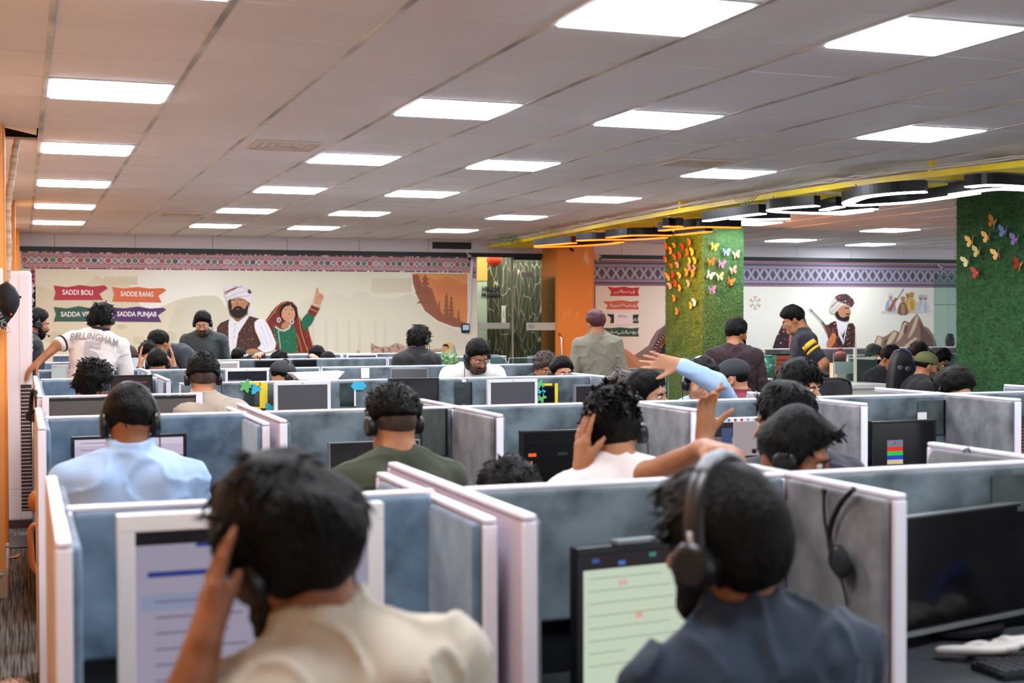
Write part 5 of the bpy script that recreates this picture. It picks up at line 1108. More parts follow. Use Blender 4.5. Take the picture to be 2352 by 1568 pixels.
# glass shelf cabinet beside the right column
A = aty(2161, 630, 9.0); B = aty(2200, 795, 9.0); sh = thing('glass_cabinet', 'glass display shelf with a carved vase before the far wall', 'shelf', (A[0], 9.0, 0))
W = .35; m = MB()
for z in (B[2], A[2]-.42, A[2]): m.box(0, W, -.15, .15, z-.006, z)
put('shelf', m, M_tedge, sh); put('pane', MB().box(0, W, -.151, -.147, B[2], A[2]), M_teal, sh); put('pane', MB().box(-.003, .003, -.15, .15, B[2], A[2]), M_teal, sh); put('stand', MB().box(.02, W-.02, -.13, .13, 0, B[2]-.01), M_desk2, sh)
vz = thing('carved_vase', 'red and white carved vase on the lower glass shelf', 'vase', (A[0]+.16, 9.0, B[2])); put('body', MB().tube([(0, 0, 0), (0, 0, .05), (0, 0, .12), (0, 0, .17)], [.05, .07, .06, .04], 14), mat('vase_red', '9a4a40', .5, col2='e0d0c8', nscale=25), vz); put('rim', MB().cyl((0, 0, .165), (0, 0, .18), .045), MATS['vase_red'], vz)
# things on the desk in front of the big black monitor
DZ = .752
kb = thing('keyboard', 'black keyboard on the dark desk under the big black monitor', 'keyboard', (2.22, -4.05, .75)); put('body', MB().box(-.2, .2, -.06, .06, 0, .018), M_bbez, kb, bevel=.003); m = MB()
for r in range(5):
    for c_ in range(15): m.box(-.192+c_*.0258, -.192+c_*.0258+.021, -.052+r*.021, -.052+r*.021+.017, .018, .023)
put('keys', m, mat('key_black', '26282c', .5), kb)
for k, (x, y, lab) in enumerate(((2.10, -3.92, 'thick white cable coil left of the monitor stand'), (2.28, -3.90, 'white cable bundle right of the monitor stand'), (2.44, -3.86, 'white plug cable under the blue cable'))):
    rg = np.random.default_rng(k+20); P = [(x+.09*math.sin(i*.9+k), y+.04*math.cos(i*1.3), DZ+.012+.02*abs(math.sin(i*.7))) for i in range(12)]
    o = put('cable', MB().tube(catmull(P, 4), .011, 8), M_cable); tag(o, lab, 'cable', 'cables on the dark desk')
P = [(2.32, -3.86, DZ+.05), (2.38, -3.84, DZ+.12), (2.46, -3.85, DZ+.10), (2.53, -3.87, DZ+.13), (2.58, -3.9, DZ+.03), (2.55, -3.95, DZ+.015)]
o = put('cable', MB().tube(catmull(P, 6), .014, 8), mat('blue_cable', '1a3ab0', .4)); tag(o, 'looped bright blue network cable behind the desk at right', 'cable')
sb = thing('white_tray', 'white open-topped paper tray standing on the third-row screen', 'tray', aty(732, 868, Y2+.1)); c = np.array(sb.location); A_, B_, C_, D_ = [aty(x, y, Y2+.12)-c for x, y in ((672, 858), (792, 853), (775, 872), (688, 872))]
put('sheet', MB().add([A_, B_, C_, D_, A_+(0, .2, .0), B_+(0, .2, 0), C_+(0, .2, 0), D_+(0, .2, 0)], [(0, 3, 2, 1), (4, 5, 6, 7), (0, 1, 5, 4), (3, 7, 6, 2), (0, 4, 7, 3), (1, 2, 6, 5)]), flat('eeeaee'), sb)
# ================= people: bodies grown as one smooth surface =================
def nrm(v): v = np.array(v, float); return v/(np.linalg.norm(v)+1e-9)
class Cap:
    def __init__(s, a, b, ra, rb, k=.02, flat=None, sub=False):
        s.a = np.array(a, float); s.b = np.array(b, float); s.ra, s.rb, s.k, s.sub = ra, rb, k, sub; s.flat = None
        if flat is not None: s.flat = (nrm(flat[0]), flat[1])
        s.lip = 1.0 if flat is None else max(1, flat[1])
    def d(s, P):
        p = P-s.a; d = s.b-s.a
        if s.flat is not None:
            n, f = s.flat; p = p+((f-1)*(p@n))[:, None]*n; d = d+(f-1)*(d@n)*n
        L = d@d+1e-12; t = np.clip((p@d)/L, 0, 1); q = p-t[:, None]*d
        return (np.sqrt((q*q).sum(1))-(s.ra+(s.rb-s.ra)*t))/s.lip
    def bb(s): r = max(s.ra, s.rb); return np.minimum(s.a, s.b)-r, np.maximum(s.a, s.b)+r
class Ell:
    def __init__(s, c, r, ax=None, k=.02, sub=False):
        s.c = np.array(c, float); s.r = np.array(r, float); s.A = np.eye(3) if ax is None else np.array(ax, float); s.k = k; s.sub = sub
    def d(s, P):
        q = (P-s.c)@s.A.T; k0 = np.sqrt(((q/s.r)**2).sum(1)); k1 = np.sqrt(((q/s.r**2)**2).sum(1))+1e-9
        return k0*(k0-1)/k1
    def bb(s): r = max(s.r); return s.c-r, s.c+r
class Ring:
    def __init__(s, c, n, R, r, k=.008, tall=1.0, sub=False):
        s.c = np.array(c, float); s.n = nrm(n); s.R, s.r, s.k, s.tall, s.sub = R, r, k, tall, sub
    def d(s, P):
        q = P-s.c; h = q@s.n; u = q-h[:, None]*s.n; rr = np.sqrt((u*u).sum(1))-s.R; h = h-np.clip(h, -s.tall, s.tall)
        return np.sqrt(rr*rr+h*h)-s.r
    def bb(s): r = s.R+s.r+s.tall; return s.c-r, s.c+r
class Half:      # keep the side n.(p-o) < 0
    def __init__(s, o, n, k=.006): s.o = np.array(o, float); s.n = nrm(n); s.k = k
    def d(s, P): return (P-s.o)@s.n
def field(prims, P, cull=None):
    D = np.full(len(P), 1.0)
    for i, g in enumerate(prims):
        if isinstance(g, Half):
            e = g.d(P); h = np.clip(.5-.5*(D-e)/g.k, 0, 1); D = D*(1-h)+e*h+g.k*h*(1-h); continue
        sel = slice(None) if cull is None else cull[i]
        if cull is not None and not sel.any(): continue
        Q = P[sel]; e = g.d(Q); D0 = D[sel]
        if g.sub: h = np.clip(.5-.5*(D0+e)/g.k, 0, 1); D[sel] = D0*(1-h)-e*h+g.k*h*(1-h)
        else: h = np.clip(.5+.5*(D0-e)/g.k, 0, 1); D[sel] = D0*(1-h)+e*h-g.k*h*(1-h)
    return D
def grow(prims, h, noise=None, amp=0.0, box=None):
    lo = np.min([g.bb()[0] for g in prims if hasattr(g, 'bb') and not g.sub], 0)-.03-amp; hi = np.max([g.bb()[1] for g in prims if hasattr(g, 'bb') and not g.sub], 0)+.03+amp
    if box is not None: lo = np.maximum(lo, box[0]); hi = np.minimum(hi, box[1])
    B = 6; nb = np.ceil((hi-lo)/(h*B)).astype(int); n = nb*B
    ax = [lo[i]+(np.arange(nb[i])*B+(B-1)/2)*h for i in range(3)]
    CC = np.stack(np.meshgrid(*ax, indexing='ij'), -1).reshape(-1, 3); half = h*B*.5*1.74
    each = [None if isinstance(g, Half) else g.d(CC) for g in prims]
    Dc = field(prims, CC); near = np.abs(Dc) < half*1.9+.02+amp
    D = np.repeat(np.repeat(np.repeat(Dc.reshape(nb), B, 0), B, 1), B, 2)
    idx = np.nonzero(near)[0]; o = (np.arange(B)-(B-1)/2)*h
    off = np.stack(np.meshgrid(o, o, o, indexing='ij'), -1).reshape(-1, 3)
    P = (CC[idx][:, None, :]+off[None]).reshape(-1, 3)
    dm = np.min([e for e, g in zip(each, prims) if e is not None and not g.sub], 0)[idx]
    cull = [None if e is None else np.repeat(((e[idx] < dm+2*half+2*g.k+.03) if not g.sub else (e[idx] < half*2+.02)), B**3) for e, g in zip(each, prims)]
    F = field(prims, P, cull)
    if noise is not None: F = F+noise(P)
    bi = np.stack(np.unravel_index(idx, nb), 1)*B
    oi = np.stack(np.meshgrid(np.arange(B), np.arange(B), np.arange(B), indexing='ij'), -1).reshape(-1, 3)
    I = (bi[:, None, :]+oi[None]).reshape(-1, 3); D[I[:, 0], I[:, 1], I[:, 2]] = F
    D[0] = D[-1] = 1; D[:, 0] = D[:, -1] = 1; D[:, :, 0] = D[:, :, -1] = 1
    S = D < 0; c = np.zeros(tuple(n-1), np.int8)
    sl = lambda a, b_, e: (slice(a, n[0]-1+a), slice(b_, n[1]-1+b_), slice(e, n[2]-1+e))
    for a in (0, 1):
        for b_ in (0, 1):
            for e in (0, 1): c += S[sl(a, b_, e)]
    cell = np.argwhere((c > 0) & (c < 8)); m = len(cell)
    ids = np.full(tuple(n-1), -1, np.int64); ids[cell[:, 0], cell[:, 1], cell[:, 2]] = np.arange(m)
    acc = np.zeros((m, 3)); cnt = np.zeros(m)
    co = np.array([(a, b_, e) for a in (0, 1) for b_ in (0, 1) for e in (0, 1)])
    for i in range(8):
        for j in range(i+1, 8):
            if np.abs(co[i]-co[j]).sum() != 1: continue
            p, q = cell+co[i], cell+co[j]; dp = D[p[:, 0], p[:, 1], p[:, 2]]; dq = D[q[:, 0], q[:, 1], q[:, 2]]; x = (dp < 0) != (dq < 0)
            t = np.where(x, dp/(dp-dq+1e-12), 0)[:, None]; acc += np.where(x[:, None], co[i]+(co[j]-co[i])*t, 0); cnt += x
    V = (cell+acc/cnt[:, None])*h+lo+h*.0+0; V = lo+(cell+acc/cnt[:, None])*h
    faces = []
    for a in range(3):
        u, v = [(1, 2), (2, 0), (0, 1)][a]; s0 = [slice(1, -1)]*3; s1 = [slice(1, -1)]*3; s0[a] = slice(0, -1); s1[a] = slice(1, None)
        A = S[tuple(s0)]; Bq = S[tuple(s1)]
        for sgn, W in ((1, A & ~Bq), (-1, ~A & Bq)):
            e = np.argwhere(W)
            if not len(e): continue
            e = e+np.array([1 if i != a else 0 for i in range(3)])
            du = np.zeros(3, int); du[u] = 1; dv = np.zeros(3, int); dv[v] = 1
            q = [e-du-dv, e-dv, e, e-du]
            f = np.stack([ids[k[:, 0], k[:, 1], k[:, 2]] for k in q], 1)
            faces.append(f if sgn > 0 else f[:, ::-1])
    Fc = np.concatenate(faces); Fc = Fc[(Fc >= 0).all(1)]
    return V, Fc
def np_mesh(name, V, F, smooth=True, mi=None):
    me = bpy.data.meshes.new(name); me.vertices.add(len(V)); me.vertices.foreach_set('co', np.ascontiguousarray(V, dtype=np.float32).ravel())
    k = F.shape[1]; me.loops.add(F.size); me.loops.foreach_set('vertex_index', F.astype(np.int32).ravel())
    me.polygons.add(len(F)); me.polygons.foreach_set('loop_start', (np.arange(len(F))*k).astype(np.int32))
    me.polygons.foreach_set('use_smooth', np.full(len(F), smooth))
    if mi is not None: me.polygons.foreach_set('material_index', mi.astype(np.int32))
    me.update(calc_edges=True); return me
def waves(seed, freq, n=7, stretch=(1, 1, 1)):
    rg = np.random.default_rng(seed); K = rg.normal(0, 1, (n, 3)); K /= np.linalg.norm(K, axis=1)[:, None]; K *= freq*rg.uniform(.6, 1.5, (n, 1))*np.array(stretch); ph = rg.uniform(0, 6.28, n)
    return lambda P: np.sin(P@K.T+ph).sum(1)/math.sqrt(n*.5)/1.4
def frame(yaw, pitch=0, roll=0):
    """axes right, forward, up; yaw clockwise seen from above, pitch>0 looks down, roll>0 leans right"""
    y, p, r = map(math.radians, (yaw, pitch, roll))
    R = np.array([math.cos(y), -math.sin(y), 0]); F = np.array([math.sin(y), math.cos(y), 0]); U = np.array([0, 0, 1.0])
    F2 = F*math.cos(p)-U*math.sin(p); U2 = U*math.cos(p)+F*math.sin(p)
    return R*math.cos(r)-U2*math.sin(r), F2, U2*math.cos(r)+R*math.sin(r)
def hand_prims(Wp, D, N, side, curl=.35, spread=.12, s=1.0, thumb=.6, curls=None, tcurl=0.3):
    """wrist, finger direction, palm normal, side (+1: thumb towards D x N)"""
    D = nrm(D); N = nrm(N-D*np.dot(N, D)); X = np.cross(D, N)*side; P = []; g = s
    base = [X*.027, X*.009, -X*.009, -X*.026]; ln = [(.042, .025, .02), (.046, .029, .021), (.042, .027, .02), (.033, .021, .018)]; ml = [.088, .09, .085, .078]
    P.append(Cap(Wp-D*.02*g, Wp+D*.03*g, .024*g, .028*g, .02, flat=(N, 1.45)))
    for k in range(4):
        a = Wp+D*.02*g+base[k]*.5*g; b_ = Wp+D*ml[k]*g+base[k]*g; P.append(Cap(a, b_, .017*g, .0125*g, .012, flat=(N, 1.15)))
        d = nrm(D+X*spread*(1.5-k)*.8); c = curls[k] if curls is not None else curl*(1+.12*k); q = b_; r = .0095*g; ang = c*.6
        for j in range(3):
            dd = nrm(d*math.cos(ang)+N*math.sin(ang)); e = q+dd*ln[k][j]*g; P.append(Cap(q, e, r, r*.9, .005)); q = e; r *= .9; ang += c*(1.0 if j == 0 else .8)
    a = Wp+D*.018*g+X*.018*g; d = nrm(D*.75+X*thumb+N*.25); b_ = a+d*.045*g; P.append(Cap(a, b_, .017*g, .0125*g, .014))
    d2 = nrm(d+N*tcurl+D*.25); c = b_+d2*.032*g; P.append(Cap(b_, c, .0115*g, .0105*g, .006)); P.append(Cap(c, c+nrm(d2+N*tcurl*.5)*.025*g, .0105*g, .008*g, .005))
    return P
SKIN = {'a': mat('skin_light', 'c49070', .5, col2='b37e60', nscale=12), 'b': mat('skin_tan', 'a8724e', .5, col2='98623f', nscale=12), 'c': mat('skin_brown', '8a5636', .5, col2='7b4a2e', nscale=12)}
for m_ in SKIN.values(): m_.node_tree.nodes['Principled BSDF'].inputs['Subsurface Weight'].default_value = .06
HAIR = mat('hair_black', '060505', .5, col2='0f0d0c', nscale=60, spec=.15, bump=.9, bscale=150, stretch=(1, 1, .22)); HAIR_B = mat('hair_brown', '2a1d17', .45, col2='3a2a22', nscale=60, bump=.9, bscale=150, stretch=(1, 1, .22)); HAIR_G = mat('hair_thin', '33261f', .7, col2='4a372d', nscale=40); HAIR_R = mat('hair_reddish', '2a1214', .45, col2='5a1c24', nscale=9, bump=.9, bscale=150, stretch=(1, 1, .22))
M_eye = mat('eye_white', 'd8d0c8', .2); M_iris = mat('eye_dark', '140c08', .1); M_lip = mat('lip', '8a4a40', .5); M_brow = mat('brow', '120e0c', .7)
M_hs = mat('headset_black', '131416', .35); M_hs2 = mat('headset_foam', '1e1f22', .9); M_hsm = mat('headset_metal', 'b4b8bc', .25, .8)
def headset(label, H, R, F, U, root_loc, band=M_hs, mic=-1, big=False, s=1.0, back=0.0, strip=None):
    t = thing('headset', label, 'headset', root_loc, 'headsets worn by the agents'); o = np.array(root_loc); L = lambda x, y, z: H+(R*x+F*y+U*z)*s-o
    P = [L(.094*math.sin(a), -.012-back*max(0, math.cos(a)), .005+.135*math.cos(a)) for a in np.linspace(-1.62, 1.62, 22)]
    put('band', MB().tube(P, .0058 if not big else .011, 8, flat=(F, 2.0)), band, t)
    if strip:
        put('band_pad', MB().tube([L(.096*math.sin(a), -.012-back*max(0, math.cos(a)), .007+.139*math.cos(a)) for a in np.linspace(-.55, .55, 10)], .009, 8, flat=(F, 1.8)), strip, t)
    r = .033 if not big else .042
    for sg in (-1, 1):
        put('ear_cup', MB().tube([L(sg*.082, -.008, -.008), L(sg*.088, -.008, -.008), L(sg*.104, -.008, -.008), L(sg*.110, -.008, -.008)], [r*.9, r, r, r*.7], 16), M_hs, t)
        put('ear_cushion', MB().tube([L(sg*.076, -.008, -.008), L(sg*.082, -.008, -.008)], [r*.95, r*1.02], 16), M_hs2, t)
        put('slider', MB().tube([L(sg*.099, -.01, .0), L(sg*.100, -.012, .045)], .006, 6), M_hsm if strip else M_hs, t)
    if mic:
        P = catmull([L(mic*.106, -.005, -.012), L(mic*.108, .03, -.045), L(mic*.088, .075, -.075), L(mic*.05, .112, -.085)], 5)
        put('boom', MB().tube(P, .0028, 6), M_hs, t); put('microphone', MB().ball(P[-1], .009, 10, 8), M_hs2, t)
    c = L(mic*.106 if mic else .106, -.01, -.04); put('cord', MB().tube(catmull([c, c+(0, -.01, -.10), c+np.array([.0, -.03, -.22])], 6), .0025, 5), M_hs, t)
    return t
def locks(V, Nn, n, H, F, U, L, seed, style, wd=.006, lift=.45, down=0.0):
    rg = np.random.default_rng(seed); k = rg.choice(len(V), n); p = V[k]; nn = Nn[k]; crown = H-F*.04+U*.13
    d = p-crown; d = d-(d*nn).sum(1)[:, None]*nn; d /= np.linalg.norm(d, axis=1)[:, None]+1e-6
    if style == 'up': d = d*.5+U*.8+F*.3
    if style == 'messy': d = d*.6+rg.normal(0, .6, d.shape)
    if style == 'fwd': d = d*.4+F*.9-U*.15
    if style == 'back': d = -F*.9+d*.4+U*.1
    d = d+rg.normal(0, .22, d.shape)+nn*lift; d /= np.linalg.norm(d, axis=1)[:, None]
    ln = L*rg.uniform(.5, 1.2, n)[:, None]; s = np.cross(d, nn)+1e-4; s /= np.linalg.norm(s, axis=1)[:, None]; w_ = wd*rg.uniform(.6, 1.3, n)[:, None]
    bend = -nn*.5-np.array([0, 0, 1.0])*down; a = p-nn*.006
    rows = []
    for t, ww in ((0, 1.0), (.4, .95), (.75, .6), (1.0, .06)):
        c = a+d*ln*t+bend*ln*.55*t*t; nr = np.cross(s, d); rows.append(np.stack([c+s*ww*w_, c+nr*ww*w_*.7, c-s*ww*w_, c-nr*ww*w_*.7], 1))
    Vv = np.stack(rows, 1).reshape(n, 16, 3); f = np.array([(r*4+q, r*4+(q+1) % 4, r*4+4+(q+1) % 4, r*4+4+q) for r in range(3) for q in range(4)])
    return Vv.reshape(-1, 3), (f[None]+np.arange(n)[:, None, None]*16).reshape(-1, 4)
def vnormals(V, F):
    n = np.cross(V[F[:, 2]]-V[F[:, 0]], V[F[:, 3]]-V[F[:, 1]]); N = np.zeros_like(V)
    for k in range(4): np.add.at(N, F[:, k], n)
    return N/(np.linalg.norm(N, axis=1)[:, None]+1e-9)
HSTY = {'short': (.013, .004, 130, None, .024, .30, 0), 'fade': (.016, .0055, 120, 'up', .022, .5, .03), 'fluffy': (.026, .009, 85, 'messy', .045, .32, 0), 'curly': (.024, .009, 120, 'messy', .03, .55, 0), 'straight': (.02, .006, 110, None, .06, .2, -.02),
                                     'bangs': (.022, .006, 110, 'fwd', .055, .25, -.01), 'swept': (.024, .007, 80, 'back', .05, .14, .0), 'smooth': (.020, .004, 90, 'fwd', .05, .06, -.01), 'wavy': (.030, .009, 70, None, .05, .10, 0), 'buzz': (.006, .0012, 200, None, .008, .3, 0)}
NP = [0]
def person(label, px, ytop, Z, face=0, shirt='888888', skin='b', lean=12, side=0, hy=0, hp=12, hr=0, seat=True, h=.009, sleeve='long', collar='crew', hair='short', hairm=None, locksn=260,
           arms=None, beard=False, brows=True, hs=None, hs_label=None, glasses=False, cap=None, capc=None, pants='23242a', hs_kw=None, hc=None, top=None, shirt2=None, wrinkle=.0045, s=1.0, shoulder=1.0, hvol=1.0, width=1.0, neckl=.104, quiff=None, headk=.93):
    sh = s*headk
    NP[0] += 1; seed = NP[0]*17
    if top is None: hh_ = HSTY[hair]; top = .126+hh_[0]*hvol*1.2+hh_[4]*hh_[5]*.6
    c = atd(px, ytop, Z); H = c.copy(); H[2] -= top*sh
    R, F, U0 = frame(face); hR, hF, hU = frame(face+hy, hp, hr)
    U = nrm(math.cos(math.radians(lean))*U0+math.sin(math.radians(lean))*F+math.sin(math.radians(side))*R); Fb = nrm(F-U*np.dot(F, U)); Rb = np.cross(Fb, U)
    Nk = H-hU*neckl*s-hF*.03*s*.6-Fb*.02*s            # base of the neck
    HL = lambda x, y, z: H+(hR*x+hF*y+hU*z)*sh
    BL = lambda x, y, z: Nk+(Rb*x+Fb*y+U*z)*s
    Sh = {-1: BL(-.183*shoulder, .0, -.088), 1: BL(.183*shoulder, .0, -.088)}
    Pv = BL(0, -.01, -.52)
    base = np.array([Pv[0], Pv[1], 0.0])
    root = thing('person', label, 'person', base)
    A = [hR, hF, hU]
    # ---- head ----
    head = [Ell(HL(0, -.018, .030), np.array((.076, .094, .090))*sh, A, .01), Ell(HL(0, .022, -.030), np.array((.063, .072, .088))*sh, A, .03), Cap(HL(-.028, .045, -.085), HL(.028, .045, -.085), .030*s, .030*s, .03), Ell(HL(0, .072, -.098), np.array((.022, .018, .016))*sh, A, .02)]
    near = h <= .0078
    head += [Cap(HL(0, .090, .008), HL(0, .112, -.028), .008*s, .0125*s, .012), Ell(HL(0, .100, -.034), np.array((.019, .014, .010))*sh, A, .008), Cap(HL(-.032, .078, .026), HL(.032, .078, .026), .013*s, .013*s, .014), Cap(HL(-.020, .087, -.060), HL(.020, .087, -.060), .0085*s, .0085*s, .008),
             Ell(HL(-.045, .055, -.025), np.array((.022, .022, .02))*sh, A, .02), Ell(HL(.045, .055, -.025), np.array((.022, .022, .02))*sh, A, .02),
             Ell(HL(-.031, .097, .004), np.array((.016, .012, .010))*sh, A, .012, sub=True), Ell(HL(.031, .097, .004), np.array((.016, .012, .010))*sh, A, .012, sub=True)]
    for sg in (-1, 1):
        eA = frame(face+hy+sg*18, hp, hr); head += [Ell(HL(sg*.080, -.012, -.004), np.array((.009, .020, .031))*sh, eA, .008), Ell(HL(sg*.087, -.006, -.004), np.array((.006, .010, .018))*sh, eA, .005, sub=True)]
    neck = [Cap(HL(0, -.03, -.055), Nk+U*.0, .054*s, .060*s, .03)]
    # ---- torso and arms ----
    def torso(g):
        w_ = width; g = g if g > 0 else g-.010; return [Cap(Nk-U*.025*s+Rb*.03, Sh[1]-Rb*.015*s, .052*s+g, .056*s+g, .05), Cap(Nk-U*.025*s-Rb*.03, Sh[-1]+Rb*.015*s, .052*s+g, .056*s+g, .05),
            Ell(BL(0, .015, -.19), (np.array((.178*w_, .112, .17))*s+g), [Rb, Fb, U], .06), Ell(BL(0, .01, -.36), (np.array((.152*w_, .108, .17))*s+g), [Rb, Fb, U], .06), Ell(Pv, (np.array((.165*w_, .125, .12))*s+g), [Rb, Fb, U], .05),
            Cap(BL(-.09, -.05, -.10), BL(-.10, -.04, -.24), .052*s+g, .05*s+g, .05), Cap(BL(.09, -.05, -.10), BL(.10, -.04, -.24), .052*s+g, .05*s+g, .05)]
    arms = arms or {}; joints = {}
    for sd in (-1, 1):
        a = arms.get('L' if sd < 0 else 'R')
        if a is None: a = dict(e=(sd*.045, .05, -.26), w=(-sd*.02, .27, -.25)) if seat else dict(e=(sd*.06, -.02, -.28), w=(sd*.05, .06, -.52))
        a.setdefault('e', (0, 0, 0)); a.setdefault('w', (0, 0, 0))
        E = Sh[sd]+(Rb*a['e'][0]+Fb*a['e'][1]+U0*a['e'][2])*s
        Wr = a['W'] if 'W' in a else Sh[sd]+(Rb*a['w'][0]+Fb*a['w'][1]+U0*a['w'][2])*s
        if 'W' in a:
            Wr = atd(*a['W']); E = atd(*a['E']) if 'E' in a else E
        joints[sd] = (Sh[sd], E, Wr, a)
    body = head+neck+torso(-.008)
    fpr = []
    for sd, (S_, E, Wr, a) in joints.items():
        body += [Cap(S_, E, .050*s, .040*s, .03), Cap(E, Wr, .041*s, .027*s, .02)]
        if 'T' in a: a['D'] = None
        D = nrm(atd(*a['T'])-Wr) if 'T' in a else nrm(a.get('D', Wr-E)) if 'D' not in a else nrm(Rb*a['D'][0]+F*a['D'][1]+U0*a['D'][2]); N = -U0*1.0+Fb*.1 if 'N' not in a and 'Nw' not in a else np.array(a['Nw'], float) if 'Nw' in a else Rb*a['N'][0]+F*a['N'][1]+U0*a['N'][2]
        if abs(np.dot(nrm(N), D)) > .95: N = F
        X = np.cross(D, nrm(N-D*np.dot(N, D))); inner = -Rb*sd; sgn = a.get('t', 1 if np.dot(X, inner) > 0 else -1)
        hp_ = hand_prims(Wr, D, N, sgn, a.get('curl', .35), a.get('spread', .12), s*a.get('hs', 1.0), a.get('thumb', .6), a.get('curls'), a.get('tcurl', .3)); body += hp_
    zf = 0.0
    for sd in (-1, 1):
        hip = Pv+Rb*sd*.09*s-U*.03
        if seat: kn = hip+F*.40+Rb*sd*.07; kn[2] = hip[2]-.01; an = kn+F*.02; an[2] = .09
        else: kn = (hip+np.array([hip[0], hip[1], .09]))/2+F*.02; an = np.array([hip[0], hip[1], .09])+Rb*sd*.02
        toe = an+F*.17; toe[2] = .035; joints[sd] += (hip, kn, an, toe)
        body += [Cap(hip, kn, .075*s, .052*s, .04), Cap(kn, an, .052*s, .036*s, .03), Cap(an-F*.03+U0*-.03, toe, .038*s, .03*s, .02)]
    V, Fc = grow(body, h)
    # lips tinted
    q = (V[Fc].mean(1)-H)@np.array([hR, hF, hU]).T/sh
    mi = ((q[:, 1] > .086) & (np.abs(q[:, 2]+.060) < .009) & (np.abs(q[:, 0]) < .026)).astype(int)
    link('body', np_mesh('body', V-base, Fc, True, mi), [SKIN[skin], M_lip], root)
    # eyes, brows
    if brows:
        m = MB()
        for sg in (-1, 1):
            m.ball(HL(sg*.031, .0785, .004)-base, .0115*s, 12, 8, 0); m.ball(HL(sg*.031, .0850, .003)-base, .0062*s, 10, 8, 1)
            m.tube([HL(sg*.014, .094, .020)-base, HL(sg*.030, .095, .027)-base, HL(sg*.048, .082, .022)-base], [.0035, .0042, .002], 6, 2)
        put('eyes', m, [M_eye, M_iris, M_brow], root)
    hm = hairm or HAIR
    if beard:
        bp = [Ell(HL(0, .022, -.036), np.array((.067, .076, .092))*sh, A, .02), Cap(HL(-.03, .05, -.095), HL(.03, .05, -.095), .034*s, .034*s, .03), Half(HL(0, 0, -.028), hU*1+hF*.15, .01), Half(HL(0, .0, 0), -hF, .01)]
        bp += [Ell(HL(0, .098, -.060), np.array((.024, .03, .012))*sh, A, .006, sub=True)]
        hv = min(h, .006); nb = waves(seed+3, 260); V, Fc = grow(bp, hv, lambda P: .0018*nb(P), .004); link('beard', np_mesh('beard', V-base, Fc), hm if beard is True else beard, root)
        m = MB(); m.tube([HL(-.028, .088, -.053)-base, HL(0, .104, -.045)-base, HL(.028, .088, -.053)-base], [.005, .008, .005], 8); put('moustache', m, hm, root)
    if glasses:
        m = MB()
        for sg in (-1, 1):
            m.tube([HL(sg*.033+.023*math.cos(a), .103, .000+.018*math.sin(a))-base for a in np.linspace(0, 2*math.pi, 18)], .0014, 5, 0, cap=False); m.tube([HL(sg*.055, .101, .006)-base, HL(sg*.082, .0, .008)-base], .0016, 5)
        m.tube([HL(-.011, .106, .004)-base, HL(.011, .106, .004)-base], .0016, 5); put('glasses', m, M_hsm if glasses is True else glasses, root)
    # ---- hair ----
    if hair:
        t_, nz, fr, sty, L, lift, hl = HSTY[hair]
        t_ *= hvol; e = .0
        hp1 = [Ell(HL(0, -.021, .040), (np.array((.0765, .0955, .090))*sh+np.array((.75, .65, .55))*t_*sh), A, .02), Ell(HL(0, .0, .056), (np.array((.071, .084, .076))*sh+np.array((1, .6, 1))*t_*s), A, .03)]
        if quiff: hp1.append(Ell(HL(quiff[0], quiff[1], quiff[2]), np.array(quiff[3])*sh, A, .03))
        if hair in ('straight', 'fluffy', 'smooth'): hp1.append(Ell(HL(0, -.055, -.005), np.array((.072, .055, .075))*sh+t_*.6, A, .03))
        hp1 += [Half(HL(0, .076, .060), nrm(hF*.75-hU*.66), .030 if hair in ('short', 'swept', 'fade') else .016)] if hair not in ('bangs',) else [Half(HL(0, .098, .032), nrm(hF*.55-hU*.85), .014)]
        zc = {'straight': -.085, 'fluffy': -.08, 'smooth': -.075, 'fade': .022}.get(hair, -.058)
        hp1 += [Half(HL(0, -.07, zc), nrm(-hU*1-hF*.1), .012)]
        if cap: hp1.append(Half(HL(0, 0, .030), hU, .006))
        for sg in (-1, 1):
            hp1.append(Ell(HL(sg*.092, .002, -.022), np.array((.030, .030, .040))*sh, A, .01, sub=True)); hp1.append(Ell(HL(sg*.06, .075, -.03), np.array((.045, .055, .075))*sh, A, .012, sub=True))
        n1 = waves(seed, fr*.4, 8); n2 = waves(seed+1, fr, 10)
        hv = min(h, .0075); V, Fc = grow(hp1, hv, lambda P: -nz*(.7*n1(P)+.5*n2(P)), nz*1.5)
        Nn = vnormals(V, Fc)
        if locksn:
            # the hairline side gets no stray locks over the face
            ql = (V-H)@np.array([hR, hF, hU]).T/sh; ok = np.nonzero((ql[:, 2] > (.03 if hair not in ('straight', 'fluffy', 'short', 'smooth') else -.05)) & (ql[:, 1] < .1))[0]
            Vl, Fl = locks(V[ok], Nn[ok], locksn, H, hF, hU, L*s, seed, sty, .0055 if L > .03 else .0045, lift)
            Fc = np.concatenate([Fc, Fl+len(V)]); V = np.concatenate([V, Vl])
        link('hair', np_mesh('hair', V-base, Fc), hm, root)
        if hair == 'fade':
            fp = [Ell(HL(0, -.020, .020), (np.array((.076, .095, .090))*sh+.0022), A, .02), Half(HL(0, .06, .0), hF, .012), Half(HL(0, 0, -.055), -hU, .012)]
            for sg in (-1, 1): fp.append(Ell(HL(sg*.092, .002, -.02), np.array((.026, .026, .036))*sh, A, .01, sub=True))
            V, Fc = grow(fp, hv); link('hair_fade', np_mesh('hair_fade', V-base, Fc), HAIR_G, root)
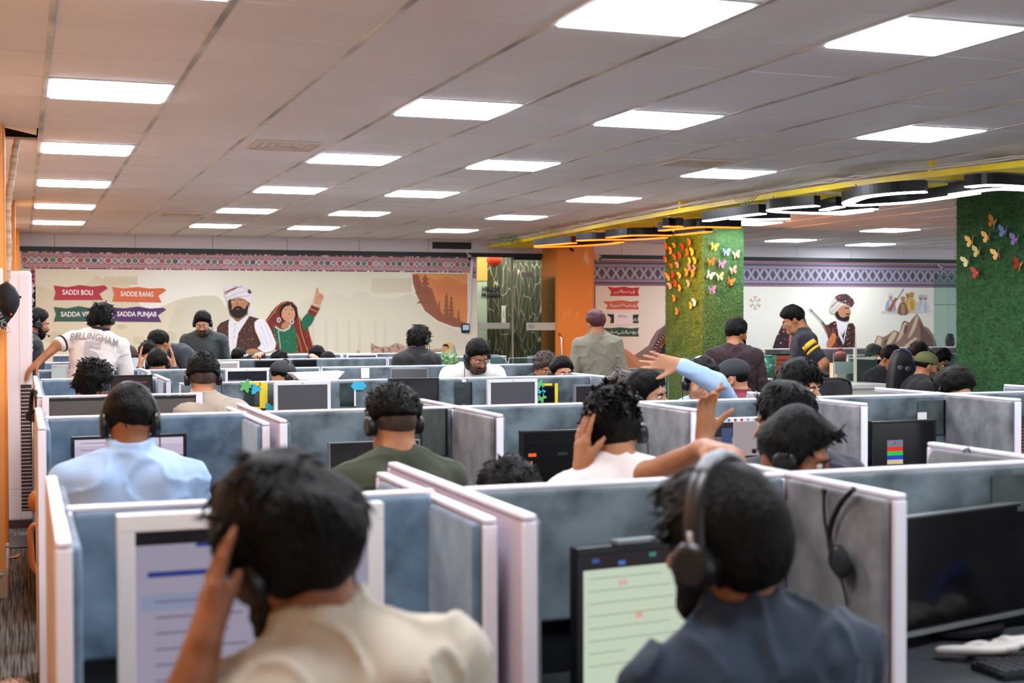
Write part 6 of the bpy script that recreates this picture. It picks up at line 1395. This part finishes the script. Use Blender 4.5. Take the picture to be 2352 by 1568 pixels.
    if cap:
        cm = mat('cap_'+capc, capc, .75, bump=.15, bscale=150); back = -1 if cap == 'back' else 1
        cp = [Ell(HL(0, -.018, .045), np.array((.090, .110, .085))*sh, A, .02), Half(HL(0, 0, .022), nrm(-hU+hF*.05*back), .006)]
        V, Fc = grow(cp, .007); link('cap', np_mesh('cap', V-base, Fc), cm, root)
        vs = []; n_ = 13
        for i in range(n_):
            a = -1.15+2.3*i/(n_-1)
            for rr_, dz in ((.085, .024), (.15 if cap != 'back' else .125, .008-.004*0)): vs.append(HL(rr_*math.sin(a)*(.95 if rr_ < .1 else .55), back*(.02+rr_*math.cos(a)*1.0)+(0 if rr_ < .1 else .02*back), dz-(.012*a*a))-base)
        N2 = len(vs); vs += [v-hU*.004 for v in vs]
        fs = [(2*i, 2*i+1, 2*i+3, 2*i+2) for i in range(n_-1)]; fs += [tuple(N2+k for k in f[::-1]) for f in fs]+[(2*i+1, 2*i+1+N2, 2*i+3+N2, 2*i+3) for i in range(n_-1)]
        put('cap_visor', MB().add(vs, fs, 0, True), cm, root); put('cap_button', MB().ball(HL(0, -.018, .131)-base, .007, 8, 6), cm, root)
    # ---- shirt ----
    if shirt:
        sp = torso(.010)
        for sd, J in joints.items():
            S_, E, Wr = J[:3]
            if sleeve == 'long': sp += [Cap(S_, E, .062*s, .052*s, .03), Cap(E, E+(Wr-E)*.93, .051*s, .038*s, .02)]
            elif sleeve == 'mid': sp += [Cap(S_, E, .062*s, .053*s, .03), Cap(E, E+(Wr-E)*.25, .052*s, .050*s, .02)]
            elif sleeve == 'short': sp += [Cap(S_, S_+(E-S_)*.72, .063*s, .060*s, .03)]
        sp.append(Cap(Nk+U*.040*s+Fb*.004, HL(0, -.02, -.03), .047*s, .062*s, .008, sub=True))
        if collar == 'polo': sp.append(Ring(Nk+U*.028*s+Fb*.006*s, nrm(U-Fb*.25), .064*s, .0075*s, .008, .012*s))
        elif collar == 'band': sp.append(Ring(Nk+U*.026*s+Fb*.004*s, nrm(U-Fb*.2), .062*s, .006*s, .008, .010*s))
        else: sp.append(Ring(Nk+U*.012*s+Fb*.006*s, nrm(U-Fb*.3), .067*s, .006*s, .006, .002*s))
        w1 = waves(seed+5, 24, 6, (1, 1, .5)); w2 = waves(seed+6, 46, 6, (.8, .8, .8)); w3 = waves(seed+7, 95, 7)
        V, Fc = grow(sp, h, lambda P: -wrinkle*(w1(P)*.5+1.25*np.clip(1-np.abs(w2(P))*1.6, 0, 1)**2-.3+.18*w3(P))-.001, wrinkle*2)
        sm = shirt if not isinstance(shirt, str) else mat('cloth_'+shirt, shirt, .85, bump=.12, bscale=260, sheen=.1)
        link('shirt', np_mesh('shirt', V-base, Fc), sm, root)
    if pants:
        pp = [Ell(Pv-U*.01, np.array((.172, .132, .11))*s, [Rb, Fb, U], .03)]
        for sd, J in joints.items(): hip, kn, an, toe = J[4:8]; pp += [Cap(hip, kn, .086*s, .064*s, .04), Cap(kn, kn+(an-kn)*.93, .064*s, .055*s, .03)]
        V, Fc = grow(pp, max(h, .012)); link('trousers', np_mesh('trousers', V-base, Fc), mat('cloth_'+pants, pants, .85), root)
        m = MB()
        for sd, J in joints.items(): an, toe = J[6]-base, J[7]-base; m.tube([an-F*.05+U0*-.045, an+U0*-.04, toe+F*.0], [.04, .045, .038], 10)
        put('shoes', m, M_bbez, root)
    if hs:
        kw = hs_kw or {}; headset(hs_label or 'black headset on '+label, H, hR, hF, hU, H, s=sh*kw.pop('hss', 1.0+.06*(hair in ('fluffy', 'curly', 'bangs', 'swept'))), **kw)
    return dict(root=root, base=base, H=H, HL=HL, BL=BL, Sh=Sh, Rb=Rb, Fb=Fb, U=U, Nk=Nk, F=F, R=R)
# ================= the people, nearest first =================
TOC = nrm(-ray(1176, 784))     # roughly towards the lens side of the room
P1 = person('man in a beige shirt holding his left ear at the nearest left desk', 668, 1022, 2.02, headk=1.0, face=2, shirt='b8b09f', skin='c', lean=14, side=-9, hy=-30, hp=14, hr=-12, h=.0070, hair='wavy', locksn=420, sleeve='short', collar='polo', brows=True, beard=True, shoulder=.93,
    arms=dict(L=dict(E=(395, 1700, 1.84), W=(462, 1500, 1.88), T=(505, 1240, 1.93), Nw=(1, .15, 0), curl=.10, spread=.02, thumb=.05, tcurl=.0, t=-1)), wrinkle=.0085, hvol=1.05, neckl=.118, hs=True, hs_label='headset half hidden under the thick hair of the man in beige', hs_kw=dict(mic=0))
P2 = person('man in a dark navy shirt wearing a large headset, nearest middle desk', 1662, 1058, 2.33, headk=1.0, face=6, shirt='1f2e40', skin='c', lean=12, side=-6, hy=-34, hp=6, hr=-4, h=.0070, hair='smooth', hvol=1.0, quiff=(0, .085, .085, (.05, .045, .04)), locksn=500, collar='polo', wrinkle=.012, shoulder=.98, neckl=.12, beard=True,
    hs=True, hs_label='large black headset with silver-grey band on the man in navy', hs_kw=dict(mic=0, big=True, hss=1.12, strip=mat('band_silver', '8a9298', .4)))
P3 = person('man in a pale blue polo shirt seen from behind, second row', 298, 882, 4.3, headk=.86, face=2, shirt='9dbbe0', skin='c', lean=8, hy=0, hp=6, h=.0085, hair='short', hvol=.7, locksn=260, sleeve='short', collar='polo', shoulder=.98, width=1.02, wrinkle=.0065,
    arms=dict(L=dict(e=(.0, .10, -.26), w=(.06, .30, -.25))),
    hs=True, hs_label='black padded headset on the man in the pale blue polo', hs_kw=dict(mic=0, big=True))
P4 = person('man in an olive green shirt seen from behind, second row', 903, 874, 4.35, headk=.88, face=2, shirt='353d2b', skin='b', lean=8, hy=-8, hp=8, h=.0085, hair='fade', hvol=1.25, locksn=420, sleeve='long', shoulder=.90, width=.92,
    hs=True, hs_label='thin black headset on the man in olive green', hs_kw=dict(mic=0))
P5 = person('man in a white tee stretching his arm over the side screen', 1405, 884, 4.12, face=8, shirt='e9e2de', skin='b', lean=14, side=-4, hy=10, hp=16, hr=-6, h=.0078, hair='swept', hvol=1.1, neckl=.095, locksn=420, sleeve='short', wrinkle=.004,
    arms=dict(L=dict(E=(1300, 1190, 3.95), W=(1336, 1085, 4.02), T=(1338, 940, 4.05), Nw=(1, .2, 0), curl=.15, t=-1, thumb=.4), R=dict(E=(1490, 1092, 3.85), W=(1618, 1030, 3.58), T=(1725, 1032, 3.42), Nw=(0, 0, -1), curl=.45, spread=.1)),
    hs=True, hs_label='black headset on the man in the white tee', hs_kw=dict(mic=0))
person('head of curly dark hair just above the nearest middle screen', 1165, 1042, 3.95, face=178, shirt='3a3d44', skin='b', lean=26, hp=34, h=.009, hair='curly', locksn=360, hs=True, hs_label='headset band on the curly head behind the nearest middle screen', hs_kw=dict(mic=0))
P7 = person('man with tousled black hair raising an open left hand', 1802, 870, 4.5, face=4, shirt='2c3038', skin='b', lean=8, hy=-38, hp=10, h=.0078, hair='wavy', hvol=.8, locksn=420, beard=True, sleeve='short',
    arms=dict(L=dict(E=(1628, 1130, 4.1), W=(1618, 1003, 4.2), T=(1622, 930, 4.2), Nw=(.3, -1, 0), curl=.25, spread=.30, thumb=.8, curls=[.05, .55, .65, .5], t=1)), hs=True, hs_label='thin black headset with boom on the tousled man', hs_kw=dict(mic=-1))
P8 = person('man with wavy quiff looking down to the right', 1826, 932, 3.72, face=134, shirt='c9ccd4', skin='c', lean=18, hy=0, hp=17, h=.0078, hair='wavy', hvol=.7, quiff=(0, .11, .085, (.06, .055, .045)), locksn=220, hs=True, hs_label='black headset on the man with the wavy quiff', hs_kw=dict(mic=0))
P9 = person('man in pale blue sleeves flinging an arm across his face', 1613, 816, 7.1, s=1.05, face=196, shirt='a3c0e2', skin='a', lean=10, hp=10, h=.009, hair='short', hvol=1.5, sleeve='long',
    arms=dict(L=dict(E=(1645, 880, 6.75), W=(1560, 838, 6.7), T=(1490, 826, 6.7), Nw=TOC, curl=.22, spread=.14, thumb=.7, hs=1.05)), hs=True, hs_label='headset with white strip on the man in pale blue sleeves', hs_kw=dict(mic=0, strip=mat('strip_white', 'd8d8dc', .4)))
P10 = person('man in a black cap and maroon polo, in profile facing left', 1680, 822, 8.2, s=1.05, face=-52, shirt='6a1c2c', skin='a', lean=14, hp=10, h=.009, hair='short', hvol=.5, locksn=0, cap='front', capc='1c1f26', sleeve='short', collar='polo', beard=HAIR_G, top=.135)
person('person with thick brown hair bent low beside the white-shirted row end', 1432, 845, 7.7, face=178, shirt='3a3a40', skin='a', lean=24, hp=36, h=.009, hair='fluffy', hairm=HAIR_B, hvol=.9)
P12 = person('young man with a black quiff looking down, boom by his mouth', 1487, 841, 7.1, s=1.1, face=140, shirt='e4e4e8', skin='a', lean=18, hp=3, hr=6, h=.0078, hair='short', hvol=1.6, locksn=320, hs=True, hs_label='black headset with boom on the young man with a quiff', hs_kw=dict(mic=-1))
P13 = person('young man with a black fringe looking down, right of centre', 1838, 822, 7.25, s=1.15, face=152, shirt='2c2e34', skin='a', lean=16, hp=6, hr=3, h=.0078, hair='wavy', locksn=420, hvol=.75, hs=True, hs_label='silver-banded headset on the man with a fringe', hs_kw=dict(mic=-1, band=M_hsm))
P14 = person('man with short combed hair showing only his forehead, far right', 2192, 838, 7.6, s=1.15, face=172, shirt='30343a', skin='a', lean=20, hp=14, h=.0078, hair='short', hvol=1.8, locksn=320, hs=True, hs_label='thin headset on the man showing only his forehead', hs_kw=dict(mic=0))
P15 = person('man in an olive cap and black tee beside the gaming chair', 2130, 806, 11.2, face=106, shirt='17181c', skin='b', lean=12, hp=12, h=.009, hair='short', hvol=.6, locksn=0, cap='front', capc='5a5f36', sleeve='short', beard=HAIR_G, top=.135)
P16 = person('bearded man standing in a dark maroon shirt, back turned', 1692, 729, 11.3, face=22, seat=False, shirt='2b171c', skin='b', lean=4, hy=54, hp=8, h=.0095, hair='short', hvol=1.1, beard=True, shoulder=1.0, width=1.08, wrinkle=.006)
P17 = person('slim man standing in a black tee with yellow sleeve stripes', 1822, 699, 11.8, face=-58, seat=False, shirt='1d1d26', skin='b', lean=8, hy=-4, hp=26, h=.0095, hair='short', hvol=1.3, sleeve='short', shoulder=.9,
    arms=dict(L=dict(e=(-.06, -.17, -.22), w=(-.08, .02, -.40)), R=dict(e=(.05, .05, -.27), w=(.05, .15, -.45))))
P18 = person('man standing in a grey kurta with reddish hair, back turned', 1368, 709, 12.4, face=14, seat=False, shirt='7d7868', skin='b', lean=3, hy=-18, hp=6, h=.0095, hair='short', hvol=1.3, hairm=HAIR_R, collar='band', wrinkle=.007, shoulder=.96)
P19 = person('long-haired man standing in a black shirt, back turned', 962, 744, 12.1, shoulder=.88, width=.92, face=8, seat=False, shirt='141417', skin='a', lean=10, hy=38, hp=16, h=.0095, hair='straight', locksn=420, hvol=1.1, sleeve='long', collar='polo', hs=True, hs_label='black headset on the long-haired man in black', hs_kw=dict(mic=1))
P20 = person('man in glasses and a white jersey leaning over the fourth row', 1097, 775, 10.0, face=186, seat=False, shirt='e2ded9', skin='b', lean=32, hy=-14, hp=30, hr=4, h=.0075, hair='short', hvol=1.3, beard=HAIR_G, glasses=True, shoulder=1.02, width=1.02, sleeve='mid',
    arms=dict(L=dict(e=(-.12, .05, -.26), w=(-.10, .25, -.40)), R=dict(e=(.12, .05, -.26), w=(.10, .25, -.40))), hs=True, hs_label='black headset on the man in glasses and white jersey', hs_kw=dict(mic=1))
P21 = person('man standing in a white printed football jersey, arm outstretched', 233, 692, 10.6, face=14, seat=False, shirt='dcd8d4', skin='b', lean=16, side=8, hy=16, hp=12, h=.0085, hair='fluffy', hvol=.8, sleeve='short', shoulder=1.0, width=1.0, wrinkle=.006,
    arms=dict(L=dict(E=(132, 792, 10.4), W=(88, 832, 10.3), curl=.3), R=dict(e=(.05, .1, -.28), w=(.0, .3, -.40))), hs=True, hs_label='black headset on the man in the printed jersey', hs_kw=dict(mic=-1, band=M_hsm))
P22 = person('bearded man in glasses standing in a dark grey kurta', 465, 712, 14.1, face=194, seat=False, shirt='33393a', skin='a', lean=8, hy=0, hp=22, h=.009, hair='short', hvol=1.5, beard=HAIR_G, glasses=True, collar='band', shoulder=1.02, hs=True, hs_label='black headset on the man in the dark grey kurta', hs_kw=dict(mic=-1))
person('man in a pinstriped dark shirt bending over, face hidden', 367, 755, 12.8, face=-120, seat=False, shirt='333a44', skin='b', lean=56, hy=0, hp=40, h=.0095, hair='short', hvol=1.4, sleeve='short')
person('close-cropped head with a thin headset, left far rows', 296, 794, 13.4, face=10, shirt='3a3d44', skin='b', lean=10, hp=10, h=.0095, hair='buzz', locksn=0, hairm=HAIR_G, hs=True, hs_label='thin headset on the close-cropped head', hs_kw=dict(mic=0))
person('man with wavy hair facing the camera over the fifth row, eyes down', 341, 782, 12.6, face=178, shirt='5a5458', skin='a', lean=14, hp=20, h=.0095, hair='swept', hs=False)
P26 = person('man from behind with both hands raised beside his headset', 362, 800, 11.2, face=4, shirt='2c2f36', skin='a', lean=8, hp=4, h=.0085, hair='short', hvol=.8,
    arms=dict(L=dict(E=(318, 875, 11.0), W=(322, 846, 11.0), T=(322, 815, 11.0), Nw=(1, 0, 0), curl=.12, thumb=.4), R=dict(E=(404, 875, 11.0), W=(400, 846, 11.0), T=(397, 815, 11.0), Nw=(-1, 0, 0), curl=.12, thumb=.4)), hs=True, hs_label='black headset between two raised hands', hs_kw=dict(mic=0, big=True))
person('moustached man in profile half hidden by the air conditioner', 84, 706, 11.2, face=76, seat=False, shirt='22242a', skin='b', lean=6, hp=12, h=.009, hair='short', hvol=1.2, beard=True, hs=True, hs_label='headset with boom on the moustached man by the air conditioner', hs_kw=dict(mic=1))
P28 = person('man with thick fluffy black hair before the dark reddish monitor', 214, 818, 7.7, face=22, shirt='c3b9c2', skin='b', lean=14, hy=24, hp=14, h=.0085, hair='fluffy', locksn=420, hvol=1.15, hs=True, hs_label='black headset on the fluffy-haired man at left', hs_kw=dict(mic=1))
P29 = person('man with faded undercut in a taupe shirt, third row', 466, 808, 7.4, face=2, shirt='9c8f80', skin='b', lean=8, hy=2, hp=8, h=.0085, hair='fade', hvol=1.3, locksn=420, collar='band', shoulder=1.02, hs=True, hs_label='black headset on the man in taupe', hs_kw=dict(mic=0))
P30 = person('man in a worn black cap with a headset, in profile facing right', 652, 826, 9.9, face=68, shirt='26282e', skin='a', lean=12, hp=14, h=.009, hair='short', locksn=0, hvol=.5, cap='front', capc='26282c', beard=HAIR_G, top=.135, hs=True, hs_label='headset over the worn black cap', hs_kw=dict(mic=1))
person('dark hair under the painted man, leftmost of the farthest heads', 547, 798, 15.3, face=178, shirt='2a2c30', skin='b', hp=30, h=.0105, hair='short', locksn=120)
person('man gripping the fifth row screen, left of the two grips', 579, 813, 14.3, face=178, shirt='2a2c30', skin='a', hp=30, h=.0095, hair='short', locksn=120, arms=dict(L=dict(E=(620, 850, 14.0), W=(600, 814, 13.9), T=(585, 812, 13.7), Nw=(0, 0, -1), curl=.8)))
person('wavy-haired head below the painted woman', 641, 802, 15.0, face=172, shirt='2a2c30', skin='b', hp=30, h=.0105, hair='curly', locksn=160)
person('sleek black hair with a headset, right of the painted woman', 728, 792, 14.6, face=20, shirt='2a2c30', skin='b', hp=14, h=.0095, hair='short', hvol=1.3, locksn=120, hs=True, hs_label='headset on the sleek black hair, far row', hs_kw=dict(mic=0))
person('man gripping the fifth row screen, right of the two grips', 752, 807, 14.2, face=178, shirt='2a2c30', skin='a', hp=26, h=.0095, hair='short', locksn=120, arms=dict(R=dict(E=(700, 850, 13.9), W=(716, 818, 13.7), T=(732, 822, 13.5), Nw=(0, 0, -1), curl=.8)))
P32 = person('man with thick black hair, only eyes above the fourth row', 1290, 816, 9.8, face=176, shirt='3a3c42', skin='a', lean=14, hp=2, h=.0085, hair='short', hvol=1.1, locksn=320, hs=True, hs_label='thin headset on the man with only his eyes showing', hs_kw=dict(mic=0, band=M_hsm))
person('curly brown head behind the clear acrylic screens', 1250, 803, 11.6, face=178, shirt='3a3c42', skin='b', hp=26, lean=18, h=.0095, hair='curly', hairm=HAIR_B)
person('dark green beanie-like head, leftmost on the far right', 2007, 789, 13.4, face=178, shirt='2a3a34', skin='a', hp=20, h=.0105, hair='short', locksn=0, hairm=mat('beanie_green', '1e2c28', .9))
person('dark head just left of the gaming chair top', 2046, 789, 12.6, face=165, shirt='2a2c30', skin='b', hp=20, h=.0095, hair='short', locksn=160, hvol=1.4)
person('dark-haired head below the painted mountain peak', 2112, 783, 13.6, face=178, shirt='2a2c30', skin='a', hp=16, h=.0095, hair='swept', locksn=160)
person('wiry-haired head beside the green column, far right', 2158, 796, 12.6, face=170, shirt='2a2c30', skin='b', hp=24, h=.0105, hair='curly', locksn=160)

# ---- lettering, stripes and trims on clothes (parts of the clothes' wearers) ----
def on_back(P, txt, size, x, z, col, wd, off=.145, arc=0.0, name='lettering'):
    me = text_mesh(txt, size, .0003, 1.0, 'CENTER', .001); xs = [v.co[0] for v in me.vertices]; k = wd/(max(xs)-min(xs)+1e-6)
    for v in me.vertices:
        X, Zz = v.co[0]*k, v.co[1]; Zz -= arc*X*X; q = P['BL'](x+X, -off+.55*X*X+.01*abs(z), z+Zz)-P['base']; v.co = tuple(map(float, q-P['Fb']*v.co[2]))
    return link(name, me, flat(col), P['root'])
on_back(P21, 'BELLINGHAM', .075, 0, -.075, '8a8688', .36, .135, .8); on_back(P21, '5', .26, .0, -.22, 'a8a6a8', .15, .150)
def arm_ring(P, sd, t0, t1, r, col, name='sleeve_stripe', e=None):
    S_ = P['Sh'][sd]; E_ = S_+(P['Rb']*e[0]+P['Fb']*e[1]+np.array([0, 0, e[2]])) if len(e) == 3 and abs(e[0]) < 2 else atd(*e)
    a, b_ = S_+(E_-S_)*t0-P['base'], S_+(E_-S_)*t1-P['base']; return put(name, MB().tube([a, b_], r, 18), flat(col), P['root'])
arm_ring(P17, -1, .18, .34, .0700, 'e0b030', e=(-.06, -.17, -.22)); arm_ring(P17, -1, .42, .50, .0680, 'e0b030', e=(-.06, -.17, -.22))
arm_ring(P21, -1, .66, .70, .067, '4a3638', e=(132, 792, 10.4)); arm_ring(P21, -1, .73, .745, .067, '4a3638', e=(132, 792, 10.4))
def collar_ring(P, col, R_=.068, r=.0085, up=.026, tall=.012):
    V, Fc = grow([Ring(P['Nk']+P['U']*up+P['Fb']*.006, nrm(P['U']-P['Fb']*.25), R_, r, .005, tall)], .006); link('collar', np_mesh('collar', V-P['base'], Fc), flat(col), P['root'])
collar_ring(P21, '1c1c22'); collar_ring(P20, '26242a', R_=.072, r=.012, up=.02, tall=.02)

# ---- loose headsets hung on the screens ----
def hung(label, loc, yaw, s=1.0, pitch=0, roll=0):
    R, F, U = frame(yaw, pitch, roll); return headset(label, np.array(loc), R, F, U, np.array(loc), mic=-1, s=s)
h1 = hung('black headset hung over the corner of the long aisle screen', (-.045, 1.02, 1.085), 80, 1.0); h1['group'] = 'headsets hung on screens'
t = thing('headset', 'black headset hanging on the side screen right of the man in navy', 'headset', (1.70, -3.70, 1.0), 'headsets hung on screens'); o = np.array(t.location)
Q = lambda px, py: atx(px, py, 1.69)-o
put('boom', MB().tube(catmull([Q(1893, 1128), Q(1893, 1180), Q(1902, 1235), Q(1915, 1280)], 6), .004, 6), M_hs, t); put('microphone', MB().ball(Q(1893, 1128), .008, 8, 6), M_hs2, t)
put('band', MB().tube(catmull([Q(1962, 1122), Q(1935, 1150), Q(1912, 1195), Q(1905, 1240), Q(1915, 1285)], 6), .007, 8), M_hs, t)
put('ear_cup', MB().ball(Q(1925, 1285), .036, 14, 10, sc=(.45, 1, 1)), M_hs, t); put('ear_cushion', MB().ball(Q(1940, 1292)+(-.01, 0, 0), .033, 14, 10, sc=(.4, 1, 1.1)), M_hs2, t)
put('cord', MB().tube(catmull([Q(1925, 1300), Q(1935, 1340), Q(1945, 1385), Q(1952, 1450)], 5), .003, 5), M_hs, t)
t = thing('hanging_headset', 'thin headset cord clipped over the low rounded grey screen', 'headset', aty(2222, 1026, -3.2)); o = np.array(t.location)
Q = lambda px, py: atx(px, py, 2.575)-o
put('cord', MB().tube(catmull([Q(2205, 1060), Q(2212, 1040), Q(2222, 1027), Q(2229, 1040), Q(2233, 1060)], 5), .0025, 5), M_hs, t); put('clip', MB().ball(Q(2222, 1030), .007, 8, 6), M_hsm, t)
# ---- chairs under the nearest seated men ----
for P, lab in ((P1, 'man in beige'), (P2, 'man in navy'), (P3, 'man in the pale blue polo'), (P4, 'man in olive green'), (P5, 'man in the white tee')):
    office_chair('office chair under the %s' % lab, (P['base'][0], P['base'][1], 0), 0, bw=.4, top=.86, bot=.6)
